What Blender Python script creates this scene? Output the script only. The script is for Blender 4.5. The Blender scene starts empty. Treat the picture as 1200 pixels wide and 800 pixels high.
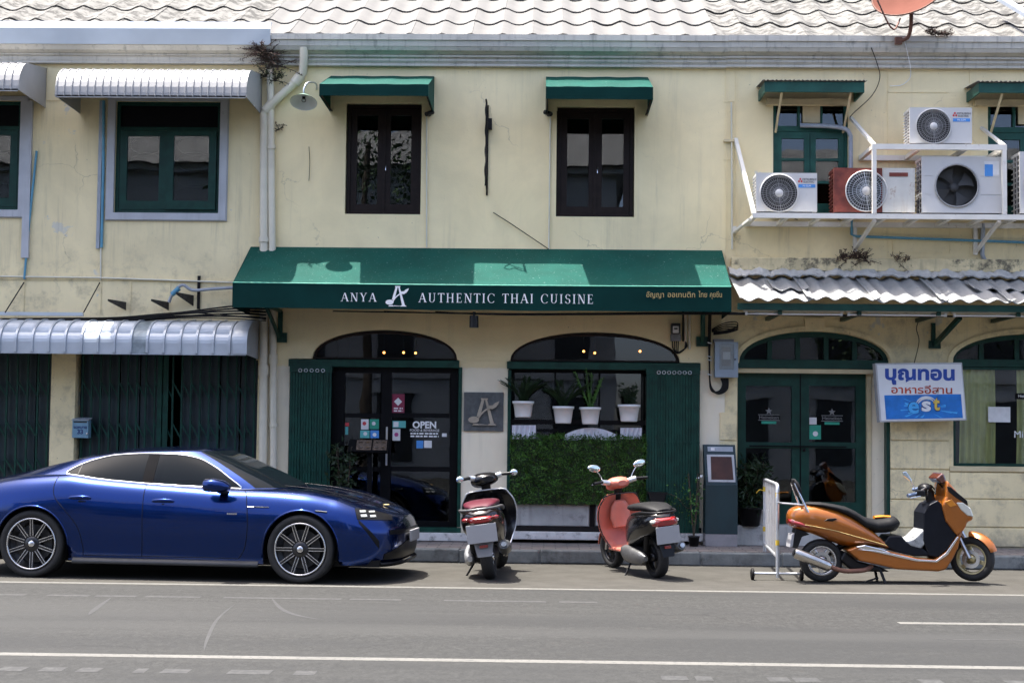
import bpy, bmesh, math, random
from mathutils import Vector, Matrix
R = math.radians
random.seed(7)
sc = bpy.context.scene
COL = sc.collection

# ------------------------------------------------------------------ camera
CAM = Vector((0.433, -19.1, 1.6))
YAW, PITCH, ROLL = R(1.3), R(3.0), 0.0109
FPX = 1200 * 50.0 / 36.0
SHIFT_Y = 0.018
fwd = Vector((-math.sin(YAW) * math.cos(PITCH), math.cos(YAW) * math.cos(PITCH), math.sin(PITCH)))
rt0 = Vector((math.cos(YAW), math.sin(YAW), 0))
up0 = rt0.cross(fwd)
rt = rt0 * math.cos(ROLL) + up0 * math.sin(ROLL)
up = up0 * math.cos(ROLL) - rt0 * math.sin(ROLL)
cd = bpy.data.cameras.new("camera")
cam = bpy.data.objects.new("camera", cd)
COL.objects.link(cam)
m3 = Matrix((rt, up, -fwd)).transposed()
cam.matrix_world = Matrix.Translation(CAM) @ m3.to_4x4()
cd.lens = 50; cd.sensor_width = 36; cd.shift_y = SHIFT_Y
cd.clip_end = 2000
sc.camera = cam

# ------------------------------------------------------------------ sky, sun, exposure
SUN_DIR = Vector((0.24, -0.06, -1.0)).normalized()      # the way the light travels
sun_from = -SUN_DIR
EL = math.asin(sun_from.z)
AZ = math.atan2(sun_from.x, sun_from.y)                   # clockwise from +Y
w = bpy.data.worlds.new("World"); sc.world = w; w.use_nodes = True
nt = w.node_tree; nt.nodes.clear()
sky = nt.nodes.new("ShaderNodeTexSky"); sky.sky_type = 'NISHITA'; sky.sun_disc = False
sky.sun_elevation = EL; sky.sun_rotation = AZ
sky.air_density = 0.55; sky.dust_density = 3.4; sky.ozone_density = 0.2
bg = nt.nodes.new("ShaderNodeBackground"); bg.inputs[1].default_value = 0.15
wo = nt.nodes.new("ShaderNodeOutputWorld")
nt.links.new(sky.outputs[0], bg.inputs[0]); nt.links.new(bg.outputs[0], wo.inputs[0])
sl = bpy.data.lights.new("sun", 'SUN'); sl.energy = 3.3; sl.angle = R(0.5); sl.color = (1.0, 0.965, 0.90)
so = bpy.data.objects.new("sun", sl); COL.objects.link(so)
so.rotation_euler = SUN_DIR.to_track_quat('-Z', 'Y').to_euler()
so.location = (0, 0, 30)
vs = sc.view_settings
vs.view_transform = 'Standard'; vs.look = 'None'; vs.gamma = 1; vs.use_curve_mapping = False
vs.exposure = 2.05
sc.render.engine = 'CYCLES'
sc.cycles.use_denoising = True
sc.cycles.max_bounces = 6; sc.cycles.diffuse_bounces = 3; sc.cycles.glossy_bounces = 3; sc.cycles.adaptive_threshold = .02
sc.cycles.transparent_max_bounces = 8; sc.cycles.caustics_reflective = False; sc.cycles.caustics_refractive = False
sc.cycles.sample_clamp_indirect = 6; sc.cycles.use_light_tree = False

# ------------------------------------------------------------------ measuring: a point of the street from where it is seen
def ray(px, py):
    u = (px - 600) / FPX; v = (400 + SHIFT_Y * 1200 - py) / FPX
    return fwd + rt * u + up * v
def at(px, py, Y=0.0):
    d = ray(px, py); t = (Y - CAM.y) / d.y
    return CAM + d * t
def gnd(px, py, z=0.0):
    d = ray(px, py); t = (z - CAM.z) / d.z
    return CAM + d * t
def rect(px0, py0, px1, py1, Y=0.0):
    ym = (py0 + py1) / 2; xm = (px0 + px1) / 2
    return at(px0, ym, Y).x, at(px1, ym, Y).x, at(xm, py1, Y).z, at(xm, py0, Y).z      # x0 x1 z0 z1

# ------------------------------------------------------------------ objects
ORG = {}
def link(o, parent=None):
    COL.objects.link(o)
    if parent is not None: o.parent = parent
    return o
def tag(o, label=None, cat=None, group=None, kind=None):
    if label: o['label'] = label
    if cat: o['category'] = cat
    if group: o['group'] = group
    if kind: o['kind'] = kind
    return o
def thing(name, label, cat, loc=(0, 0, 0), rot=(0, 0, 0), group=None):
    o = bpy.data.objects.new(name, None); COL.objects.link(o)
    o.empty_display_size = .1
    o.location = loc; o.rotation_euler = rot
    ORG[o.name] = Vector(loc)
    return tag(o, label, cat, group)
def org(o):
    return ORG.get(o.name, Vector((0, 0, 0))) if o is not None else Vector((0, 0, 0))

class MB:
    """collects faces, then becomes one mesh object"""
    def __init__(s): s.v = []; s.f = []; s.sm = []
    def add(s, vs_, fs, smooth=False):
        b = len(s.v)
        s.v += [tuple(p) for p in vs_]
        for f in fs: s.f.append(tuple(i + b for i in f)); s.sm.append(smooth)
        return s
    def quad(s, a, b, c, d): return s.add([a, b, c, d], [(0, 1, 2, 3)])
    def box(s, x0, x1, y0, y1, z0, z1):
        v = [(x0, y0, z0), (x1, y0, z0), (x1, y1, z0), (x0, y1, z0), (x0, y0, z1), (x1, y0, z1), (x1, y1, z1), (x0, y1, z1)]
        return s.add(v, [(3, 2, 1, 0), (4, 5, 6, 7), (0, 1, 5, 4), (1, 2, 6, 5), (2, 3, 7, 6), (3, 0, 4, 7)])
    def bar(s, p, q, w, h=None, upv=(0, 0, 1)):
        """a rectangular bar from p to q"""
        p = Vector(p); q = Vector(q); h = w if h is None else h
        d = (q - p).normalized(); u = Vector(upv)
        if abs(d.dot(u)) > .98: u = Vector((0, 1, 0))
        a = d.cross(u).normalized(); b = a.cross(d).normalized()
        v = []
        for e in (p, q):
            for (i, j) in ((-1, -1), (1, -1), (1, 1), (-1, 1)): v.append(e + a * (i * w / 2) + b * (j * h / 2))
        return s.add(v, [(0, 1, 2, 3), (7, 6, 5, 4), (0, 4, 5, 1), (1, 5, 6, 2), (2, 6, 7, 3), (3, 7, 4, 0)])
    def tube(s, pts, r, n=8, cap=True):
        pts = [Vector(p) for p in pts]; k = len(pts)
        rs = r if isinstance(r, (list, tuple)) else [r] * k
        prev = None; rings = []
        for i, p in enumerate(pts):
            d = (pts[min(i + 1, k - 1)] - pts[max(i - 1, 0)])
            d = d.normalized() if d.length > 1e-9 else Vector((0, 0, 1))
            if prev is None:
                a = d.cross(Vector((0, 0, 1)))
                if a.length < .1: a = d.cross(Vector((0, 1, 0)))
                a.normalize()
            else:
                a = (prev - d * prev.dot(d))
                a = a.normalized() if a.length > 1e-6 else d.orthogonal().normalized()
            prev = a; b = d.cross(a)
            rings.append([p + (a * math.cos(2 * math.pi * j / n) + b * math.sin(2 * math.pi * j / n)) * rs[i] for j in range(n)])
        v = [q for rg in rings for q in rg]; f = []
        for i in range(k - 1):
            for j in range(n):
                j2 = (j + 1) % n
                f.append((i * n + j, i * n + j2, (i + 1) * n + j2, (i + 1) * n + j))
        s.add(v, f, True)
        if cap:
            s.add(rings[0], [tuple(reversed(range(n)))]); s.add(rings[-1], [tuple(range(n))])
        return s
    def lathe(s, prof, n=24, origin=(0, 0, 0), axis='z', smooth=True, a0=0, a1=2 * math.pi):
        """prof: (radius, height) pairs"""
        full = abs(a1 - a0 - 2 * math.pi) < 1e-6
        m = n if full else n + 1
        v = []
        for r, h in prof:
            for j in range(m):
                t = a0 + (a1 - a0) * j / n
                c, d = r * math.cos(t), r * math.sin(t)
                p = (c, d, h) if axis == 'z' else ((c, h, d) if axis == 'y' else (h, c, d))
                v.append((p[0] + origin[0], p[1] + origin[1], p[2] + origin[2]))
        f = []
        for i in range(len(prof) - 1):
            for j in range(n):
                j2 = (j + 1) % m
                q = (i * m + j, i * m + j2, (i + 1) * m + j2, (i + 1) * m + j)
                f.append(q if axis != 'y' else tuple(reversed(q)))
        return s.add(v, f, smooth)
    def ball(s, c, r, n=12, sx=1, sy=1, sz=1):
        prof = [(max(1e-4, math.sin(math.pi * i / n)), -math.cos(math.pi * i / n)) for i in range(n + 1)]
        t = MB(); t.lathe(prof, n * 2 if n < 12 else 20)
        return s.add([(c[0] + p[0] * r * sx, c[1] + p[1] * r * sy, c[2] + p[2] * r * sz) for p in t.v], t.f, True)
    def prism(s, poly, axis, a0, a1, smooth=False):
        """extrude a 2D polygon: axis x -> poly is (y, z); y -> (x, z); z -> (x, y)"""
        def P(p, a): return {'x': (a, p[0], p[1]), 'y': (p[0], a, p[1]), 'z': (p[0], p[1], a)}[axis]
        n = len(poly)
        v = [P(p, a0) for p in poly] + [P(p, a1) for p in poly]
        f = [tuple(range(n)), tuple(reversed(range(n, 2 * n)))]
        f += [(i, n + i, n + (i + 1) % n, (i + 1) % n) for i in range(n)]
        return s.add(v, f, smooth)
    def grid(s, rows, smooth=True, closed=False):
        m = len(rows[0]); v = [p for r_ in rows for p in r_]; f = []
        for i in range(len(rows) - 1):
            for j in range(m if closed else m - 1):
                j2 = (j + 1) % m
                f.append((i * m + j, i * m + j2, (i + 1) * m + j2, (i + 1) * m + j))
        return s.add(v, f, smooth)
    def loft(s, secs, n=16, pw=2.4, cap=True):
        """secs: (x, z, y, half_width, half_height[, tilt]) superellipse rings along the xz plane"""
        rows = []; k = len(secs)
        for i, q in enumerate(secs):
            x, z, y, hw, hh = q[:5]
            a = secs[max(i - 1, 0)]; b = secs[min(i + 1, k - 1)]
            if len(q) > 5: nx, nz = -math.sin(q[5]), math.cos(q[5])
            else:
                dx, dz = b[0] - a[0], b[1] - a[1]; L = math.hypot(dx, dz) or 1
                nx, nz = -dz / L, dx / L
            ring = []
            for j in range(n):
                t = 2 * math.pi * j / n
                c, e = math.cos(t), math.sin(t)
                cy = math.copysign(abs(c) ** (2 / pw), c) * hw; cz = math.copysign(abs(e) ** (2 / pw), e) * hh
                ring.append((x + nx * cz, y + cy, z + nz * cz))
            rows.append(ring)
        s.grid(rows, True, True)
        if cap:
            s.add(rows[0], [tuple(reversed(range(n)))], True); s.add(rows[-1], [tuple(range(n))], True)
        return s
    def build(s, name, mat, parent=None, world=True, bevel=0, seg=2, subs=0, solid=0, recalc=False, smooth=None):
        me = bpy.data.meshes.new(name)
        o0 = org(parent) if world else Vector((0, 0, 0))
        me.from_pydata([(p[0] - o0.x, p[1] - o0.y, p[2] - o0.z) for p in s.v], [], s.f)
        me.polygons.foreach_set('use_smooth', s.sm if smooth is None else [smooth] * len(s.f))
        if recalc:
            b = bmesh.new(); b.from_mesh(me)
            bmesh.ops.remove_doubles(b, verts=b.verts, dist=1e-5)
            bmesh.ops.recalc_face_normals(b, faces=b.faces); b.to_mesh(me); b.free()
        me.update()
        if mat is not None: me.materials.append(M[mat] if isinstance(mat, str) else mat)
        o = bpy.data.objects.new(name, me); link(o, parent)
        ORG[o.name] = o0.copy() if world else Vector((0, 0, 0))
        if solid:
            md = o.modifiers.new("solid", 'SOLIDIFY'); md.thickness = solid; md.offset = 0
        if bevel:
            md = o.modifiers.new("bevel", 'BEVEL'); md.width = bevel; md.segments = seg; md.limit_method = 'ANGLE'; md.angle_limit = R(35)
        if solid:
            md = o.modifiers.new("split", 'EDGE_SPLIT'); md.split_angle = R(40)
        if subs:
            md = o.modifiers.new("sub", 'SUBSURF'); md.levels = subs; md.render_levels = subs
        return o
def copies(src, parent, locs, rots=None):
    """more of one piece, sharing its mesh"""
    out = []
    for i, l in enumerate(locs):
        c = src.copy(); link(c, parent); c.location = l
        if rots: c.rotation_euler = rots[i]
        ORG[c.name] = ORG.get(src.name, Vector((0, 0, 0)))
        out.append(c)
    return out
def copy_tree(o, parent=None):
    c = o.copy(); COL.objects.link(c); c.parent = parent
    ORG[c.name] = ORG.get(o.name, Vector((0, 0, 0)))
    for ch in list(o.children): copy_tree(ch, c)
    return c
def smooth_path(pts, k=6):
    pts = [Vector(p) for p in pts]; out = []
    for i in range(len(pts) - 1):
        p0, p1, p2, p3 = pts[max(i - 1, 0)], pts[i], pts[i + 1], pts[min(i + 2, len(pts) - 1)]
        for j in range(k):
            t = j / k
            out.append(.5 * ((2 * p1) + (p2 - p0) * t + (2 * p0 - 5 * p1 + 4 * p2 - p3) * t * t + (3 * p1 - p0 - 3 * p2 + p3) * t ** 3))
    out.append(pts[-1]); return out
def lerp(tab, x):
    """piecewise smooth interpolation in a table of (x, value)"""
    if x <= tab[0][0]: return tab[0][1]
    if x >= tab[-1][0]: return tab[-1][1]
    for i in range(len(tab) - 1):
        if tab[i][0] <= x <= tab[i + 1][0]:
            x0, y0 = tab[i]; x1, y1 = tab[i + 1]
            h = x1 - x0; t = (x - x0) / h
            def sl(k):
                if k <= 0 or k >= len(tab) - 1:
                    a, b = (tab[0], tab[1]) if k <= 0 else (tab[-2], tab[-1])
                    return (b[1] - a[1]) / (b[0] - a[0])
                s0 = (tab[k][1] - tab[k - 1][1]) / (tab[k][0] - tab[k - 1][0]); s1 = (tab[k + 1][1] - tab[k][1]) / (tab[k + 1][0] - tab[k][0])
                return 0 if s0 * s1 <= 0 else 2 * s0 * s1 / (s0 + s1)
            m0, m1 = sl(i) * h, sl(i + 1) * h
            return (2 * t ** 3 - 3 * t * t + 1) * y0 + (t ** 3 - 2 * t * t + t) * m0 + (-2 * t ** 3 + 3 * t * t) * y1 + (t ** 3 - t * t) * m1
def sheet(outer, holes, y0, y1):
    """a slab in the xz plane with openings, front at y0, back at y1"""
    cu = bpy.data.curves.new("tmp", 'CURVE'); cu.dimensions = '2D'; cu.fill_mode = 'BOTH'; cu.extrude = abs(y1 - y0) / 2
    for lp in [outer] + list(holes):
        sp = cu.splines.new('POLY'); sp.points.add(len(lp) - 1)
        for i, p in enumerate(lp): sp.points[i].co = (p[0], p[1], 0, 1)
        sp.use_cyclic_u = True
    ob = bpy.data.objects.new("tmp", cu)
    me = bpy.data.meshes.new_from_object(ob)
    ym = (y0 + y1) / 2
    mb = MB(); mb.add([(v.co.x, ym - v.co.z, v.co.y) for v in me.vertices], [tuple(p.vertices) for p in me.polygons])
    bpy.data.objects.remove(ob); bpy.data.curves.remove(cu); bpy.data.meshes.remove(me)
    return mb
def text_mb(body, size, x, y, z, align='CENTER', depth=.002, sx=1.0, bold=0.0, shear=0.0, spacing=1.0, rotz=0.0):
    """lettering standing in the xz plane, facing -y"""
    cu = bpy.data.curves.new("tmp", 'FONT'); cu.body = body; cu.size = size; cu.align_x = align; cu.align_y = 'CENTER'
    cu.extrude = depth / 2; cu.offset = bold; cu.shear = shear; cu.space_character = spacing; cu.resolution_u = 3
    ob = bpy.data.objects.new("tmp", cu)
    me = bpy.data.meshes.new_from_object(ob)
    c, s_ = math.cos(rotz), math.sin(rotz)
    mb = MB(); mb.add([(x + v.co.x * sx * c + v.co.z * s_, y - v.co.z * c + v.co.x * sx * s_, z + v.co.y) for v in me.vertices], [tuple(p.vertices) for p in me.polygons])
    bpy.data.objects.remove(ob); bpy.data.curves.remove(cu); bpy.data.meshes.remove(me)
    return mb
def arch(x0, x1, zs, zt, n=20, zb=None):
    """arch outline: from the right springing over the crown to the left one (segment of an ellipse), closed below at zb"""
    cx, a = (x0 + x1) / 2, (x1 - x0) / 2
    pts = [(cx + a * math.cos(math.pi * i / n), zs + (zt - zs) * math.sin(math.pi * i / n) ** .9) for i in range(n + 1)]
    if zb is not None: pts += [(x0, zb), (x1, zb)]
    return pts

# ------------------------------------------------------------------ materials
M = {}
class NT:
    def __init__(s, name):
        s.m = bpy.data.materials.new(name); s.m.use_nodes = True
        s.t = s.m.node_tree; s.t.nodes.clear()
        s.out = s.n('ShaderNodeOutputMaterial')
        M[name] = s.m
    def n(s, ty, **kw):
        nd = s.t.nodes.new(ty)
        for k, v in kw.items(): setattr(nd, k, v)
        return nd
    def l(s, a, b): s.t.links.new(a, b)
    def pos(s, scale=(1, 1, 1), obj=False):
        g = s.n('ShaderNodeTexCoord').outputs['Object'] if obj else s.n('ShaderNodeNewGeometry').outputs['Position']
        mp = s.n('ShaderNodeMapping'); mp.inputs['Scale'].default_value = scale
        s.l(g, mp.inputs[0]); return mp.outputs[0]
    def noise(s, scale, detail=5, rough=.6, sc3=(1, 1, 1), obj=False, dist=0):
        nd = s.n('ShaderNodeTexNoise'); nd.inputs['Scale'].default_value = scale
        nd.inputs['Detail'].default_value = detail; nd.inputs['Roughness'].default_value = rough; nd.inputs['Distortion'].default_value = dist
        s.l(s.pos(sc3, obj), nd.inputs['Vector']); return nd.outputs['Fac']
    def ramp(s, fac, a, b):
        mr = s.n('ShaderNodeMapRange'); mr.interpolation_type = 'SMOOTHSTEP'
        mr.inputs['From Min'].default_value = a; mr.inputs['From Max'].default_value = b
        s.l(fac, mr.inputs['Value']); return mr.outputs[0]
    def math(s, op, a, b):
        nd = s.n('ShaderNodeMath', operation=op)
        for i, q in enumerate((a, b)):
            if isinstance(q, (int, float)): nd.inputs[i].default_value = q
            else: s.l(q, nd.inputs[i])
        return nd.outputs[0]
    def mix(s, fac, a, b):
        nd = s.n('ShaderNodeMix', data_type='RGBA')
        for sock, q in ((nd.inputs[0], fac), (nd.inputs[6], a), (nd.inputs[7], b)):
            if isinstance(q, (int, float)): sock.default_value = q
            elif isinstance(q, tuple): sock.default_value = (q[0], q[1], q[2], 1)
            else: s.l(q, sock)
        return nd.outputs[2]
    def axis(s, k):
        sp = s.n('ShaderNodeSeparateXYZ'); s.l(s.n('ShaderNodeNewGeometry').outputs['Position'], sp.inputs[0]); return sp.outputs[k]
    def finish(s, col, rough=.6, metal=0, bump=None, bstr=.2, bdist=.01, coat=0, spec=.5, rsock=None, trans=0):
        p = s.n('ShaderNodeBsdfPrincipled')
        if isinstance(col, tuple): p.inputs['Base Color'].default_value = (*col, 1)
        else: s.l(col, p.inputs['Base Color'])
        p.inputs['Roughness'].default_value = rough; p.inputs['Metallic'].default_value = metal
        p.inputs['Specular IOR Level'].default_value = spec
        p.inputs['Coat Weight'].default_value = coat; p.inputs['Coat Roughness'].default_value = .03
        if rsock is not None: s.l(rsock, p.inputs['Roughness'])
        if bump is not None:
            b = s.n('ShaderNodeBump'); b.inputs['Strength'].default_value = bstr; b.inputs['Distance'].default_value = bdist
            s.l(bump, b.inputs['Height']); s.l(b.outputs[0], p.inputs['Normal'])
        s.l(p.outputs[0], s.out.inputs[0]); return p
def pm(name, col, rough=.6, metal=0, var=.12, vs_=4.0, dirt=None, dscale=7, dlo=.55, dhi=.75, streak=None, bump=0, bscale=60, coat=0, spec=.5, obj=False, rv=0):
    """painted or bare surface: base colour, soft mottling, optional patches of dirt and downward streaks"""
    t = NT(name)
    f = t.noise(vs_, 3, .6, obj=obj)
    c = t.mix(t.ramp(f, .3, .7), tuple(max(0, x * (1 - var)) for x in col), tuple(min(1, x * (1 + var)) for x in col))
    if streak:
        g = t.ramp(t.noise(3.0, 4, .65, (4, 4, .25)), .5, .8)
        c = t.mix(t.math('MULTIPLY', g, streak[3]), c, streak[:3])
    if dirt:
        g = t.ramp(t.noise(dscale, 5, .72, obj=obj), dlo, dhi)
        c = t.mix(t.math('MULTIPLY', g, dirt[3] if len(dirt) > 3 else 1.0), c, dirt[:3])
    rs = None
    if rv: rs = t.math('ADD', rough - rv / 2, t.math('MULTIPLY', t.noise(vs_ * 3, 4), rv))
    t.finish(c, rough, metal, t.noise(bscale, 2) if bump else None, bump, .01, coat, spec, rs)
    return t.m
def glass(name, tint=(.75, .8, .8), k=1.9, rough=0.0, base=None):
    t = NT(name)
    fr = t.n('ShaderNodeFresnel'); fr.inputs[0].default_value = 1.5
    # ripple of old panes
    b = t.n('ShaderNodeBump'); b.inputs['Strength'].default_value = .04; b.inputs['Distance'].default_value = .02
    t.l(t.noise(1.6, 2), b.inputs['Height'])
    g = t.n('ShaderNodeBsdfGlossy'); g.inputs['Roughness'].default_value = rough; g.inputs[0].default_value = (.95, .97, 1, 1)
    t.l(b.outputs[0], g.inputs['Normal'])
    tr = t.n('ShaderNodeBsdfTransparent'); tr.inputs[0].default_value = (*tint, 1)
    if base:
        tr = t.n('ShaderNodeBsdfDiffuse'); tr.inputs[0].default_value = (*base, 1)
    mx = t.n('ShaderNodeMixShader')
    t.l(t.math('MINIMUM', t.math('MULTIPLY', fr.outputs[0], k), 1.0), mx.inputs[0]); t.l(tr.outputs[0], mx.inputs[1]); t.l(g.outputs[0], mx.inputs[2])
    t.l(mx.outputs[0], t.out.inputs[0]); return t.m
def glow(name, col, strength):
    t = NT(name); e = t.n('ShaderNodeEmission'); e.inputs[0].default_value = (*col, 1); e.inputs[1].default_value = strength
    t.l(e.outputs[0], t.out.inputs[0])

def wall_mat(name, up_col, low_col, zsplit, grime, seed=0.0, zsplit_soft=.03, cracks=True):
    t = NT(name)
    z = t.axis(2)
    f = t.noise(1.1, 6, .6, dist=.4); f2 = t.noise(9, 6, .7)
    def var(c, k): return t.mix(t.ramp(f, .3, .72), tuple(x * (1 - k) for x in c), tuple(min(1, x * (1 + k * .6)) for x in c))
    cu = var(up_col, .10)
    if low_col is not None:
        cl = var(low_col, .07)
        e = t.math('ADD', z, t.math('MULTIPLY', t.noise(14, 5), .05))
        cu = t.mix(t.ramp(e, zsplit, zsplit + zsplit_soft), cl, cu)
    if low_col is None:
        pk = t.math('MULTIPLY', t.ramp(t.noise(1.7, 6, .62), .645, .665), .75)
        cu = t.mix(pk, cu, (.60, .60, .56))
    # faint repaint patches
    pch = t.n('ShaderNodeTexVoronoi'); pch.inputs['Scale'].default_value = .9; t.l(t.pos((1, 1, .7)), pch.inputs['Vector'])
    cu = t.mix(t.math('MULTIPLY', t.ramp(pch.outputs['Color'], .55, .6), .10), cu, tuple(min(1, x * 1.12) for x in up_col))
    # run-off streaks, stronger below the cornice; grey soot patches
    st = t.math('MULTIPLY', t.ramp(t.noise(1.3, 5, .75, (5, 5, .30)), .48, .80), t.ramp(t.noise(.55, 3, .6), .40, .68))
    cu = t.mix(t.math('MULTIPLY', st, grime), cu, (.20, .175, .12))
    so_ = t.math('MULTIPLY', t.ramp(f2, .58, .78), t.ramp(t.noise(.8, 4), .5, .75))
    cu = t.mix(t.math('MULTIPLY', so_, grime * 1.4), cu, (.13, .12, .09))
    sp2 = t.math('MULTIPLY', t.ramp(t.noise(26, 3, .6), .66, .72), t.ramp(t.noise(.9, 4, .6), .48, .66))
    cu = t.mix(t.math('MULTIPLY', sp2, .75), cu, (.10, .09, .07))
    if low_col is None:
        zb_ = t.math('MULTIPLY', t.ramp(z, 4.5, 3.5), t.ramp(t.noise(3.2, 6, .75), .46, .70))
        cu = t.mix(t.math('MULTIPLY', zb_, .42), cu, (.17, .15, .11))
    # damp foot of the wall
    ft = t.math('MULTIPLY', t.ramp(t.math('SUBTRACT', t.math('MULTIPLY', t.noise(5, 5), .6), t.math('SUBTRACT', z, .17)), .0, .35), .75)
    cu = t.mix(ft, cu, (.20, .19, .16))
    if cracks:
        vo = t.n('ShaderNodeTexVoronoi', feature='DISTANCE_TO_EDGE'); vo.inputs['Scale'].default_value = .55
        ds = t.n('ShaderNodeMixRGB'); ds.blend_type = 'ADD'; ds.inputs[0].default_value = .5
        nn = t.n('ShaderNodeTexNoise'); nn.inputs['Scale'].default_value = 3.0; nn.inputs['Detail'].default_value = 6
        t.l(t.pos(), nn.inputs['Vector']); t.l(t.pos(), ds.inputs[1]); t.l(nn.outputs['Color'], ds.inputs[2]); t.l(ds.outputs[0], vo.inputs['Vector'])
        ck = t.math('SUBTRACT', 1.0, t.ramp(vo.outputs['Distance'], .0008, .004))
        ck = t.math('MULTIPLY', ck, t.ramp(t.noise(.6, 3), .52, .62))
        cu = t.mix(t.math('MULTIPLY', ck, .32), cu, (.12, .10, .07))
    t.finish(cu, .85, 0, t.noise(38, 6, .7), .25, .008, spec=.25)
# ------------------------------------------------------------------ palette
wall_mat('plaster_centre', (.92, .775, .47), (.92, .82, .63), 2.50, .32)
wall_mat('plaster_yellow', (.88, .745, .45), None, 0, .55)
wall_mat('plaster_row', (.88, .745, .45), None, 0, .55)
pm('cornice_grey', (.55, .525, .46), .6, 0, .1, 2, (.12, .12, .11, .7), 5, .56, .78, (.14, .14, .12, .7), .1)
pm('tin_sheet', (.62, .67, .71), .32, .55, .08, 1.2, (.45, .30, .16, .5), 2.2, .70, .82, None, .08, 6)
pm('canopy_white', (.34, .335, .325), .45, 0, .05, 3, (.45, .45, .43, .4), 9, .6, .8)
pm('roof_clean', (.122, .118, .110), .85, 0, .06, 5, (.09, .085, .08, .6), 6, .60, .80, None, .2, 50)
pm('roof_dirty', (.165, .16, .145), .9, 0, .12, 5, (.030, .028, .024, .9), 5.0, .42, .60, None, .3, 40)
pm('fibre_cement', (.26, .26, .25), .85, 0, .1, 5, (.16, .15, .13, .7), 5, .55, .78, None, .2, 50)
pm('mortar', (.52, .51, .48), .95, 0, .12, 10, (.1, .1, .09, .7), 6, .55, .75, None, .6, 30)
pm('green_paint', (.006, .042, .030), .42, 0, .2, 6, (.02, .03, .025, .6), 8, .55, .8, spec=0.25)
pm('green_faded', (.011, .070, .052), .5, 0, .22, 5, (.16, .17, .15, .35), 12, .66, .8, spec=0.3)
pm('green_gate', (.006, .046, .032), .42, 0, .25, 8, (.012, .02, .016, .6), 9, .55, .8, spec=0.25)
pm('canvas_green', (.003, .062, .047), .7, 0, .12, 2.5, (.30, .38, .34, .55), 34, .635, .665, None, .1, 200, spec=0.12)
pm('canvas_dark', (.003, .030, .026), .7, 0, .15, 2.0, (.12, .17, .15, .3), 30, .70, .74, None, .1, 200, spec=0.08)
pm('brown_wood', (.016, .010, .008), .45, 0, .2, 8, spec=0.15)
pm('black_frame', (.005, .005, .006), .45, 0, .2, 8, spec=.10)
pm('grey_surround', (.47, .475, .49), .6, 0, .08, 3, (.2, .2, .2, .5), 6, .6, .8, (.2, .2, .2, .4))
pm('pipe_white', (.70, .64, .50), .4, 0, .06, 3, (.25, .24, .2, .5), 5, .62, .85)
pm('pipe_cream', (.68, .65, .53), .45, 0, .06, 3, (.25, .22, .16, .5), 5, .62, .85)
pm('pipe_blue', (.10, .30, .42), .45, 0, .1, 6)
pm('pipe_grey', (.33, .36, .40), .45, 0, .1, 6)
pm('cable_black', (.008, .008, .008), .5, spec=0.2)
pm('iron_black', (.008, .007, .007), .6, 0, .3, 20, spec=.2)
pm('steel_white', (.74, .71, .64), .45, 0, .06, 4, (.30, .17, .08, .6), 9, .60, .72)
pm('cream_trim', (.62, .52, .32), .7, 0, .1, 4, (.2, .15, .09, .5), 8, .6, .8)
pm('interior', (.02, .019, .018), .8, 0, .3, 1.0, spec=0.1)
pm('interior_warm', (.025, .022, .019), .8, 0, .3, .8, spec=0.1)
pm('concrete', (.40, .40, .38), .9, 0, .14, 3, (.10, .105, .10, .8), 3.5, .50, .75, (.09, .09, .08, .5), .4, 30)
pm('kerb_stone', (.15, .165, .165), .9, 0, .2, 3.5, (.04, .045, .045, .8), 4.0, .48, .72, (.09, .09, .09, .4), .4, 35)
pm('plinth_white', (.60, .60, .58), .85, 0, .1, 6, (.14, .14, .13, .8), 7, .5, .68, None, .3, 40)
pm('paint_line', (.115, .112, .10), .75, 0, .08, 3, (.045, .045, .044, .8), 22, .50, .66)
pm('paint_worn', (.046, .046, .044), .85, 0, .1, 3, (.030, .030, .029, 1.0), 16, .42, .54)
pm('scuff', (.037, .037, .036), .85, 0, .1, 3, (.030, .030, .030, 1.0), 14, .42, .56)
pm('plaster_stained', (.74, .62, .37), .9, 0, .15, 4, (.07, .065, .055, .85), 4.5, .50, .66, (.10, .09, .07, .6), .3, 30)
pm('pot_white', (.80, .80, .79), .4, 0, .03)
pm('cloth_white', (.70, .70, .76), .8, 0, .05)
pm('plastic_black', (.008, .008, .009), .4, spec=.25)
pm('rubber', (.018, .018, .018), .8, 0, .2, 30)
pm('chrome', (.75, .75, .76), .12, 1.0, .02)
pm('steel', (.55, .55, .55), .3, .95, .1, 8, (.22, .18, .14, .4), 14, .6, .8)
pm('galvanised', (.62, .64, .66), .38, .8, .12, 10, (.35, .28, .2, .4), 15, .62, .8)
pm('white_print', (.82, .82, .82), .6, 0, .02)
pm('gold_print', (.48, .36, .14), .5, 0, .02)
glass('window_glass', k=1.15); glass('door_glass', (.62, .66, .66), 1.15); glass('sign_glass', (.9, .92, .92)); glass('clear_glass', (.92, .94, .93), 1.2)
glow('bulb_warm', (1.0, .36, .08), 2.2)

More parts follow.
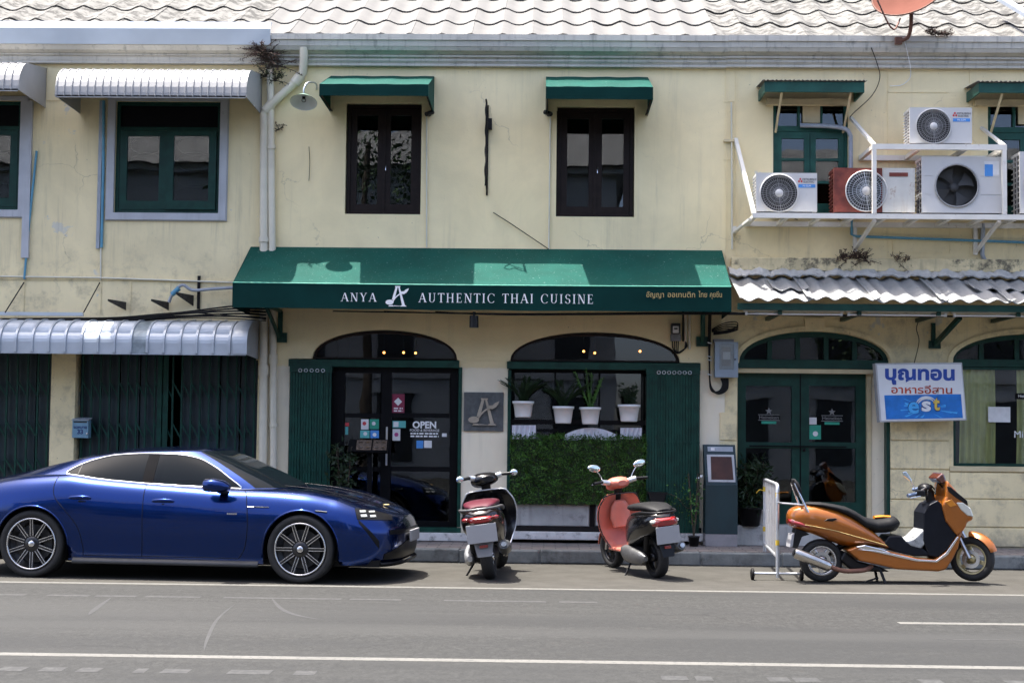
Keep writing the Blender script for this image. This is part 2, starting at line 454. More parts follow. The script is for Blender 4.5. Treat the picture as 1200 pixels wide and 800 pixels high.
# asphalt: grey aggregate, a paler dusty parking strip by the kerb, tyre wear, patches, cracks
t = NT('asphalt')
y = t.axis(1)
fine = t.math('ADD', t.math('MULTIPLY', t.noise(48, 3, .8), .5), t.math('MULTIPLY', t.noise(17, 4, .8, (1, .6, 1)), .5)); mid = t.noise(7, 6, .65); big = t.noise(.5, 5, .6, (.35, 1, 1))
c = t.mix(t.ramp(fine, .41, .59), (0.0185, 0.0185, 0.0175), (0.0399, 0.0399, 0.0372))
c = t.mix(t.math('MULTIPLY', t.ramp(mid, .42, .64), .6), c, (0.0232, 0.0232, 0.0215))
c = t.mix(t.math('MULTIPLY', t.ramp(big, .44, .60), .7), c, (0.0218, 0.0221, 0.0215))
# wheel tracks polished lighter, along the street
tr_ = t.noise(1.0, 4, .55, (.05, .9, 1))
c = t.mix(t.math('MULTIPLY', t.ramp(tr_, .45, .62), .55), c, (0.0389, 0.0389, 0.0367))
dust = t.ramp(t.math('ADD', y, t.math('MULTIPLY', t.noise(1.5, 5), .5)), -4.15, -3.75)
c = t.mix(t.math('MULTIPLY', dust, .72), c, t.mix(t.ramp(t.noise(3.2, 6, .7), .35, .65), (0.0436, 0.0399, 0.0322), (0.0612, 0.0566, 0.0474)))
oil = t.math('MULTIPLY', t.ramp(t.noise(1.6, 5, .6, (.8, 1.6, 1)), .62, .76), .55)
c = t.mix(t.math('MULTIPLY', oil, dust), c, (0.0185, 0.0170, 0.0143))
spk = t.ramp(t.noise(90, 2, .5), .70, .76)
c = t.mix(t.math('MULTIPLY', spk, .5), c, (0.0704, 0.0704, 0.0662))
vo = t.n('ShaderNodeTexVoronoi', feature='DISTANCE_TO_EDGE'); vo.inputs['Scale'].default_value = .33
nn = t.n('ShaderNodeTexNoise'); nn.inputs['Scale'].default_value = 2.2; nn.inputs['Detail'].default_value = 6; t.l(t.pos(), nn.inputs['Vector'])
ad = t.n('ShaderNodeMixRGB'); ad.blend_type = 'ADD'; ad.inputs[0].default_value = .6
t.l(t.pos(), ad.inputs[1]); t.l(nn.outputs['Color'], ad.inputs[2]); t.l(ad.outputs[0], vo.inputs['Vector'])
ck = t.math('MULTIPLY', t.math('SUBTRACT', 1.0, t.ramp(vo.outputs['Distance'], .001, .006)), t.ramp(t.noise(.4, 2), .5, .6))
c = t.mix(t.math('MULTIPLY', ck, .45), c, (0.0093, 0.0093, 0.0090))
t.finish(c, .85, 0, fine, .45, .006, spec=.3)
# pavement: small dusky paving blocks
t = NT('paving')
br = t.n('ShaderNodeTexBrick'); br.inputs['Scale'].default_value = 1.0
br.inputs['Brick Width'].default_value = .30; br.inputs['Row Height'].default_value = .15; br.inputs['Mortar Size'].default_value = .008
br.inputs['Color1'].default_value = (.19, .165, .15, 1); br.inputs['Color2'].default_value = (.26, .23, .215, 1); br.inputs['Mortar'].default_value = (.08, .08, .075, 1)
t.l(t.pos(), br.inputs['Vector'])
c = t.mix(t.math('MULTIPLY', t.ramp(t.noise(2, 6, .7), .42, .7), .6), br.outputs['Color'], (.12, .115, .11))
t.finish(c, .9, 0, t.math('MULTIPLY', br.outputs['Fac'], -1.0), .5, .006, spec=.3)

# ------------------------------------------------------------------ ground
KERB_Y, PAV_Z = -1.29, .17
def struct(o, label=None): return tag(o, kind='structure', label=label)
struct(MB().quad((-120, -60, 0), (120, -60, 0), (120, 40, 0), (-120, 40, 0)).build('road', 'asphalt'))
pav = struct(MB().box(-40, 40, KERB_Y + .17, .6, .003, PAV_Z - .004).build('pavement', 'paving'))
kerb = struct(MB().box(-40, 40, KERB_Y + .02, KERB_Y + .165, .002, PAV_Z - .02).build('kerb', 'kerb_stone'))
# kerb stones, one by one where they show
kx = -8.6; prev = None; i = 0
kst = None
while kx < 8.6:
    L = 1.0
    if kst is None:
        kst = MB().box(.009, L - .009, 0, .166, .003, PAV_Z).build('kerb_stone', 'kerb_stone', kerb, False, bevel=.018, seg=2)
        kst.location = (kx, KERB_Y, 0)
    else:
        k_ = copies(kst, kerb, [(kx, KERB_Y + random.uniform(-.006, .006), random.uniform(-.007, .001))])[0]
    kx += L
# painted lines (each along the street, from measured ends)
def strip(name, p0, p1, wd, mat, z=.0012, n=1):
    a = gnd(*p0); b = gnd(*p1); d = (b - a).normalized(); nrm = Vector((-d.y, d.x, 0)) * wd / 2
    mb = MB()
    mb.quad((a - nrm).to_tuple()[:2] + (z,), (b - nrm).to_tuple()[:2] + (z,), (b + nrm).to_tuple()[:2] + (z,), (a + nrm).to_tuple()[:2] + (z,))
    return struct(mb.build(name, mat))
strip('road_marking', (-300, 677.5), (1500, 701.0), .12, 'paint_line')
strip('road_marking', (-300, 761.5), (1500, 786.5), .13, 'paint_line')
strip('road_marking', (1053, 729.5), (1500, 734.6), .13, 'paint_line')
# ghosts of older lines, broken up
for (x0, x1) in ((-40, 30), (55, 105), (112, 160), (170, 235), (262, 400), (410, 470), (520, 640), (655, 700)):
    strip('worn_marking', (x0, 696.3 + .0132 * x0), (x1, 696.3 + .0132 * x1), .11, 'paint_worn', .0014)
for (x0, x1) in ((0, 30), (48, 75), (92, 118), (158, 172), (190, 222), (268, 318), (345, 370), (775, 806), (815, 835), (900, 925), (930, 960), (1078, 1105), (1180, 1230)):
    strip('worn_marking', (x0, 783 + .0140 * x0), (x1, 783 + .0140 * x1), .17, 'paint_worn', .0014)
strip('worn_marking', (1095, 748.6), (1290, 751), .03, 'paint_worn', .0014)
# tyre scuffs: thin pale arcs
def scuff(pts, wd, z=.0017):
    P = smooth_path([gnd(*p) for p in pts], 8); mb = MB(); rows = []
    for i, p in enumerate(P):
        d = (P[min(i + 1, len(P) - 1)] - P[max(i - 1, 0)]).normalized(); nn_ = Vector((-d.y, d.x, 0)) * wd * .5 * math.sin(math.pi * (i + .6) / (len(P) + .2))
        rows.append([(p.x - nn_.x, p.y - nn_.y, z), (p.x + nn_.x, p.y + nn_.y, z)])
    mb.grid(rows, False); return struct(mb.build('tyre_scuff', 'scuff'))
scuff([(318, 700), (330, 713), (350, 721), (380, 726)], .05)
scuff([(276, 707), (255, 725), (243, 748), (239, 762)], .03, .0019)
scuff([(130, 700), (112, 713), (104, 720)], .05)

# ------------------------------------------------------------------ the three shophouses
XL, XR = at(318, 250).x, at(850, 250).x
XE0, XE1 = -11.0, 11.0
ZT = at(600, 70).z                   # top of the plaster
HL = thing('shophouse', 'yellow shophouse with grey-framed green windows and sliding gates behind the blue car', 'building', (-8, 0, 0))
HC = thing('shophouse', 'cream restaurant building with brown upper windows and arched glass front', 'building', (0, 0, 0))
HR = thing('shophouse', 'cream eatery building with green arched double doors and air conditioners above', 'building', (8, 0, 0))

# openings, from where they are seen
oW1 = rect(-95, 118, 24, 246); oW2 = rect(135, 119, 258, 250)
oW3 = rect(405, 121, 493.5, 251); oW4 = rect(652, 125, 743.5, 254)
oR1 = rect(906, 117, 994, 250); oR2 = rect(1158, 118, 1250, 253)
oG1 = rect(-150, 405, 57, 700); oG2 = rect(85.5, 405, 300, 700)
GZ = PAV_Z - .1
oD = rect(338, 421, 537, 620); oDa = rect(366, 386.5, 536, 421)
oV = rect(595, 424, 820, 590); oVa = rect(598, 389, 797, 424)
oE = rect(864, 426, 1042, 620); oEa = rect(866, 388, 1043, 426)
oF = rect(1117, 426, 1310, 547); oFa = rect(1116, 391, 1311, 426)
def rc(o, zb=None):
    x0, x1, z0, z1 = o; z0 = z0 if zb is None else zb
    return [(x0, z0), (x1, z0), (x1, z1), (x0, z1)]
# arched fronts: rectangle and arch in one outline
def arched(o, oa, zb):
    x0, x1, _, z1 = o
    a = arch(oa[0], oa[1], oa[2], oa[3])
    mid_ = [(min(max(p[0], x0), x1), p[1]) for p in a if p[1] > z1 + .004]
    r_ = [(oa[1], z1 + .002)] if oa[1] < x1 - .01 else []
    l_ = [(oa[0], z1 + .002)] if oa[0] > x0 + .01 else []
    return [(x0, zb), (x1, zb), (x1, z1)] + r_ + mid_ + l_ + [(x0, z1)]
def wallslab(x0, x1, holes): return sheet([(x0, .05), (x1, .05), (x1, ZT + .3), (x0, ZT + .3)], holes, 0, .28)
wallslab(XE0, XL, [rc(oW1), rc(oW2), [(oG1[0], .06), (oG1[1], .06), (oG1[1], oG1[3]), (oG1[0], oG1[3])], [(oG2[0], .06), (oG2[1], .06), (oG2[1], oG2[3]), (oG2[0], oG2[3])]]).build('wall', 'plaster_yellow', HL)
wallslab(XL + .003, XR, [rc(oW3), rc(oW4), arched(oD, oDa, .1), arched(oV, oVa, .1)]).build('wall', 'plaster_centre', HC)
wallslab(XR + .003, XE1, [rc(oR1), rc(oR2), arched(oE, oEa, .1), arched(oF, oFa, oF[2])]).build('wall', 'plaster_row', HR)
# rooms behind the openings
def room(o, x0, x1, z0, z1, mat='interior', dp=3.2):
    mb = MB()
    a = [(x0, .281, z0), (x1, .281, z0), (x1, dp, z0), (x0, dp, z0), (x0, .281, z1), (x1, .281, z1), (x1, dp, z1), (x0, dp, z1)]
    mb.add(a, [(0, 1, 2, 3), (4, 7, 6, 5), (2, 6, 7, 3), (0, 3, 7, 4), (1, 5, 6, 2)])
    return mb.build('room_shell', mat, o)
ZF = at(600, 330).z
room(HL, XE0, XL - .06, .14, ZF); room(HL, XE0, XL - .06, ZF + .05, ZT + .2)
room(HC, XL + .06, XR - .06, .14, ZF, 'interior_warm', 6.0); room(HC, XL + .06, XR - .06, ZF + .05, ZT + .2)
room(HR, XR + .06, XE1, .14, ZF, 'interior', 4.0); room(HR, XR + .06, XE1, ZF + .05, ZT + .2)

# cornices and gutters: profiles run along each house
def run(name, prof, x0, x1, mat, parent):
    return MB().prism(prof, 'x', x0, x1).build(name, mat, parent, recalc=True)
def zy(px, py, Y): return at(px, py, Y).z
for (par, x0, x1, px) in ((HC, XL, XR, 600), (HR, XR + .002, XE1, 1000)):
    dz = 0 if par is HC else -.015
    g1, g0 = zy(px, 40.5, -.27), zy(px, 54, -.27)
    run('gutter', [(-.27, g1 + dz), (-.27, (g0 + g1) / 2 + dz), (-.25, (g0 + g1) / 2 + dz), (-.24, g0 + dz), (-.10, g0 + dz), (-.10, g1 - .05 + dz), (-.25, g1 - .05 + dz), (-.25, g1 + dz)], x0, x1, 'cornice_grey', par)
    s0 = zy(px, 65, -.12)
    run('soffit', [(-.235, g0 - .002 + dz), (-.21, g0 - .05 + dz), (-.16, s0 + .02 + dz), (-.12, s0 + dz), (-.002, s0 + dz), (-.002, g0 - .002 + dz)], x0, x1, 'cornice_grey', par)
    c0 = zy(px, 78, -.08)
    run('cornice', [(-.13, s0 - .004 + dz), (-.13, s0 - .03 + dz), (-.09, s0 - .035 + dz), (-.10, s0 - .075 + dz), (-.07, c0 + .035 + dz), (-.085, c0 + .03 + dz), (-.085, c0 + dz), (-.003, c0 + dz), (-.003, s0 - .004 + dz)], x0, x1, 'cornice_grey', par)
px = 150
g1, g0 = zy(px, 25, -.29), zy(px, 52, -.27)
run('tin_flashing', [(-.27, g1), (-.30, g1 - .10), (-.27, g0), (-.255, g0), (-.28, g1 - .1), (-.18, g1 + .02)], XE0, XL - .004, 'tin_sheet', HL)
s0 = zy(px, 63, -.13); c0 = zy(px, 74, -.09)
run('soffit', [(-.255, g0 - .002), (-.21, g0 - .06), (-.13, s0), (-.003, s0), (-.003, g0 - .002)], XE0, XL - .004, 'cornice_grey', HL)
run('cornice', [(-.14, s0 - .004), (-.14, s0 - .02), (-.10, s0 - .03), (-.10, s0 - .07), (-.085, c0 + .02), (-.085, c0), (-.003, c0), (-.003, s0 - .004)], XE0, XL - .004, 'cornice_grey', HL)

# roofs: wave tiles laid in rows
TW, TL, SLOPE = .41, .92, R(29)
def tile_mesh(amp=.030):
    mb = MB(); n = 8
    top = []; bot = []
    for i in range(n + 1):
        xx = -.002 + (TW + .012) * i / n
        ph = 2 * math.pi * i / n
        zz = amp * (.5 + .5 * math.cos(ph)) ** 1.35 * 2
        top.append((xx, zz)); bot.append((xx, zz - .014))
    r = []
    for (yy, lift) in ((0, .013), (TL, .0)):
        r.append([(p[0], yy, p[1] + lift) for p in top]); r.append([(p[0], yy, p[1] + lift) for p in bot])
    mb.grid([r[0], r[2]], True); mb.grid([r[3], r[1]], True); mb.grid([r[1], r[0]], False)
    return mb
def roof(par, x0, x1, zeave, mat, y0=-.215, rows=5, seed=1, jit=.012):
    rnd = random.Random(seed)
    mb = MB(); yb = 4.2
    mb.quad((x0, y0 + .06, zeave - .03), (x1, y0 + .06, zeave - .03), (x1, yb, zeave - .03 + (yb - y0 - .06) * math.tan(SLOPE)), (x0, yb, zeave - .03 + (yb - y0 - .06) * math.tan(SLOPE)))
    rf = mb.build('roof', mat, par)
    src = None; EXP = .80
    for r_ in range(rows):
        for i in range(46):
            xx = -9.2 + i * TW
            if not (x0 <= xx + TW / 2 < x1): continue
            s = r_ * EXP + rnd.uniform(-jit, jit)
            loc = Vector((xx, y0 + s * math.cos(SLOPE), zeave + s * math.sin(SLOPE) + rnd.uniform(0, .006)))
            rot = (SLOPE - .012, rnd.uniform(-.006, .006), rnd.uniform(-.008, .008))
            if src is None:
                src = tile_mesh().build('roof_tile', mat, rf, False); o = src
            else: o = copies(src, rf, [(0, 0, 0)])[0]
            o.location = loc - org(par); o.rotation_euler = rot
    return rf
roof(HC, XL, XR, zy(600, 40, -.215) - .065, 'roof_clean', seed=2)
roof(HR, XR, 9.2, zy(600, 40, -.215) - .075, 'roof_dirty', seed=3, jit=.02)
roof(HL, -9.4, XL, zy(600, 40, -.215) - .065 + .004, 'roof_dirty', seed=4, jit=.03)
# ------------------------------------------------------------------ windows and doors of the houses
def inset(o, l, r=None, b=None, t_=None):
    r = l if r is None else r; b = l if b is None else b; t_ = l if t_ is None else t_
    return (o[0] + l, o[1] - r, o[2] + b, o[3] - t_)
def ring(o, i, y0, y1): return sheet(rc(o), [rc(i)], y0, y1)
def pane(parent, o, y, mat='window_glass', name='pane'):
    return MB().box(o[0], o[1], y, y + .004, o[2], o[3]).build(name, mat, parent)
def bxm(px0, py0, px1, py1, Yf, Yb, mb=None):
    x0, x1, z0, z1 = rect(px0, py0, px1, py1, Yf)
    return (mb or MB()).box(x0, x1, Yf, Yb, z0, z1)

# brown casements over the restaurant
for o in (oW3, oW4):
    fr = inset(o, .012)
    wn = ring(fr, inset(fr, .045, None, .03, .05), .05, .13).build('window', 'brown_wood', HC)
    xm = (fr[0] + fr[1]) / 2
    for (a, b, hd) in ((fr[0] + .047, xm - .004, 1), (xm + .004, fr[1] - .047, -1)):
        lf = (a, b, fr[2] + .034, fr[3] - .054)
        gl = inset(lf, .085, None, .10, .085)
        s_ = ring(lf, gl, .07, .115).build('sash', 'brown_wood', wn, bevel=.004)
        pane(wn, inset(gl, .002), .09)
    MB().box(xm - .02, xm + .02, .055, .068, fr[2] + .036, fr[3] - .056).build('meeting_strip', 'brown_wood', wn)
    hz = (fr[2] * .55 + fr[3] * .45)
    MB().tube([(xm + .03, .052, hz), (xm + .03, .03, hz), (xm + .03, .03, hz - .08)], .006, 6).build('handle', 'chrome', wn)
    pane(HC, (o[0] + .05, o[1] - .05, o[2] + .05, o[3] - .05), .6, 'interior', 'dark_backing')  # added dark sheet, stands in for the shade of the room

# yellow house: grey surrounds, green casements, dark fanlight
for k, o in enumerate((oW1, oW2)):
    su = (o[0] - .10, o[1] + .10, o[2] - .095, o[3] + .05)
    wn = ring(su, o, -.045, -.002).build('window', 'grey_surround', HL, bevel=.012)
    ring((su[0] - .012, su[1] + .012, su[2] - .012, su[3] + .012), inset(su, .02), -.024, -.003).build('surround_lip', 'grey_surround', wn)
    zt = at(190, 151).z
    fr = inset(o, .004)
    ring(fr, inset(fr, .045), .03, .12).build('frame', 'green_paint', wn)
    MB().box(fr[0] + .047, fr[1] - .047, .032, .118, zt - .02, zt + .03).build('transom_bar', 'green_paint', wn)
    MB().box(fr[0] + .047, fr[1] - .047, .07, .075, zt + .032, fr[3] - .047).build('insect_screen', 'black_frame', wn)
    xm = (fr[0] + fr[1]) / 2 - .02
    for j, (a, b) in enumerate(((fr[0] + .05, xm - .003), (xm + .003, fr[1] - .05))):
        lf = (a, b, fr[2] + .05, zt - .024); gl = inset(lf, .10, .10, .12, .07)
        yo = .03 if not (k == 1 and j == 1) else -.005
        s_ = ring(lf, gl, yo, yo + .04).build('sash', 'green_paint', wn, bevel=.004)
        pane(wn, inset(gl, .002), yo + .02)
        # wrought lattice behind the glass
        mb = MB(); cx, cz = (gl[0] + gl[1]) / 2, (gl[2] + gl[3]) / 2
        for q in range(4): 
            zz = gl[2] + (gl[3] - gl[2]) * (q + .5) / 4; ww = (gl[1] - gl[0]) / 2
            mb.tube([(cx + ww * math.cos(a_ * math.pi / 8), .16, zz + ww * .55 * math.sin(a_ * math.pi / 8)) for a_ in range(17)], .005, 5, False)
        mb.build('grille', 'iron_black', wn)

# eatery upper windows, green with a fan in the light above
for k, o in enumerate((oR1, oR2)):
    fr = inset(o, .004); zt = at(950, 149).z
    wn = ring(fr, inset(fr, .04), .03, .12).build('window', 'green_faded', HR)
    MB().box(fr[0] + .042, fr[1] - .042, .032, .118, zt - .05, zt + .02).build('transom_bar', 'green_faded', wn)
    wd = (fr[1] - fr[0] - .084) / 3
    for j in range(3):
        a = fr[0] + .042 + wd * j
        pane(wn, (a + .012, a + wd - .012, zt + .022, fr[3] - .042), .08)
        if j: MB().box(a - .014, a + .014, .035, .115, zt + .022, fr[3] - .042).build('glazing_bar', 'green_faded', wn)
    a = fr[0] + .042 + wd
    MB().box(a + .05, a + wd - .02, .02, .05, zt + .06, fr[3] - .07).build('vent_fan', 'cream_trim', wn, bevel=.01)
    xm = (fr[0] + fr[1]) / 2
    for (a, b) in ((fr[0] + .043, xm - .003), (xm + .003, fr[1] - .043)):
        lf = (a, b, fr[2] + .045, zt - .053); gl = inset(lf, .075)
        n = 3; h = (gl[3] - gl[2]) / n
        s_ = sheet(rc(lf), [rc((gl[0], gl[1], gl[2] + h * q + .018, gl[2] + h * (q + 1) - .018)) for q in range(n)], .045, .09).build('sash', 'green_faded', wn, bevel=.004)
        for q in range(n): pane(wn, (gl[0] + .002, gl[1] - .002, gl[2] + h * q + .02, gl[2] + h * (q + 1) - .02), .068)
    MB().box(o[0] - .06, o[1] + .06, -.05, .0295, o[2] - .05, o[2] - .003).build('sill', 'cream_trim', HR, bevel=.008)
    # mirror the sill's underside hooks
    for q in (.28, .85):
        xx = o[0] + (o[1] - o[0]) * q
        MB().tube([(xx, -.052, o[2] - .03), (xx, -.07, o[2] - .09), (xx + .03, -.09, o[2] - .10)], .006, 5).build('hook', 'iron_black', HR)

# restaurant entrance: green beam, arched light, black glazed doors
YD = .10
def fanlight(par, oa, mat, yf, fw=.045, bars=(), gl='window_glass', name='fanlight'):
    a = arch(oa[0] + .004, oa[1] - .004, oa[2] + .004, oa[3] - .004, 28); b = arch(oa[0] + fw, oa[1] - fw, oa[2] + fw * .6, oa[3] - fw, 28)
    f = sheet(a, [b], yf, yf + .07).build(name, mat, par)
    mb = MB(); n = len(b)
    mb.add([(p[0], yf + .035, p[1]) for p in b], [tuple(range(n))]); mb.build('pane', gl, f)
    cx, hw = (oa[0] + oa[1]) / 2, (oa[1] - oa[0]) / 2
    for x in bars:
        zt = oa[2] + (oa[3] - oa[2]) * max(0, 1 - ((x - cx) / hw) ** 2) ** .45
        MB().box(x - .03, x + .03, yf + .004, yf + .066, oa[2] + fw * .6, zt - fw * .9).build('glazing_bar', mat, f)
    return f
fanlight(HC, oDa, 'brown_wood', .06)
bxm(338, 421.5, 538, 430, -.04, .16).build('door_beam', 'green_gate', HC, bevel=.006)
zd0 = at(460, 617, YD).z; zd1 = at(460, 430.5, YD).z
ent = sheet([(at(388, 520, YD).x, zd0), (at(536, 520, YD).x, zd0), (at(536, 520, YD).x, zd1), (at(388, 520, YD).x, zd1)],
            [rc(rect(403, 437, 446, 610, YD)), rc(rect(458, 437, 527, 610, YD))], YD, YD + .07).build('entrance_door', 'black_frame', HC)
for (px0, px1) in ((403, 446), (458, 527)):
    for (py0, py1) in ((437, 484), (489, 546.5), (552, 610)):
        pane(ent, rect(px0, py0, px1, py1, YD + .03), YD + .03, 'door_glass')
    for (py0, py1) in ((484, 489), (546.5, 552)):
        bxm(px0, py0, px1, py1, YD + .008, YD + .06).build('rail', 'black_frame', ent)
bxm(452, 500, 454, 545, YD - .05, YD - .03).build('pull_handle', 'steel', ent)
bxm(388, 617.2, 540, 623, -.02, .2).build('threshold', 'green_gate', HC)
bxm(536.5, 430.2, 540.5, 617, -.02, .18).build('door_post', 'green_gate', HC)
# lettering and stickers on the door glass
YS = YD + .024
def sticker(par, px0, py0, px1, py1, mat, Y=YS, name='sticker', dpt=.002):
    return bxm(px0, py0, px1, py1, Y - dpt, Y).build(name, mat, par)
pm('sticker_maroon', (.22, .012, .05), .5); pm('sticker_teal', (.10, .42, .40), .5); pm('sticker_green', (.02, .30, .20), .5)
pm('sticker_white', (.72, .72, .72), .5); pm('sticker_blue', (.06, .25, .62), .5); pm('sticker_red', (.55, .04, .05), .5); pm('sticker_pink', (.45, .05, .22), .5)
sticker(ent, 459.5, 461.5, 474, 483.5, 'sticker_maroon')
c_ = at(466.5, 470.5, YS); mb = MB(); q = .055
mb.prism([(c_.x - q, c_.z), (c_.x, c_.z - q), (c_.x + q, c_.z), (c_.x, c_.z + q)], 'y', YS - .005, YS - .003).build('sticker_diamond', 'sticker_white', ent)
def print_rows(par, px0, px1, pys, Y, h, mat, seed=1):
    """lines of print too small to read: rows of short dashes"""
    rn = random.Random(seed); mb = MB()
    for yy in pys:
        a = at(px0, yy, Y); b = at(px1, yy, Y); x = a.x
        while x < b.x:
            L = rn.uniform(.02, .06); mb.box(x, min(x + L, b.x), Y - .002, Y, a.z - h / 2, a.z + h / 2); x += L + rn.uniform(.008, .02)
    return mb.build('small_print', mat, par)
print_rows(ent, 461.5, 472, (478.2, 481.2), YS - .003, .018, 'sticker_white', 2)
sticker(ent, 423, 491, 432, 503, 'sticker_white'); sticker(ent, 433, 491, 444, 502.5, 'sticker_green'); sticker(ent, 422, 504, 433, 513, 'sticker_teal'); sticker(ent, 434, 504, 444, 513, 'sticker_blue')
for (a, b, m_) in ((427, 496, 'sticker_red'), (438, 496, 'sticker_white'), (428, 508, 'sticker_white'), (439, 509, 'sticker_white')):
    p_ = at(a, b, YS); MB().lathe([(.0005, YS - .0045), (.026, YS - .0045), (.026, YS - .003)], 14, (p_.x, 0, p_.z), 'y', False).build('sticker_mark', m_, ent)
sticker(ent, 460, 493, 475.5, 501, 'sticker_teal'); sticker(ent, 461, 494, 467, 500, 'sticker_white', YS - .003); sticker(ent, 460, 502.5, 469, 516, 'sticker_white')
p_ = at(464.5, 509, YS - .004); MB().lathe([(.0005, YS - .006), (.03, YS - .006), (.03, YS - .003)], 6, (p_.x, 0, p_.z), 'y', False).build('sticker_mark', 'sticker_pink', ent)
sticker(ent, 488, 516, 496, 525, 'sticker_blue'); sticker(ent, 497, 516, 506, 524.5, 'sticker_white'); sticker(ent, 518, 507.5, 523.5, 511.5, 'sticker_white')
sticker(ent, 404.5, 500, 408, 509, 'sticker_teal'); sticker(ent, 404.5, 495, 409, 499, 'sticker_red')
p_ = at(497.5, 498, YS); text_mb("OPEN", .125, p_.x, YS - .003, p_.z, bold=.004, sx=1.0).build('lettering', 'white_print', ent)
p_ = at(497.5, 504.2, YS); text_mb("FOOD & BEVERAGE", .046, p_.x, YS - .003, p_.z).build('lettering', 'white_print', ent)
print_rows(ent, 481, 514, (507.6, 510.8), YS, .020, 'white_print', 4)

# restaurant vitrine
fanlight(HC, oVa, 'brown_wood', .06)
bxm(594, 424.5, 821, 433, -.04, .16).build('window_beam', 'green_gate', HC, bevel=.006)
bxm(594.3, 433.3, 598, 618, -.02, .2).build('window_post', 'green_gate', HC)
vt = ring(rect(598, 433, 822, 592, .24), inset(rect(598, 433, 822, 592, .24), .05), .24, .275).build('shop_window', 'black_frame', HC)
pane(vt, inset(rect(598, 433, 822, 592, .24), .052), .255, 'door_glass')
for px_ in (650, 702, 752): 
    x_ = at(px_, 500, .24).x; MB().box(x_ - .012, x_ + .012, .245, .272, at(650, 590, .24).z, at(650, 435, .24).z).build('glazing_bar', 'black_frame', vt)
bxm(598.5, 492, 756, 497, -.02, .04).build('pot_rail', 'black_frame', HC)
bxm(598.5, 503, 756, 506.5, .02, .05).build('pot_rail', 'black_frame', HC)
# low wall under the hedge, in panels, and a dark strip along its foot
lw = bxm(598.3, 592, 757, 621, .02, .24).build('parapet', 'concrete', HC)
for (a, b) in ((599, 690.5), (698, 755)):
    bxm(a, 590.5, b, 616, -.02, .018).build('parapet_panel', 'concrete', lw, bevel=.01)
bxm(691.5, 586, 697, 619, -.03, .016).build('parapet_post', 'black_frame', lw)
bxm(594, 617, 822, 623, -.05, .02).build('parapet_gap_shade', 'iron_black', lw)  # black strip standing for the shade in the gap under the low wall
# interior lamps
mb = None
for (px_, py_, Y, ll) in ((450, 413, .9, 'lit bulb behind the entrance fanlight, nearest its crown'), (473, 413, 1.1, 'lit bulb behind the entrance fanlight, middle of the three'), (487, 413.5, 1.4, 'lit bulb behind the entrance fanlight, nearest the plaque side'), (409.5, 428, .9, 'lone low lit bulb at the top of the entrance beside the folded gate'), (684, 411.5, .8, 'lit bulb behind the fanlight over the hedge, nearest the plaque side'), (697, 413.5, 1.4, 'lit bulb behind the fanlight over the hedge, middle of the three'), (750, 411.5, 1.2, 'lit bulb behind the fanlight over the hedge, nearest the meter')):
    p_ = at(px_, py_, Y)
    lp = thing('pendant_lamp', ll, 'lamp', p_, group='lit pendant bulbs inside the restaurant')
    MB().ball(p_, .017, 8).build('bulb', 'bulb_warm', lp)
    MB().tube([p_ + Vector((0, 0, .02)), (p_.x, p_.y, ZF)], .006, 5).build('flex', 'cable_black', lp)

# eatery: door, fanlight, window
YE = .2
fanlight(HR, oEa, 'green_paint', .07, .075, [at(px_, 410).x for px_ in (903, 936, 969.5, 1003)])
bxm(864, 421.5, 1043, 432, .03, .2).build('door_beam', 'green_paint', HR, bevel=.005)
bxm(864, 432.2, 1043, 437.3, .05, .2).build('door_lintel', 'cream_trim', HR)
dr = sheet(rc(rect(864.5, 437.5, 1016, 618, YE)), [rc(rect(a, b, c_, d, YE)) for (a, b, c_, d) in ((874, 452, 928, 518), (874, 525, 928, 588), (948, 452, 1003, 518), (948, 525, 1003, 588))], YE, YE + .06).build('double_door', 'green_paint', HR, bevel=.006)
for (a, b, c_, d) in ((874, 452, 928, 518), (874, 525, 928, 588), (948, 452, 1003, 518), (948, 525, 1003, 588)):
    pane(dr, rect(a, b, c_, d, YE + .03), YE + .03, 'door_glass')
bxm(937.2, 438.5, 938.6, 617, YE - .004, YE).build('door_gap', 'black_frame', dr)
bxm(878, 522, 992, 523.6, YE - .05, YE - .03).build('push_bar', 'black_frame', dr)
p_ = at(942, 527, YE); MB().ball((p_.x, YE - .03, p_.z), .022, 8).build('door_knob', 'iron_black', dr)
bxm(1016.3, 437.5, 1021, 618, .12, .26).build('door_jamb', 'cream_trim', HR)
bxm(1021.3, 437.5, 1039, 640, .14, .2).build('side_panel', 'plaster_centre', HR)
bxm(1039.2, 437.5, 1043, 640, -.01, .2).build('door_post', 'green_paint', HR)
bxm(862, 616, 1043, 640, -.12, .3).build('doorstep', 'concrete', HR, bevel=.012)
YS2 = YE + .024
pm('decal_grey', (.20, .20, .20), .6, 0, .05)
for (px_, py_) in ((901, 489), (975, 490)):
    p_ = at(px_, py_, YS2)
    MB().box(p_.x - .145, p_.x + .145, YS2 - .003, YS2, p_.z - .042, p_.z + .042).build('beer_decal', 'black_frame', dr)
    for s_ in (-1, 1): MB().box(p_.x - .145, p_.x + .145, YS2 - .0055, YS2 - .0035, p_.z + s_ * .037 - .004, p_.z + s_ * .037 + .004).build('decal_border', 'decal_grey', dr)
    text_mb("Heineken", .07, p_.x, YS2 - .006, p_.z).build('lettering', 'decal_grey', dr)
    mb = MB(); pts = []
    for i in range(10):
        r_ = .05 if i % 2 == 0 else .021; a_ = math.pi / 2 + i * math.pi / 5
        pts.append((p_.x + r_ * math.cos(a_), p_.z + .085 + r_ * math.sin(a_)))
    mb.prism(pts, 'y', YS2 - .003, YS2).build('decal_star', 'decal_grey', dr)
    MB().box(p_.x - .10, p_.x + .10, YS2 - .003, YS2, p_.z - .085, p_.z - .05).build('decal_banner', 'sticker_green', dr)
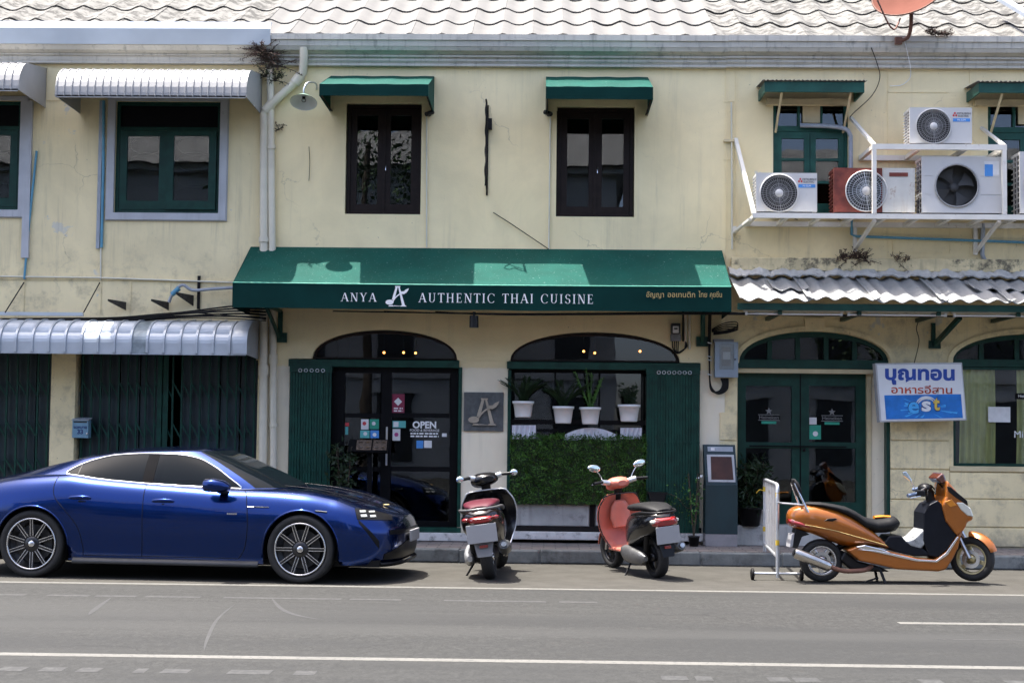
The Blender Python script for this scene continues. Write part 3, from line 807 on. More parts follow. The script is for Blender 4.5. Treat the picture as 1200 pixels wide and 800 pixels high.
sticker(dr, 948.5, 498, 962, 514.5, 'sticker_green', YS2); sticker(dr, 948.5, 489, 957, 497, 'sticker_white', YS2)
p_ = at(955.5, 508, YS2); MB().lathe([(.0005, YS2 - .005), (.035, YS2 - .005), (.035, YS2 - .003)], 14, (p_.x, 0, p_.z), 'y', False).build('sticker_mark', 'sticker_white', dr)
fanlight(HR, oFa, 'green_paint', .07, .07, [at(px_, 410).x for px_ in (1152, 1194)])
bxm(1117, 421.5, 1300, 430, .03, .2).build('window_beam', 'green_paint', HR)
ef = ring((oF[0] + .003, oF[1], oF[2] + .003, at(1180, 430.2).z), (oF[0] + .045, oF[1] - .045, oF[2] + .04, at(1180, 433).z), .05, .12).build('shop_window', 'green_paint', HR)
pane(ef, (oF[0] + .046, oF[1] - .046, oF[2] + .041, at(1180, 433).z), .08, 'clear_glass')
bxm(1113, 547.3, 1300, 553, -.04, .2).build('sill', 'cream_trim', HR, bevel=.006)
sticker(ef, 1158, 476.5, 1184, 494.5, 'sticker_white', .074, 'paper_notice')
p_ = at(1188, 509, .07); text_mb("Mim", .13, p_.x, .072, p_.z, 'LEFT').build('lettering', 'white_print', ef)
p_ = at(1190, 464, .07); MB().box(p_.x, p_.x + .3, .070, .073, p_.z - .04, p_.z + .04).build('beer_decal', 'black_frame', ef); text_mb("Heineken", .06, p_.x + .15, .068, p_.z).build('lettering', 'white_print', ef)
pm('curtain_green', (.80, .79, .36), .85, 0, .1, 4)
for (a, b) in ((1124, 1166), (1191, 1240)):
    rows = []; mbx = MB()
    for i in range(9):
        f = i / 8; row = []
        for j in range(41):
            g = j / 40
            pA = at(a + (b - a) * g, 432 + (545 - 432) * f, .125)
            row.append((pA.x + .01 * math.sin(3 * f), .125 + .026 * math.sin(g * 34 + .6 * f) * (.6 + .4 * f), pA.z))
        rows.append(row)
    cur = MB().grid(rows).build('curtain', 'curtain_green')
    tag(cur, 'yellow-green curtain hanging beside the paper notice in the eatery window' if a < 1180 else 'yellow-green curtain at the frame edge behind the beer decal', 'curtain', 'curtains in the eatery window')

# courses of the rusticated pier and dado
ys = [438, 482, 516, 549.5, 585, 618, 641]
for (a, b, k0) in ((1043.5, 1112.8, 0), (1113.2, 1290, 3), (843.5, 863, 1)):
    for i in range(k0, len(ys) - 1):
        y0_ = ys[i] + (1.0 if not (k0 == 3 and i == 3) else 4.5)
        bxm(a, y0_, b, ys[i + 1] - .4, -.022, -.002).build('stone_course', 'plaster_row', HR, bevel=.006, seg=1)
# arch mouldings
for oa in (oEa, oFa):
    a = arch(oa[0] - .07, oa[1] + .07, oa[2], oa[3] + .065, 30); b = arch(oa[0] - .006, oa[1] + .006, oa[2], oa[3] + .006, 30)
    mb = MB(); n = len(a)
    for (ya, off) in ((-.03, 0),):
        v = [(p[0], -.03, p[1]) for p in a] + [(p[0], -.03, p[1]) for p in b] + [(p[0], -.002, p[1]) for p in a] + [(p[0], -.002, p[1]) for p in b]
        f = []
        for i in range(n - 1):
            f += [(i, i + 1, n + i + 1, n + i), (i + 1, i, 2 * n + i, 2 * n + i + 1), (n + i, n + i + 1, 3 * n + i + 1, 3 * n + i)]
        mb.add(v, f)
    mb.build('arch_moulding', 'plaster_row', HR, recalc=True)
bxm(943, 372, 967, 388, -.035, -.002).build('keystone', 'plaster_row', HR, bevel=.006)
# string course over the tiled canopy, wall panels' raised lines
bxm(857, 303, 1290, 318, -.09, -.002).build('string_course', 'plaster_stained', HR, bevel=.01)
for (a, b, c_, d) in ((1040, 168, 1113, 169.6), (1040, 107, 1112, 108.6), (848, 118, 861, 119.4), (848, 186, 861, 187.4), (1046, 265, 1112, 266.5), (1046, 295, 1112, 296.5), (1113, 265, 1114.2, 297), (1046, 265, 1047.2, 297), (1137, 82, 1139, 300), (1040.2, 82, 1041.4, 300)):
    bxm(a, b, c_, d, -.010, -.001).build('wall_moulding', 'plaster_row', HR)
for (a, b, c_, d) in ((850, 82, 851.6, 300), (862, 82, 863.4, 300)):
    bxm(a, b, c_, d, -.012, -.001).build('wall_moulding', 'plaster_row', HR)
bxm(848.5, 163, 861, 166, -.05, -.001).build('wall_bracket', 'cream_trim', HR)
# panel ledges of the yellow house
bxm(-100, 326, 118, 327.6, -.014, -.001).build('wall_moulding', 'plaster_yellow', HL)
bxm(120, 327.5, 270, 329, -.014, -.001).build('wall_moulding', 'plaster_yellow', HL)
for px_ in (27, 117, 152, 198): bxm(px_, 328.5, px_ + 1.4, 366, -.010, -.001).build('wall_moulding', 'plaster_yellow', HL)
bxm(55, 80, 82, 118, -.012, -.001).build('wall_panel', 'plaster_yellow', HL)
# plinth of the restaurant
bxm(322, 623.5, 594, 633, -.10, -.003).build('plinth', 'plinth_white', HC, bevel=.012)
bxm(594.2, 623.5, 824, 633, -.10, .3).build('plinth', 'plinth_white', HC, bevel=.012)
bxm(300, 421, 338, 422.2, -.006, -.001).build('paint_edge', 'plaster_centre', HC); bxm(541, 422, 594, 423.2, -.008, -.001).build('wall_moulding', 'plaster_centre', HC)

# ------------------------------------------------------------------ gates
def lattice_gate(o, label, nb, extra):
    x0, x1, zt = o[0], o[1], o[3]
    zb = PAV_Z - .02; Y = .10
    g = thing('folding_gate', label, 'gate', ((x0 + x1) / 2, Y, zb), group='green folding lattice gates')
    MB().box(x0, x1, Y - .02, Y + .06, zt - .06, zt).build('top_track', 'green_gate', g); MB().box(x0, x1, Y - .01, Y + .05, zb, zb + .03).build('bottom_track', 'green_gate', g)
    sp = (x1 - x0) / nb
    L0 = org(g)
    bar = MB().box(-.012, .012, -.012, .012, zb + .03, zt - .06).build('bar', 'green_gate', g, False); bar.location = Vector((x0 + sp * .5, Y + .01, 0)) - L0
    copies(bar, g, [Vector((x0 + sp * (i + .5), Y + .01, 0)) - L0 for i in range(1, nb)])
    lk = None
    for zc in (zb + .35, zb + .95, zb + 1.45, zb + 2.0):
        for i in range(nb - 1):
            for s_ in (-1, 1):
                if lk is None:
                    lk = MB().bar((-sp / 2, 0, -.11), (sp / 2, 0, .11), .004, .016).build('lattice_link', 'green_gate', g, False); o_ = lk
                else: o_ = copies(lk, g, [(0, 0, 0)])[0]
                o_.location = Vector((x0 + sp * (i + 1), Y + .012 + s_ * .016, zc)) - L0
                if s_ < 0: o_.scale = (-1, 1, 1)
    for q in extra:
        MB().box(x0 + (x1 - x0) * q - .03, x0 + (x1 - x0) * q + .03, Y - .022, Y - .004, zb + .03, zt - .06).build('meeting_stile', 'green_gate', g)
    return g
pm('door_blue_dark', (.014, .030, .036), .35, 0, .35, 2.5)
lattice_gate((oG1[0], oG1[1] - .004, 0, oG1[3]), 'green folding gate at the picture edge, beside the yellow pier', 17, ())
lattice_gate((oG2[0] + .004, oG2[1] - .004, 0, oG2[3]), 'wide green folding gate between yellow pier and white downpipes', 20, (.455, .49))
for o in (oG1, oG2):
    n = 9 if o is oG1 else 9; wd = (o[1] - o[0]) / n
    for i in range(n):
        if o is oG2 and i in (4,): continue
        MB().box(o[0] + wd * i + .008, o[0] + wd * (i + 1) - .008, .2, .24, PAV_Z - .02, o[3] - .02).build('door_panel', 'door_blue_dark', HL, bevel=.006)
def folded_gate(px0, px1, py0, py1, nb, nr, label, Y=-.07):
    x0, x1, z0, z1 = rect(px0, py0, px1, py1, Y)
    g = thing('folded_gate', label, 'gate', ((x0 + x1) / 2, Y, z0), group='green gates folded back')
    L0 = org(g); sp = (x1 - x0) / nb
    bar = MB().prism([(-sp * .44, -.018), (sp * .44, -.018), (sp * .44, .002), (sp * .25, .03), (-sp * .25, .03), (-sp * .44, .002)], 'z', z0, z1 - .06).build('bar', 'green_gate', g, False)
    bar.location = Vector((x0 + sp * .5, Y, 0)) - L0
    rn = random.Random(int(px0))
    copies(bar, g, [Vector((x0 + sp * (i + .5), Y + rn.uniform(-.012, .012), 0)) - L0 for i in range(1, nb)])
    MB().box(x0 - .004, x1 + .004, Y - .03, Y + .05, z1 - .058, z1 + .03).build('top_track', 'green_gate', g)
    MB().box(x0, x1, Y - .026, Y - .020, z0 + .55 * (z1 - z0), z0 + .55 * (z1 - z0) + .016).build('cross_strap', 'green_paint', g)
    for q in (.14, .36, .76, .90): MB().box(x0, x1, Y - .025, Y - .0205, z0 + q * (z1 - z0), z0 + q * (z1 - z0) + .010).build('cross_strap', 'green_paint', g)
    rr = None
    for i in range(nr):
        f = (i + .5) / nr
        if rr is None:
            mb = MB(); mb.tube([(.022 * math.cos(a_ * math.pi / 8), 0, .022 * math.sin(a_ * math.pi / 8)) for a_ in range(17)], .005, 5, False)
            rr = mb.build('roller', 'galvanised', g, False); o_ = rr
        else: o_ = copies(rr, g, [(0, 0, 0)])[0]
        xx = x0 + (x1 - x0) * (.18 + .68 * f)
        o_.location = Vector((xx, Y - .036, z1 - .035)) - L0
    return g
folded_gate(338.5, 387.5, 431, 622, 15, 5, 'green gate folded back beside the restaurant entrance')
folded_gate(757, 819.5, 433.5, 624, 19, 7, 'green gate folded back beside the hedge and vitrine')
# ------------------------------------------------------------------ canopies and awnings
# white ribbed canopies over the yellow house's windows
def white_canopy(pxb0, pxb1, label, pyt=88):
    pym = pyt + 26
    x0, x1 = at(pxb0, pym).x, at(pxb1, pym).x
    zb = zy((pxb0 + pxb1) / 2, pym + 19, 0); D = 1.0
    zt = zy((pxb0 + pxb1) / 2, pyt - 1, 0)
    g = thing('window_canopy', label, 'canopy', ((x0 + x1) / 2, 0, zb), group='white ribbed canopies over the upper windows')
    L0 = org(g)
    prof = [(-.004, zt)]
    for i in range(9):
        a = i / 8; prof.append((-.60 - .40 * math.sin(a * math.pi / 2), zb + .06 + (zt - .10 - zb - .06) * math.cos(a * math.pi / 2)))
    prof.append((-1.0, zb))
    n = max(1, round((x1 - x0) / .098)); w_ = (x1 - x0) / n
    mb = MB(); rows = [[(w_ * f, p[0] - lift, p[1] + lift) for (f, lift) in ((0, 0), (.06, .012), (.14, .012), (.2, 0), (1.0, 0))] for p in prof]
    mb.grid(rows, False)
    sl_ = mb.build('slat', 'canopy_white', g, False); sl_.location = Vector((x0, 0, 0)) - L0
    copies(sl_, g, [Vector((x0 + w_ * i, 0, 0)) - L0 for i in range(1, n)])
    for xx in (x0 - .012, x1 + .002):
        MB().prism([(p[0], p[1] + .005) for p in prof] + [(-.004, zb)], 'x', xx, xx + .01).build('end_panel', 'canopy_white', g, recalc=True)
    MB().box(x0 + .0, x1, -1.0, -.985, zb - .012, zb + .02).build('front_edge', 'canopy_white', g)
    return g
white_canopy(-150, 53, 'white ribbed canopy cut off at the picture edge', 81)
white_canopy(95, 306, 'white ribbed canopy over the grey-framed green window', 89)

# green canvas canopies over the brown windows
def canvas_canopy(pb0, pb1, pyt, pyf, pyv, label):
    D = .97
    x0, x1 = at(pb0, pyt).x, at(pb1, pyt).x
    xm = (pb0 + pb1) / 2
    zt = zy(xm, pyt, 0); zf = zy(xm, pyf, -D); zv = zy(xm, pyv, -D)
    g = thing('window_awning', label, 'awning', ((x0 + x1) / 2, 0, zv), group='green canvas awnings over the brown windows')
    MB().grid([[(x0 + (x1 - x0) * i / 10, -D * j / 6, zt + (zf - zt) * j / 6 - .006 * math.sin(math.pi * j / 6) - .004 * math.sin(i * 1.9)) for i in range(11)] for j in range(7)], False).build('canvas_top', 'canvas_green', g, solid=.004)
    MB().grid([[(x0 + (x1 - x0) * i / 10, -D - .002 * math.sin(i * 2.3), zf + (zv - zf) * j / 2) for i in range(11)] for j in range(3)]).build('valance', 'canvas_dark', g, solid=.004)
    for xx in (x0, x1):
        MB().add([(xx, -.004, zt), (xx, -D, zf), (xx, -D, zv), (xx, -.004, zv)], [(0, 1, 2, 3)]).build('side_flap', 'canvas_green', g, solid=.004)
    for xx in (x0 + .02, x1 - .02):
        MB().tube([(xx, -.01, zv + .02), (xx, -D + .02, zv + .02)], .011, 6).build('frame_tube', 'iron_black', g)
    MB().tube([(x0 + .02, -D + .015, zv + .02), (x1 - .02, -D + .015, zv + .02)], .011, 6).build('frame_tube', 'iron_black', g)
    return g
canvas_canopy(388, 509, 89.5, 99, 112.5, 'small green canvas awning between the wall lamp and the black iron bracket')
canvas_canopy(640, 759, 90.5, 102, 116.5, 'small green canvas awning over the brown window above the hedge')

# lettering with serifs, drawn stroke by stroke
def glyph(ch):
    """polygons on a cap height of 1; returns (list of polygons, advance)"""
    P = []
    def st(x0, y0, x1, y1, w_): 
        P.append([(x0 - w_ / 2, y0), (x0 + w_ / 2, y0), (x1 + w_ / 2, y1), (x1 - w_ / 2, y1)])
    def sf(x, y, w_): P.append([(x - w_ / 2, y - .0), (x + w_ / 2, y - .0), (x + w_ / 2, y + .045), (x - w_ / 2, y + .045)])
    def arcs(cx, cy, rx, ry, a0, a1, w0, w1, n=16):
        o, i = [], []
        for k in range(n + 1):
            a = R(a0 + (a1 - a0) * k / n); wv = w0 + (w1 - w0) * abs(math.cos(a))
            o.append((cx + rx * math.cos(a), cy + ry * math.sin(a))); i.append((cx + (rx - wv) * math.cos(a), cy + (ry - wv * .55) * math.sin(a)))
        P.append(o + i[::-1])
    TH, TN = .15, .055
    if ch == 'A':
        st(.10, 0, .40, 1, TN); st(.74, 0, .42, 1, TH); st(.22, .32, .22, .37, .0); P.append([(.22, .33), (.62, .33), (.60, .38), (.235, .38)]); sf(.10, 0, .24); sf(.74, 0, .30); adv = .88
    elif ch == 'N':
        st(.14, 0, .14, 1, TN); st(.70, 0, .70, 1, TN); st(.68, 0, .16, 1, TH); sf(.14, 0, .24); sf(.70, .955, .24); sf(.10, .955, .22); adv = .86
    elif ch == 'Y':
        st(.40, 0, .40, .46, .13); st(.40, .44, .14, 1, .14); st(.42, .44, .68, 1, TN); sf(.40, 0, .28); sf(.14, .955, .28); sf(.68, .955, .22); adv = .82
    elif ch == 'U':
        st(.18, .28, .18, 1, .13); st(.66, .28, .66, 1, TN); arcs(.40, .30, .285, .30, 180, 360, .05, .10); sf(.18, .955, .28); sf(.66, .955, .24); adv = .86
    elif ch == 'T':
        st(.36, 0, .36, .95, .13); P.append([(.02, .945), (.70, .945), (.70, 1), (.02, 1)]); P.append([(.02, .80), (.05, .80), (.09, .945), (.02, .945)]); P.append([(.70, .80), (.67, .80), (.63, .945), (.70, .945)]); sf(.36, 0, .30); adv = .74
    elif ch == 'H':
        st(.17, 0, .17, 1, .13); st(.69, 0, .69, 1, .13); P.append([(.17, .49), (.69, .49), (.69, .54), (.17, .54)])
        for x in (.17, .69): sf(x, 0, .28); sf(x, .955, .28)
        adv = .90
    elif ch == 'E':
        st(.17, 0, .17, 1, .13); P.append([(.05, 0), (.60, 0), (.60, .05), (.05, .05)]); P.append([(.05, .95), (.57, .95), (.57, 1), (.05, 1)]); P.append([(.17, .49), (.46, .49), (.46, .535), (.17, .535)])
        P.append([(.57, .05), (.61, .05), (.63, .22), (.60, .22)]); P.append([(.54, .95), (.57, .95), (.58, .80), (.555, .80)]); P.append([(.44, .40), (.47, .40), (.47, .62), (.44, .62)]); adv = .72
    elif ch == 'I':
        st(.17, 0, .17, 1, .13); sf(.17, 0, .28); sf(.17, .955, .28); adv = .38
    elif ch == 'C':
        arcs(.46, .5, .42, .515, 42, 318, .05, .12, 26); P.append([(.72, .70), (.76, .70), (.78, .95), (.75, .95)]); adv = .86
    elif ch == 'S':
        arcs(.33, .735, .25, .265, 20, 205, .06, .10, 14); arcs(.33, .735, .25, .265, 205, 285, .06, .13, 8)
        arcs(.33, .265, .27, .275, 105, -25, .06, .13, 10); arcs(.33, .265, .27, .275, -25, -165, .06, .10, 12)
        P.append([(.55, .74), (.58, .74), (.58, .95), (.555, .95)]); P.append([(.06, .05), (.085, .05), (.085, .27), (.06, .27)]); adv = .68
    else: adv = .42
    return P, adv
def serif_text(txt, x0, x1, z0, h, y, depth=.0012):
    """fit a line of serif capitals between x0 and x1; one mesh a word"""
    tot = 0; tr_ = .16
    for c in txt: tot += glyph(c)[1] + tr_
    tot -= tr_
    sx = (x1 - x0) / tot; x = x0; words_ = [MB()]
    for c in txt:
        P, adv = glyph(c)
        if c == ' ': words_.append(MB())
        for i, p in enumerate(P):
            yy = y - i * .00025
            pts = [(x + q[0] * sx, z0 + q[1] * h) for q in p]
            words_[-1].prism(pts, 'y', yy - depth, yy)
        x += (adv + tr_) * sx
    return words_
def emblem(cx, cz, h, y, s=1):
    """a serif A crossed by a spoon that ends in a leaf"""
    mb = MB()
    def pg(pts, k): mb.prism([(cx + p[0] * h, cz + p[1] * h) for p in pts], 'y', y - .0016 - k * .0006, y - k * .0006)
    pg([(-.26, -.18), (-.13, -.18), (.02, .44), (-.08, .44)], 0)                 # stem down to the spoon
    pg([(.04, .44), (.11, .44), (.38, -.46), (.24, -.46)], 1)                    # right stem
    pg([(-.10, .42), (.13, .42), (.15, .48), (-.11, .48)], 2)
    pg([(.14, -.50), (.46, -.50), (.40, -.44), (.20, -.44)], 3)
    pg([(-.42, -.50), (-.16, -.50), (-.20, -.44), (-.36, -.44)], 4)
    pg([(-.16, -.49), (.14, -.49), (.14, -.475), (-.16, -.455)], 5)
    pg([(-.36 + .19 * math.cos(a) - .05 * math.sin(a), -.30 + .035 * math.cos(a) + .115 * math.sin(a)) for a in [2 * math.pi * i / 18 for i in range(18)]], 6)   # bowl
    q0, q1, q2 = (-.20, -.26), (-.06, .02), (.22, .14)
    o, i_ = [], []
    for k in range(11):
        t_ = k / 10; x = (1 - t_) ** 2 * q0[0] + 2 * t_ * (1 - t_) * q1[0] + t_ * t_ * q2[0]; z = (1 - t_) ** 2 * q0[1] + 2 * t_ * (1 - t_) * q1[1] + t_ * t_ * q2[1]
        o.append((x - .02, z + .02)); i_.append((x + .02, z - .02))
    pg(o + i_[::-1], 7)
    pg([(.14, .12), (.20, .22), (.32, .23), (.40, .31), (.56, .38), (.52, .27), (.44, .16), (.32, .09), (.22, .10)], 8)       # leaf
    return mb

# the long restaurant awning
DA = 1.14
xA0, xA1 = at(294, 292).x, at(846, 292).x
xF0, xF1 = at(272.5, 345, -DA).x, at(857, 345, -DA).x
zA = zy(570, 291.5, 0); zAf = zy(570, 334, -DA); zAv = zy(570, 362.8, -DA)
aw = thing('shop_awning', 'long dark green canvas awning with white restaurant lettering over the arches', 'awning', ((xA0 + xA1) / 2, 0, zAv))
rows = []
for j in range(9):
    f = j / 8; row = []
    for i in range(49):
        g = i / 48
        xx = (xA0 + (xA1 - xA0) * g) * (1 - f) + (xF0 + (xF1 - xF0) * g) * f
        sag = -.010 * math.sin(math.pi * f) - .003 * math.sin(math.pi * f) * math.cos(2 * math.pi * g * 7) - .008 * f * math.sin(g * math.pi)
        row.append((xx, -DA * f - .002, zA + (zAf - zA) * f + sag))
    rows.append(row)
MB().grid(rows).build('canvas_top', 'canvas_green', aw, solid=.005)
MB().grid([[(xF0 + (xF1 - xF0) * i / 48, -DA - .004 - .004 * math.sin(i * .9) * j / 3, zAf + (zAv - zAf) * j / 3 - .008 * math.sin(math.pi * i / 48) * (1 + .4 * math.sin(i * .7) * j / 3)) for i in range(49)] for j in range(4)]).build('valance', 'canvas_dark', aw, solid=.005)
pm('canvas_hem', (.05, .30, .21), .6, 0, .15, 8)
MB().tube([(xF0 + (xF1 - xF0) * i / 24, -DA - .004, zAf + .004 - .008 * math.sin(math.pi * i / 24)) for i in range(25)], .010, 6).build('front_piping', 'canvas_hem', aw)
for (xa, xb) in ((xA0, xF0), (xA1, xF1)):
    MB().add([(xa, -.003, zA), (xb, -DA, zAf), (xb, -DA, zAv), (xa, -.003, zAv)], [(0, 1, 2, 3)]).build('side_flap', 'canvas_dark', aw, solid=.005)
MB().tube([(xF0 + .02, -DA + .03, zAv + .03), (xF1 - .02, -DA + .03, zAv + .03)], .02, 8).build('frame_tube', 'iron_black', aw)
MB().tube([(xA0 + .02, -.03, zA - .05), (xA1 - .02, -.03, zA - .05)], .02, 8).build('frame_tube', 'iron_black', aw)
for k in range(8):
    xx = xA0 + .05 + (xA1 - xA0 - .1) * k / 7
    MB().tube([(xx, -.03, zA - .05), (xx, -DA + .03, zAf - .04)], .014, 6).build('frame_tube', 'iron_black', aw)
for (pa, pb) in ((322, 337), (816, 830)):
    x0 = at((pa + pb) / 2, 385).x; z0 = zy(330, 401, -.05); z1 = zAv + .05
    MB().box(x0 - .085, x0 + .085, -.05, -.002, z0, z0 + .13).build('wall_plate', 'green_gate', aw)
    MB().box(x0 - .03, x0 + .03, -.08, -.052, z0 + .02, z1).build('bracket_upright', 'green_gate', aw)
    MB().bar((x0 - .01, -.07, z0 + .07), (x0 - .06, -.75, z1 + .0), .035, .05).build('bracket_strut', 'green_gate', aw)
    MB().bar((x0, -.05, z1 - .0), (x0, -DA + .05, z1 - .01), .035, .04).build('bracket_arm', 'green_gate', aw)
YT = -DA - .016
def ztx(py): return zy(570, py, YT)
for (tx, pa, pb, pt, pbm) in (('ANYA', 399.5, 441.5, 343.2, 353.2), ('AUTHENTIC THAI CUISINE', 490.5, 696, 344.2, 355.0)):
    for wd_ in serif_text(tx, at(pa, 348, YT).x, at(pb, 348, YT).x, at((pa + pb) / 2, pbm, YT).z, abs(at(500, pt, YT).z - at(500, pbm, YT).z), YT): wd_.build('lettering', 'white_print', aw)
p_ = at(465.5, 346.8, YT); emblem(p_.x, p_.z, .265, YT).build('emblem', 'white_print', aw)
for (wd_, pa, pb) in (("อัญญา", 757.5, 778), ("ออเทนติก", 782.5, 814.5), ("ไทย", 818.5, 828.5), ("คุยซีน", 832, 846)):
    mb = text_mb(wd_, .095, 0, YT - .001, 0); xs_ = [v[0] for v in mb.v]; q0, q1 = at(pa, 345.5, YT), at(pb, 345.5, YT)
    k_ = (q1.x - q0.x) / (max(xs_) - min(xs_)); xm_ = (max(xs_) + min(xs_)) / 2
    mb.v = [((q0.x + q1.x) / 2 + (v[0] - xm_) * k_, v[1], q0.z + v[2]) for v in mb.v]; mb.build('lettering', 'gold_print', aw)

# grey ribbed tin awning over the folding gates
DT = .82
x0, x1 = at(-120, 395).x, at(303.5, 395).x
zb = zy(200, 414.5, -DT); zt = zy(200, 377.5, -.12)
ta = thing('tin_awning', 'grey ribbed tin awning over the folding gates, one panel rust-streaked', 'awning', ((x0 + x1) / 2, 0, zb))
pm('tin_grey', (.42, .46, .50), .42, .35, .1, 2.0, (.40, .28, .14, .6), 1.4, .72, .80)
pm('tin_old', (.22, .26, .28), .5, .3, .3, 6, (.40, .30, .14, .8), 3, .62, .72)
L0 = org(ta)
def tprof(lift=0):
    out = [(-.06, zt + .03 + lift)]
    for i in range(13):
        a = i / 12 * math.pi / 2
        out.append((-.22 - (DT - .22) * math.sin(a) - (lift if i else 0), zb + .14 + (zt - zb - .14) * math.cos(a) + lift * math.cos(a)))
    out.append((-DT - lift, zb)); return out
n = 23; w_ = (x1 - x0) / n
# panel with fine ridges along its upper half
pf = tprof(); fine_p = []
for i in range(len(pf) - 1):
    for q in range(4):
        f = q / 4; a, b = pf[i], pf[i + 1]
        bump_ = .007 if (q % 2 and 3 < i < 10) else 0
        fine_p.append((a[0] + (b[0] - a[0]) * f - bump_, a[1] + (b[1] - a[1]) * f + bump_ * .5))
fine_p.append(pf[-1])
pn = MB().grid([[(0, p[0], p[1]), (w_ - .004, p[0], p[1])] for p in fine_p], False).build('tin_panel', 'tin_grey', ta, False, solid=.003)
pn.location = Vector((x0 + .002, 0, 0)) - L0
cps = copies(pn, ta, [Vector((x0 + .002 + w_ * i, 0, random.uniform(-.003, .003))) - L0 for i in range(1, n)])
old = MB().grid([[(0, p[0], p[1]), (w_ - .004, p[0], p[1])] for p in pf], False).build('tin_panel', 'tin_old', ta, False, solid=.003)
old.location = cps[15].location; bpy.data.objects.remove(cps[15])
tag(old, 'smooth dark panel with rust streak')
ri = MB().grid([[(-.020, p[0], p[1]), (-.014, p[0] - .02, p[1] + .012), (.014, p[0] - .02, p[1] + .012), (.020, p[0], p[1])] for p in tprof(.002)], False).build('rib', 'tin_grey', ta, False)
ri.location = Vector((x0 + w_, 0, 0)) - L0
copies(ri, ta, [Vector((x0 + w_ * i, 0, 0)) - L0 for i in range(2, n)])
pr = tprof(.008)
MB().prism([(p[0], p[1]) for p in pr] + [(-.06, zb - .02)], 'x', x1 + .001, x1 + .012).build('end_panel', 'tin_grey', ta, recalc=True)
MB().grid([[(x1 - .17, p[0] - .006, p[1] + .006), (x1 + .014, p[0] - .006, p[1] + .006)] for p in tprof(.012)], False).build('end_trim', 'tin_grey', ta, solid=.004)
MB().box(x0, x1, -DT, -DT + .02, zb - .012, zb + .02).build('front_edge', 'tin_grey', ta)
for q in range(5):
    xx = x0 + 1.0 + q * .95
    MB().bar((xx, -.02, zt + .02), (xx, -DT + .03, zb + .06), .025, .025).build('support_arm', 'iron_black', ta)

# green-edged tin hoods over the eatery's upper windows
def tin_hood(pb0, pb1, pyt, pyb, label, struts):
    D = .55
    x0, x1 = at(pb0, 100, -D).x, at(pb1, 100, -D).x
    zt = zy((pb0 + pb1) / 2, pyt, -D); zb = zy((pb0 + pb1) / 2, pyb, -D)
    g = thing('window_hood', label, 'canopy', ((x0 + x1) / 2, 0, zb), group='green-edged tin hoods over the eatery windows')
    n = 60; rows = []
    for (Y, z) in ((-.003, zt + .06), (-D - .03, zt + .012)):
        rows.append([(x0 - .03 + (x1 - x0 + .06) * i / n, Y, z + .010 * math.sin(i * math.pi * .5 * 1.6)) for i in range(n + 1)])
    MB().grid(rows).build('corrugated_sheet', 'roof_clean', g, solid=.004)
    MB().box(x0, x1, -D, -D + .025, zb, zt).build('fascia', 'green_faded', g)
    for xx in (x0, x1 - .025): MB().box(xx, xx + .025, -D + .027, -.003, zb, zt).build('side_board', 'green_faded', g)
    MB().box(x0 + .1, x1 - .1, -.10, -.003, zb - .06, zb + .02).build('back_beam', 'cream_trim', g)
    for px_ in struts:
        p_ = at(px_, 112, -.02)
        MB().bar((p_.x, -D + .05, zb + .01), (p_.x, -.01, zb - .42), .026, .026).build('strut', 'cream_trim', g)
    return g
tin_hood(896, 1013, 96, 108, 'rusty-topped green window hood above the three lower air conditioners', (909, 988))
tin_hood(1147, 1270, 97.5, 109, 'green window hood beside the topmost air conditioner, cut by the picture edge', (1161,))

# corrugated cement canopy over the eatery front
DR = 1.12
x0, x1 = at(858, 340, -.6).x + .02, 9.0
zt = zy(1020, 326, -.05); zf = zy(1020, 354, -DR)
rc_ = thing('corrugated_canopy', 'grey corrugated cement canopy over the eatery arches, patched with sunlight', 'canopy', ((x0 + 6) / 2, 0, zf))
L0 = org(rc_)
PW = .235; NW = 4
def corr(nw, L, amp=.023):
    mb = MB(); n = nw * 8; rows = []
    for (f, lift) in ((0, 0), (1, .014)):
        rows.append([(PW * nw * i / n, -L * f, amp * math.cos(2 * math.pi * i / 8) + lift) for i in range(n + 1)])
    return mb.grid(rows)
sl_len = math.hypot(DR + .02, zt - zf)
ang = math.atan2(zt - zf, DR + .02)
cs = corr(NW, sl_len).build('cement_sheet', 'fibre_cement', rc_, False, solid=.010)
cs.location = Vector((x0, -.04, zt)) - L0; cs.rotation_euler = (ang, 0, 0)
nsh = 9
copies(cs, rc_, [Vector((x0 + (PW * NW - .10) * i, -.04, zt + .011 * (i % 2))) - L0 for i in range(1, nsh)], [(ang + random.uniform(-.01, .01), 0, random.uniform(-.006, .006)) for i in range(1, nsh)])
# short patching sheets lying on top
for (px_, py_, w2, L2) in ((905, 344, 2, .52), (1128, 345, 4, .45), (1182, 346, 3, .40)):
    p_ = at(px_, py_, -.6)
    s2 = corr(w2, L2).build('patch_sheet', 'fibre_cement', rc_, False, solid=.009)
    s2.location = Vector((x0 + PW * round((p_.x - x0) / PW), -.33, zt - .29 * math.tan(ang) + .035)) - L0; s2.rotation_euler = (ang, 0, 0)
MB().box(x0 - .02, x1, -DR - .004, -DR + .03, zf - .11, zf - .025).build('fascia', 'green_paint', rc_)
rows = []
for j in range(5):
    row = []
    for i in range(121):
        g = i / 120; xx = x0 + (x1 - x0) * g
        a = j / 4
        row.append((xx, -.004 - .20 * a + .02 * math.sin(i * 1.3), zt + .13 - .12 * a ** 1.4 + .022 * math.sin(i * .9 + 2 * a) * (1 - a * .3) + .012 * math.sin(i * 2.7)))
    rows.append(row)
MB().grid(rows).build('mortar_flashing', 'mortar', rc_, solid=.02)
for q in range(5):
    xx = x0 + .5 + q * 1.0
    MB().box(xx, xx + .05, -DR + .05, -.01, zf - .16, zf - .11).build('rafter', 'green_paint', rc_)
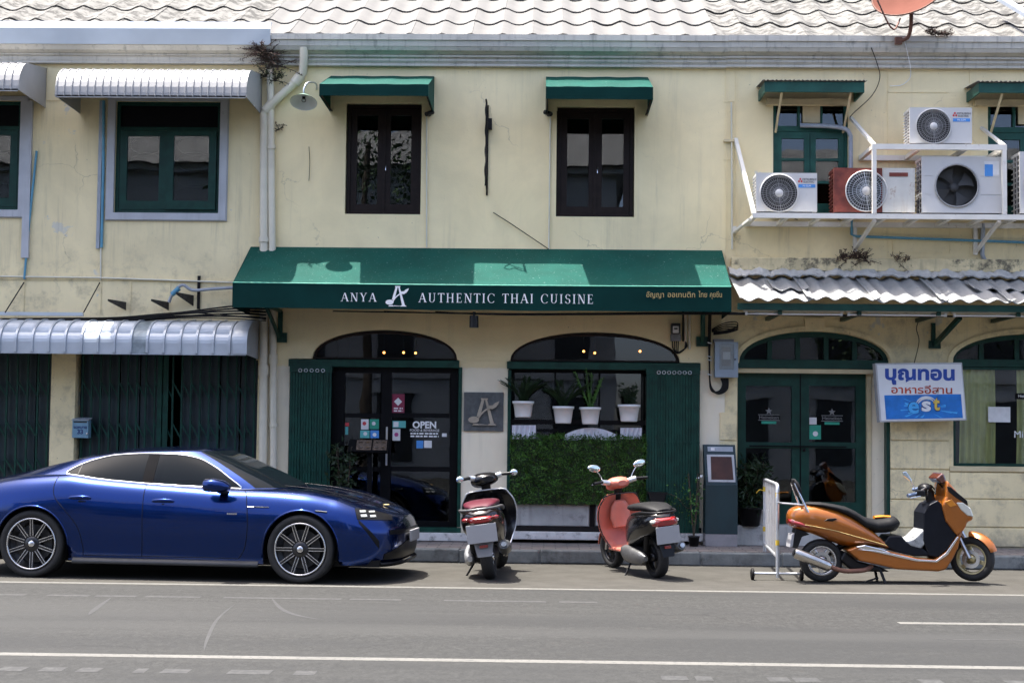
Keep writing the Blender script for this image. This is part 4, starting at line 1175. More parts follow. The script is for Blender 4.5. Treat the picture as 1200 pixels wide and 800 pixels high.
for px_ in (1096, 1290):
    p_ = at(px_, 405); z0 = zy(1090, 408, -.05); z1 = zf - .17
    MB().box(p_.x - .09, p_.x + .06, -.05, -.003, z0, z0 + .10).build('wall_plate', 'green_paint', rc_)
    MB().box(p_.x - .06, p_.x - .01, -.06, -.008, z0 + .102, z1).build('bracket_upright', 'green_paint', rc_)
    MB().bar((p_.x - .02, -.05, z0 + .05), (p_.x + .10, -.8, z1 + .02), .05, .06).build('bracket_strut', 'green_paint', rc_)
# tube lights under it
for i, (pa, pb, ll) in enumerate(((871, 989, 'white batten tube light under the corrugated canopy, next to the green awning'), (991, 1111, 'white batten tube light above the arched double doors and lightbox'), (1115, 1240, 'white batten tube light above the arched curtained window'))):
    Y = -DR + .12
    a, b = at(pa, 365, Y), at(pb, 365.5, Y); zz = zy(1000, 361.5, Y)
    g = thing('tube_light', ll, 'light', ((a.x + b.x) / 2, Y, zz), group='tube lights under the eatery canopy')
    MB().box(a.x, b.x, Y - .03, Y + .03, zz - .05, zz).build('batten', 'steel_white', g)
    MB().tube([(a.x + .05, Y - .012, zz - .078), (b.x - .05, Y - .012, zz - .078)], .014, 8).build('tube', 'white_print', g)
    for xx in (a.x + .02, b.x - .05): MB().box(xx, xx + .03, Y - .025, Y + .01, zz - .095, zz - .051).build('lamp_holder', 'white_print', g)

# ------------------------------------------------------------------ pipes, wires, brackets on the walls
def pipe(name, label, cat, pts, r, mat, group=None, collars=(), cr=1.25, n=10, k=None):
    P = [Vector(p) for p in pts]
    if k: P = smooth_path(P, k)
    g = thing(name, label, cat, P[-1], group=group)
    MB().tube(P, r, n).build('pipe', mat, g)
    for (c0, c1) in collars: MB().tube([c0, c1], r * cr, n).build('collar', mat, g)
    return g
Yp = -.09
def pt(px_, py_, Y=Yp): return at(px_, py_, Y)
b0 = pt(309, 640, -.09)
pipe('downpipe', 'cream downpipe that bends from the gutter down to the yellow wall', 'pipe',
     [pt(356, 56, -.19), pt(356, 66, -.18), pt(355, 85, -.10), pt(350, 93), pt(313, 127), pt(309.5, 134), pt(309.3, 300), pt(309, 420), pt(308, 560), (b0.x, -.09, PAV_Z)], .058, 'pipe_white',
     collars=[(pt(352, 89), pt(345, 98)), (pt(318, 123), pt(311, 131)), (pt(309.3, 278), pt(309.3, 284)), (pt(309, 428), pt(309, 440))])
b1 = pt(320.5, 640, -.085)
pipe('downpipe', 'straight white downpipe at the corner of the restaurant front', 'pipe',
     [pt(316.5, 60, -.1), pt(317, 100, -.085), pt(319, 300, -.085), pt(320.3, 430, -.085), (b1.x, -.085, PAV_Z)], .050, 'pipe_white',
     collars=[(pt(317.8, 170, -.085), pt(317.9, 175, -.085)), (pt(319.8, 415, -.085), pt(320.1, 426, -.085)), (pt(320.5, 496, -.085), pt(320.6, 500, -.085)), (pt(317, 76, -.085), pt(317, 82, -.085))])
bxm(27, 118, 35.5, 302, -.05, -.002).build('trunking', 'grey_surround', None)
tag(bpy.data.objects['trunking'], 'grey cable trunking beside the window at the picture edge', 'trunking')
pipe('water_pipe', 'thin blue pipe leaning against the yellow wall beside grey trunking', 'pipe', [pt(43, 177, -.03), pt(34, 262, -.03), pt(29, 320, -.03), pt(28.5, 327, -.03)], .017, 'pipe_blue', n=8)
pipe('water_pipe', 'blue and grey conduit down beside the white-canopied window', 'pipe', [pt(121.5, 118, -.03), pt(121, 200, -.03), pt(119, 290, -.03)], .02, 'pipe_blue', n=8)
bxm(114.5, 118, 118.5, 291, -.04, -.003).build('trunking', 'pipe_grey', None)
tag(bpy.data.objects['trunking.001'], 'slim grey trunking running down under the white canopy end', 'trunking')
pipe('conduit', 'thin cream conduit dropping from the slim grey trunking to the ledge', 'pipe', [pt(118, 290, -.02), pt(118, 328, -.02)], .012, 'pipe_cream', n=6)
pipe('conduit', 'long thin cream conduit running level across the yellow wall', 'pipe', [pt(-30, 323.5, -.03), pt(118, 325.5, -.03), pt(272, 331, -.03)], .012, 'pipe_cream', n=6)
for i, (a, b, ll) in enumerate((((28, 331), (6, 366), 'iron stay rod above the tin awning near the picture edge'), ((117, 331), (98, 366), 'iron stay rod above the tin awning under the blue conduit'))):
    tag(MB().tube([pt(*a, -.02), pt(*b, -.35)], .008, 6).build('stay_rod', 'iron_black'), ll, 'rod', 'stay rods of the tin awning')
pm('bracket_brown', (.045, .038, .030), .8, 0, .3, 20)
# perforated triangular brackets
for i, (px_, py_, hh) in enumerate(((147, 365, 1), (197, 365, 1), (226, 360, 1.25))):
    p_ = at(px_, py_, -.02); 
    mb = MB()
    mb.prism([(0, .02), (0, .13 * hh), (-.30, .14 * hh), (-.30, .115 * hh)], 'x', p_.x - .006, p_.x + .006)
    mb.v = [(v[0] + (v[1]) * .5, v[1] - .01, v[2] + p_.z) for v in mb.v]
    tag(mb.build('wall_bracket', 'bracket_brown', recalc=True), ('dark triangular bracket above the tin awning, over the rib panels', 'dark triangular bracket above the tin awning, under the cable joint', 'dark triangular bracket on the upright flat bar by the green awning')[i], 'bracket', 'triangular cable brackets')
tag(bxm(231, 323, 234.2, 362, -.03, -.003).build('flat_bar', 'iron_black'), 'upright rusty flat bar on the yellow wall near the green awning', 'bar')
# cables of the yellow house
cb = thing('cable_bundle', 'sagging black cable bundle above the tin awning', 'cables', at(150, 372, -.2))
for k, (yo, dy) in enumerate(((368.5, 0), (370, .03), (371.5, .05), (373, .02), (374.5, .06), (376, .04), (372, .08), (369.5, .07))):
    pts = [at(-30, yo + 5 + random.uniform(-1, 1), -.2 - dy), at(60, yo + 4.5, -.22 - dy), at(140, yo + 2.5 + random.uniform(-1, 1), -.2 - dy), at(210, yo - 3 + random.uniform(-1, 1), -.2 - dy), at(275, yo - 10 + k * 1.5, -.25 - dy), at(312, yo - 10 + k * 2, -.3 - dy)]
    MB().tube(smooth_path(pts, 8), .012 if k < 5 else .007, 6).build('cable', 'cable_black', cb)
tag(bxm(-40, 365.5, 97, 369.5, -.17, -.12).build('cable_tray', 'tin_sheet'), 'pale steel channel lying above the tin awning at the picture edge', 'channel')
pipe('cable_joint', 'taped blue cable joint sloping across to the green awning', 'cable', [at(198, 354, -.1), at(203, 343, -.12), at(214, 334, -.13), at(226, 340, -.12), at(250, 338.5, -.12), at(282, 336.5, -.12)], .022, 'pipe_grey', k=5, n=8)
tag(MB().tube([at(201.5, 345, -.15), at(210, 337.5, -.15)], .035, 8).build('tape_wrap', 'pipe_blue'), 'blue tape wrapped round the cable joint on the yellow wall', 'tape')
# eatery wall pipes
pipe('water_pipe', 'long blue water pipe running under the air conditioner rack', 'pipe', [at(998, 247, -.05), at(998, 275, -.05), at(1004, 277, -.05), at(1090, 280, -.05), at(1240, 285.5, -.05)], .018, 'pipe_blue', n=8)
pipe('drain_pipe', 'grey pipe bending away below the air conditioner rack', 'pipe', [at(1152, 262, -.04), at(1151, 298, -.04), at(1154, 305, -.04), at(1160, 308, -.04), at(1240, 311, -.04)], .030, 'pipe_grey', n=10)
pipe('vent_pipe', 'grey bent pipe from the fan light down behind the rusty air conditioner', 'pipe', [at(938, 147, -.02), at(970, 148, -.06), at(990, 151, -.08), at(996, 158, -.08), at(997, 170, -.08), at(997, 245, -.08)], .030, 'pipe_grey', k=4)
pipe('hanging_wire', 'thin dark wire drooping from the gutter to the hooded window', 'wire', [at(1021, 56, -.25), at(1028, 75, -.12), at(1031, 92, -.05), at(1022, 112, -.05), at(1000, 133, -.05), at(996, 138, -.05)], .006, 'cable_black', k=6, n=5)
pipe('hanging_wire', 'thin white wire hanging below the satellite dish foot', 'wire', [at(1060, 48, -.29), at(1064, 65, -.2), at(1067, 80, -.15), at(1066, 92, -.05), at(1056, 100, -.03), at(1043, 101, -.03)], .005, 'white_print', k=6, n=5)
pipe('hanging_wire', 'bent wire running from a nail down to the long green awning', 'wire', [at(578, 249, -.03), at(600, 263, -.03), at(643, 292, -.05)], .006, 'iron_black', n=5)
pipe('conduit', 'thin cream conduit from the first brown window down to the green awning', 'pipe', [at(500, 134, -.02), at(500, 290, -.02)], .010, 'pipe_cream', n=6)
pipe('conduit', 'thin cream conduit beside the second brown window down to the awning', 'pipe', [at(645, 137, -.02), at(643, 292, -.02)], .010, 'pipe_cream', n=6)
pipe('conduit', 'rusty conduit on the seam between restaurant and eatery walls', 'pipe', [at(857, 120, -.03), at(857.5, 180, -.03), at(858, 292, -.03)], .012, 'pipe_cream', n=6)
tag(MB().tube(smooth_path([at(362, 172, -.02), at(363, 190, -.02), at(362, 212, -.02)], 3), .004, 5).build('wall_wire', 'iron_black'), 'short bare wire nailed under the wall lamp', 'wire')

# wall lamp: enamel shade on a swan neck
wl = thing('wall_lamp', 'enamelled wall lamp on a swan neck beside the cream downpipe', 'lamp', at(369, 100, -.01))
c_ = at(356, 118, -.45)
MB().tube(smooth_path([at(371, 105, -.005), at(370, 98, -.12), at(361, 97, -.38), Vector((c_.x, c_.y, c_.z + .16)), Vector((c_.x, c_.y, c_.z + .06))], 6), .012, 8).build('swan_neck', 'galvanised', wl)
pm('enamel_green', (.22, .34, .26), .3); pm('enamel_white', (.72, .74, .72), .3, 0, .05)
tl_ = R(24)
def tilt_(m):
    m.v = [(c_.x + v[0] - c_.x, c_.y + (v[1] - c_.y) * math.cos(tl_) + (v[2] - c_.z) * math.sin(tl_), c_.z - (v[1] - c_.y) * math.sin(tl_) + (v[2] - c_.z) * math.cos(tl_)) for v in m.v]; return m
tilt_(MB().lathe([(.03, .10), (.045, .09), (.05, .055), (.10, .04), (.175, -.025), (.18, -.03)], 24, c_)).build('shade', 'enamel_green', wl)
tilt_(MB().lathe([(.178, -.031), (.17, -.024), (.098, .034), (.045, .05), (.001, .05)], 24, c_)).build('shade_lining', 'enamel_white', wl)
MB().ball((c_.x, c_.y, c_.z + .005), .032, 8).build('bulb', 'sign_glass', wl); MB().lathe([(.022, .02), (.022, .05)], 10, c_).build('lamp_holder', 'plastic_black', wl)
# two small cameras under the canvas awnings
for (px_, py_, s_, ll) in ((503, 134, 1, 'small black camera under the awning beside the wall lamp window'), (643, 134, -1, 'small black camera under the second canvas awning, by the iron bracket')):
    p_ = at(px_, py_, -.02)
    g = thing('security_camera', ll, 'camera', p_, group='small black wall cameras')
    MB().lathe([(.001, -.001), (.03, -.001), (.03, -.02), (.012, -.03)], 12, (p_.x, 0, p_.z), 'y').build('mount', 'plastic_black', g)
    MB().tube([(p_.x, -.03, p_.z), (p_.x - s_ * .0, -.08, p_.z - .01)], .012, 8).build('stalk', 'plastic_black', g)
    MB().tube([(p_.x + s_ * .05, -.06, p_.z + .02), (p_.x - s_ * .03, -.15, p_.z - .03)], .032, 10).build('body', 'plastic_black', g)
# iron sign bracket seen edge on
ib = thing('iron_bracket', 'black twisted iron sign bracket standing out from the wall between the brown windows', 'bracket', at(571, 175, 0))
xx = at(570.5, 175, -.2).x
MB().box(xx - .012, xx + .012, -.03, -.002, zy(571, 229, 0), zy(571, 124, 0)).build('back_plate', 'iron_black', ib)
MB().box(xx - .02, xx + .06, -.12, -.031, zy(571, 153, 0), zy(571, 141, 0)).build('clamp', 'iron_black', ib)
zi0, zi1 = zy(571, 229, 0), zy(571, 124, 0)
mb = MB(); P = []
for i in range(40):
    f = i / 39; P.append((xx + .006 * math.sin(f * 26), -.52 - .03 * math.sin(f * 9), zi0 + .04 + (zi1 - zi0 - .12) * f))
mb.tube(P, .013, 6).build('outer_bar', 'iron_black', ib)
MB().tube([(xx, -.03, zi1 - .10), (xx, -.60, zi1 - .06)], .013, 6).build('arm', 'iron_black', ib)
MB().tube(smooth_path([(xx, -.03, zi0 + .05), (xx, -.25, zi0 + .12), (xx, -.40, zi0 + .40), (xx, -.50, zi1 - .12)], 6), .011, 6).build('scroll', 'iron_black', ib)
MB().tube(smooth_path([(xx, -.05, zi1 - .2), (xx, -.22, zi1 - .35), (xx, -.30, zi1 - .6), (xx, -.48, zi0 + .1)], 6), .011, 6).build('scroll', 'iron_black', ib)
# spot light under the awning
sp_ = thing('spot_light', 'small black spotlight under the awning edge between the two arches', 'light', at(555.5, 366, -DA + .1))
p_ = at(555.5, 374.5, -DA + .1)
MB().tube([p_ + Vector((0, 0, .1)), p_ + Vector((0, 0, .03))], .02, 8).build('stalk', 'plastic_black', sp_)
MB().tube([p_ + Vector((0, 0, .05)), p_ + Vector((0, -.0, -.10))], .058, 12).build('body', 'plastic_black', sp_)

# ------------------------------------------------------------------ air conditioners and their rack
YA, YB = -.80, -.06
rk = thing('steel_rack', 'white steel two-level rack carrying the air conditioners', 'rack', at(1030, 252, -.4))
zs = zy(1030, 248.5, YA); xs0 = at(864, 252, YA).x - .06; xs1 = 9.0
pL = at(882, 252, YA).x
MB().box(pL, xs1, YA, YA + .05, zs - .085, zs - .02).build('front_rail', 'steel_white', rk)
MB().box(pL, xs1, YB, YB + .05, zs - .085, zs - .02).build('back_rail', 'steel_white', rk)
for q in range(9): MB().box(pL + .01 + q * .42, pL + .06 + q * .42, YA + .052, YB - .002, zs - .08, zs - .03).build('cross_bar', 'steel_white', rk)
MB().bar(at(862, 163, -.01), (pL + .02, YA + .03, zs - .03), .05, .04).build('brace', 'steel_white', rk)
zu = zy(1100, 168.5, YA); xu0, xu1 = at(1022, 172, YA).x, at(1180, 172, YA).x
MB().box(xu0, xu1, YA, YA + .05, zu - .075, zu - .005).build('front_rail', 'steel_white', rk); MB().box(xu0, xu1, YB, YB + .05, zu - .075, zu - .005).build('back_rail', 'steel_white', rk)
for xx in (xu0, xu0 + .6, xu0 + 1.2, xu1 - .05): MB().box(xx, xx + .05, YA + .052, YB - .002, zu - .07, zu - .015).build('cross_bar', 'steel_white', rk)
for xx in (xu0 + .004, xu1 - .056): MB().box(xx, xx + .052, YA - .003, YA + .047, zs - .018, zu - .077).build('post', 'steel_white', rk)
MB().bar(at(997, 138, -.01), (xu0 + .03, YA + .03, zu - .01), .045, .035).build('brace', 'steel_white', rk); MB().bar(at(1150, 150, -.01), (xu1 - .03, YA + .03, zu - .01), .045, .035).build('brace', 'steel_white', rk)
for (px_, py_) in ((866, 272), (1007, 293), (1148, 297)):
    p_ = at(px_ - 6, py_, -.01); MB().bar(p_, (p_.x + .12, YA + .12, zs - .09), .045, .035).build('under_brace', 'steel_white', rk)
    MB().box(p_.x - .02, p_.x + .03, -.05, -.003, p_.z - .02, zs - .086).build('wall_bar', 'steel_white', rk)
pm('ac_white', (.56, .55, .53), .45, 0, .04, 3, (.3, .27, .22, .4), 6, .62, .8); pm('ac_rust', (.17, .035, .022), .7, 0, .3, 7, (.30, .14, .06, .6), 12, .58, .72)
pm('ac_cream_rust', (.60, .58, .52), .5, 0, .06, 5, (.25, .10, .03, .9), 3.0, .60, .72, (.28, .13, .05, .7)); pm('fin_dark', (.05, .05, .05), .6); pm('grille_grey', (.30, .30, .30), .5); pm('logo_red', (.55, .02, .02), .5)
def ac_unit(px0, py0, px1, py1, fx, fr, label, style='white', zbase=None, brand=True):
    Y0 = YA + .10; dp = .34
    x0, x1, z0, z1 = rect(px0, py0, px1, py1, Y0)
    if zbase is not None: z1 += zbase - z0; z0 = zbase
    g = thing('air_conditioner', label, 'air conditioner', ((x0 + x1) / 2, Y0, z0), group='air conditioner outdoor units on the rack')
    cz = (z0 + z1) / 2; cx = x0 + (x1 - x0) * fx; r = (z1 - z0) * fr
    body = 'ac_white' if style != 'rust' else 'ac_rust'
    zf0 = z0 + .03
    n = 28
    hole = [(cx + r * math.cos(2 * math.pi * i / n), cz + r * math.sin(2 * math.pi * i / n)) for i in range(n)]
    if style == 'rust':
        xs = cx + r * 1.12 if cx + r * 1.12 < x1 else (x0 + x1) / 2
        xs = x0 + (x1 - x0) * .60; 
        mb = sheet([(x0, zf0), (xs, zf0), (xs, z1), (x0, z1)], [[(min(p[0], xs - .012), p[1]) for p in hole]], Y0, Y0 + .025)
        mb.build('front_panel', 'ac_rust', g)
        sheet([(xs + .002, zf0), (x1, zf0), (x1, z1), (xs + .002, z1)], [], Y0 - .004, Y0 + .025).build('front_panel', 'ac_cream_rust', g)
        sx = (xs + x1) / 2; MB().box(sx - .12, sx + .12, Y0 - .012, Y0 - .004, z1 - .11, z1 - .06).build('handle_recess', 'ac_rust', g)
    else:
        sheet([(x0, zf0), (x1, zf0), (x1, z1), (x0, z1)], [hole], Y0, Y0 + .025).build('front_panel', body, g, bevel=.006)
    b2 = 'ac_white' if style != 'rust' else 'ac_rust'
    MB().box(x0 + .004, x1 - .001, Y0 + .0252, Y0 + dp, z1 - .03, z1 - .001).build('top_panel', b2, g)
    MB().box(x1 - .03, x1 - .001, Y0 + .0252, Y0 + dp, zf0, z1 - .031).build('side_panel', b2, g)
    MB().box(x0 + .03, x1 - .031, Y0 + dp - .02, Y0 + dp, zf0, z1 - .031).build('back_panel', b2, g)
    MB().box(x0 + .035, x1 - .031, Y0 + .20, Y0 + .21, zf0, z1 - .031).build('fan_baffle', 'fin_dark', g)
    MB().box(x0 + .02, x0 + .028, Y0 + .026, Y0 + dp - .02, zf0, z1 - .031).build('coil', 'fin_dark', g)
    nf = 11
    f0 = MB().box(x0, x0 + .018, Y0 + .0252, Y0 + dp - .004, 0, .012).build('side_fin', b2, g); dzf = (z1 - zf0 - .04) / nf
    f0.location.z = zf0 - 0
    for i in range(1, nf + 1):
        c = f0.copy(); link(c, g); c.location = (f0.location.x, f0.location.y, zf0 + dzf * i - .0)
    for yy in (Y0 + .13, Y0 + .24): MB().box(x0 - .001, x0 + .017, yy, yy + .012, zf0 + .013, z1 - .031).build('side_stay', b2, g)
    # fan
    hub = MB(); hub.lathe([(.001, Y0 + .10), (.055, Y0 + .10), (.06, Y0 + .16)], 16, (cx, 0, cz), 'y')
    fn = hub.build('fan', 'fin_dark', g)
    for k in range(4):
        a = k * math.pi / 2 + .5; mb = MB(); rows = []
        for i in range(5):
            rr = .05 + (r * .93 - .05) * i / 4; wd = .28 + .5 * i / 4
            rows.append([(cx + rr * math.cos(a + t_), Y0 + .10 + .05 * (t_ + .4), cz + rr * math.sin(a + t_)) for t_ in (-wd * .6, 0, wd * .6)])
        mb.grid(rows).build('blade', 'fin_dark', fn)
    mb = MB(); mb.lathe([(r * 1.0, Y0 - .002), (r * 1.05, Y0 - .018), (r * 1.0, Y0 - .024), (r * .97, Y0 - .01)], 28, (cx, 0, cz), 'y')
    gr = mb.build('grille_rim', 'ac_white' if style != 'big' else 'grille_grey', g)
    if style != 'big':
        mb = MB(); ns = 44
        for k in range(ns):
            a = 2 * math.pi * k / ns
            rr0 = r * .22 if k % 4 else r * .05
            wd = .004 if k % 11 else .009
            mb.bar((cx + rr0 * math.cos(a), Y0 - .020, cz + rr0 * math.sin(a)), (cx + r * math.cos(a + .12), Y0 - .012, cz + r * math.sin(a + .12)), wd, .004)
        for q in (.3, .5, .7, .88):
            mb.tube([(cx + r * q * math.cos(2 * math.pi * i / 24), Y0 - .022, cz + r * q * math.sin(2 * math.pi * i / 24)) for i in range(25)], .003, 4, False)
        mb.build('grille', 'grille_grey' if style == 'white' else 'galvanised', g)
        MB().lathe([(.001, Y0 - .032), (r * .2, Y0 - .030), (r * .22, Y0 - .020)], 18, (cx, 0, cz), 'y').build('grille_hub', 'ac_white', g)
    for xx in (x0 + .1, x1 - .16): MB().box(xx, xx + .06, Y0 + .02, Y0 + dp - .02, z0, zf0 - .001).build('foot', 'fin_dark', g)
    if brand:
        lx = x1 - (x1 - x0) * .155; lz = z1 - (z1 - z0) * .18; q = .018
        for (dx, dz) in ((0, q * .9), (-q * .95, -q * .75), (q * .95, -q * .75)):
            mb = MB(); c0x, c0z = lx - .095 + dx, lz + dz
            mb.prism([(c0x - q * .85, c0z), (c0x, c0z - q * .95), (c0x + q * .85, c0z), (c0x, c0z + q * .95)], 'y', Y0 - .003, Y0 - .001).build('brand_mark', 'logo_red', g)
        text_mb("MITSUBISHI", .036, lx + .022, Y0 - .002, lz + .012).build('lettering', 'fin_dark', g); text_mb("ELECTRIC", .032, lx + .016, Y0 - .002, lz - .022).build('lettering', 'fin_dark', g)
        MB().box(lx - .12, lx + .10, Y0 - .003, Y0 - .001, lz - .095, lz - .052).build('label_strip', 'sticker_blue', g); text_mb("Mr.SLIM", .032, lx - .01, Y0 - .004, lz - .074).build('lettering', 'white_print', g)
    if style == 'big':
        MB().box(x1 - .28, x1 - .09, Y0 - .003, Y0 - .001, z1 - .26, z1 - .06).build('energy_label', 'sticker_white', g); MB().box(x1 - .275, x1 - .17, Y0 - .006, Y0 - .0035, z1 - .255, z1 - .10).build('label_block', 'sticker_blue', g)
        for q in (.33, .66):
            zz = zf0 + (z1 - zf0) * q
            for (xa, xb) in ((x0 + .03, cx - r * 1.12), (cx + r * 1.12, x1 - .03)): MB().box(xa, xb, Y0 - .005, Y0 - .001, zz, zz + .012).build('pressed_line', 'ac_white', g)
    return g
zsr = zs - .017
ac_unit(886, 199, 957.5, 247, .375, .45, 'white air conditioner standing first on the lower rack, before the green window', zbase=zsr)
ac_unit(977, 192.5, 1072, 247, .40, .43, 'rusty red and cream air conditioner on the lower rack', 'rust', zsr, False)
ac_unit(1080, 178.5, 1179, 247, .415, .36, 'largest white air conditioner, with an open dark fan, behind a rack post', 'big', zsr, False)
ac_unit(1066, 122, 1139, 166.5, .38, .45, 'white air conditioner alone on the upper rack', zbase=zu - .003)
ac_unit(1195, 172, 1290, 247, .4, .42, 'air conditioner cut off by the picture edge on the lower rack', 'big', zsr, False)

# satellite dish on the eatery eaves
dish = thing('satellite_dish', 'faded salmon satellite dish on a rusty arm above the gutter', 'satellite dish', at(1052, 47, -.5))
pm('dish_pink', (.15, .062, .046), .95, 0, .06, 4, (.12, .05, .035, .4), 7, .6, .8, spec=.03); pm('rust', (.16, .075, .05), .8, 0, .25, 12)
cD = at(1066, -13, -.55)
dn = Vector((-.45, -.70, .55)).normalized(); ax = dn.cross(Vector((0, 0, 1))).normalized(); ay = ax.cross(dn)
RD = .50; rows = []
for i in range(7):
    q = i / 6 * RD
    rows.append([cD + ax * (q * math.cos(2 * math.pi * j / 32)) + ay * (q * math.sin(2 * math.pi * j / 32)) + dn * (.10 * (q / RD) ** 2 - .10) for j in range(32)])
MB().grid(rows, True, True).build('reflector', 'dish_pink', dish, solid=.006)
MB().tube([cD + ax * (RD * math.cos(2 * math.pi * j / 40)) + ay * (RD * math.sin(2 * math.pi * j / 40)) for j in range(41)], .012, 6, False).build('rim', 'rust', dish)
MB().tube(smooth_path([at(1027, -2, -.9), at(1040, 26, -.85), at(1046, 34, -.82), at(1050, 33, -.8), at(1055, 22, -.72)], 5), .011, 6).build('feed_arm', 'rust', dish)
MB().tube(smooth_path([cD - dn * .10, at(1068, 12, -.45), at(1067.5, 30, -.40), at(1065, 42, -.33), at(1060, 46.5, -.30), at(1052, 48, -.30)], 5), .026, 8).build('mast', 'rust', dish)
MB().box(at(1049, 50, -.3).x, at(1057, 50, -.3).x, -.32, -.272, zy(1052, 52, -.3), zy(1052, 44, -.3)).build('foot_clamp', 'rust', dish)
# grey flashing strip climbing the eatery roof
p0, p1 = at(1172, -2, .6), at(1215, 24, -.3)
tag(MB().bar(p0, p1, .14, .05).build('roof_flashing', 'pipe_grey'), 'grey metal flashing strip climbing the tiled roof corner', 'flashing')
# ------------------------------------------------------------------ the blue saloon
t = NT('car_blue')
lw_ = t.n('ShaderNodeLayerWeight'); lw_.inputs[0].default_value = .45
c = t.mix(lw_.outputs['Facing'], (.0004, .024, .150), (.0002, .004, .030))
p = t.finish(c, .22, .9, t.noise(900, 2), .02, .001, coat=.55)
t = NT('car_glass'); t.finish((.004, .006, .008), .03, 0, spec=.10)
pm('pillar_black', (.006, .006, .007), .7, spec=.03); pm('disc_dark', (.05, .05, .05), .45, .6); pm('car_black', (.008, .008, .009), .35, spec=.15); pm('car_trim_dark', (.03, .032, .036), .5); pm('car_chrome', (.80, .80, .82), .10, 1.0, .01)
pm('tyre_rubber', (.013, .013, .013), .75, 0, .2, 40); pm('alloy', (.62, .62, .63), .22, .95, .03); pm('alloy_black', (.012, .012, .013), .3)
pm('lamp_led', (.35, .36, .35), .15, .2, .02); pm('plate_white', (.30, .30, .31), .5, 0, .03)
a_, b_ = gnd(34, 676.5), gnd(350, 684)
d_ = b_ - a_; WB = 2.90
yaw_c = math.atan2(d_.y, d_.x)
mid = (a_ + b_) / 2
dirv = Vector((math.cos(yaw_c), math.sin(yaw_c), 0)); nrm = Vector((-dirv.y, dirv.x, 0))
SC = d_.length / WB                      # close to one: measured wheelbase against the real one
org_c = mid - dirv * WB / 2 * SC + nrm * .98 * SC
car = thing('parked_car', 'blue four-door sports saloon with tinted windows, parked at the kerb', 'car', (org_c.x, org_c.y, 0), (0, 0, yaw_c))
car.scale = (SC, SC, SC)
HWt = [(-1.1, .70), (-.8, .87), (-.3, .965), (0, .985), (.5, .972), (1.4, .962), (2.3, .962), (2.9, .978), (3.3, .950)]
ZSt = [(-1.1, .90), (-.6, 1.0), (-.1, 1.065), (.3, 1.08), (.6, 1.045), (1.06, 1.005), (1.6, .972), (2.2, .948), (2.6, .948), (2.9, .938), (3.2, .890)]
YSt = [(-1.1, .50), (-.6, .70), (0, .775), (.6, .80), (1.4, .81), (2.2, .795), (2.7, .775), (3.2, .735)]
ZCt = [(-1.1, .90), (-.6, 1.02), (0, 1.05), (2.3, .955), (2.8, .925), (3.2, .862), (3.5, .785), (3.7, .72), (3.85, .655)]
PRt = [(0, .940), (.10, .962), (.28, .982), (.48, 1.0), (.60, 1.0), (.70, .987)]
PHt = [(.70, 1.0), (.80, .88), (.88, .70), (.95, .42), (1.0, 0)]
XFt = [(.15, 3.74), (.22, 3.85), (.35, 3.885), (.52, 3.885), (.62, 3.86), (.70, 3.81), (.80, 3.70), (.90, 3.50)]
NX0 = 3.2
ZSILL = .19
def side_y(x, z, zs=None, hwf=None):
    hw = lerp(HWt, x); zs = lerp(ZSt, x) if zs is None else zs
    g = max(0, min(1, (z - ZSILL) / (zs - ZSILL)))
    if g <= .70: return hw * lerp(PRt, g)
    ys = lerp(YSt, x); return ys + (hw * .987 - ys) * lerp(PHt, g)
def nose_pt(phi, z, off=0.0, s=-1):
    """front corner and nose: phi 0 is the flank, 90 degrees the centre line"""
    zs = .890 - .235 * math.sin(phi) ** 1.4
    sy = side_y(NX0, z, zs)
    xf = lerp(XFt, z)
    x = NX0 + (xf - NX0) * math.sin(phi) ** .92; y = sy * max(0, math.cos(phi)) ** .62
    nx, ny = math.sin(phi), math.cos(phi)
    return (x + nx * off, s * (y + ny * off), z)
AR, WZ = .398, .352
GL = [0, .03, .07, .12, .2, .28, .36, .44, .50, .56, .62, .68, .73, .78, .83, .88, .92, .96, .985, 1.0]
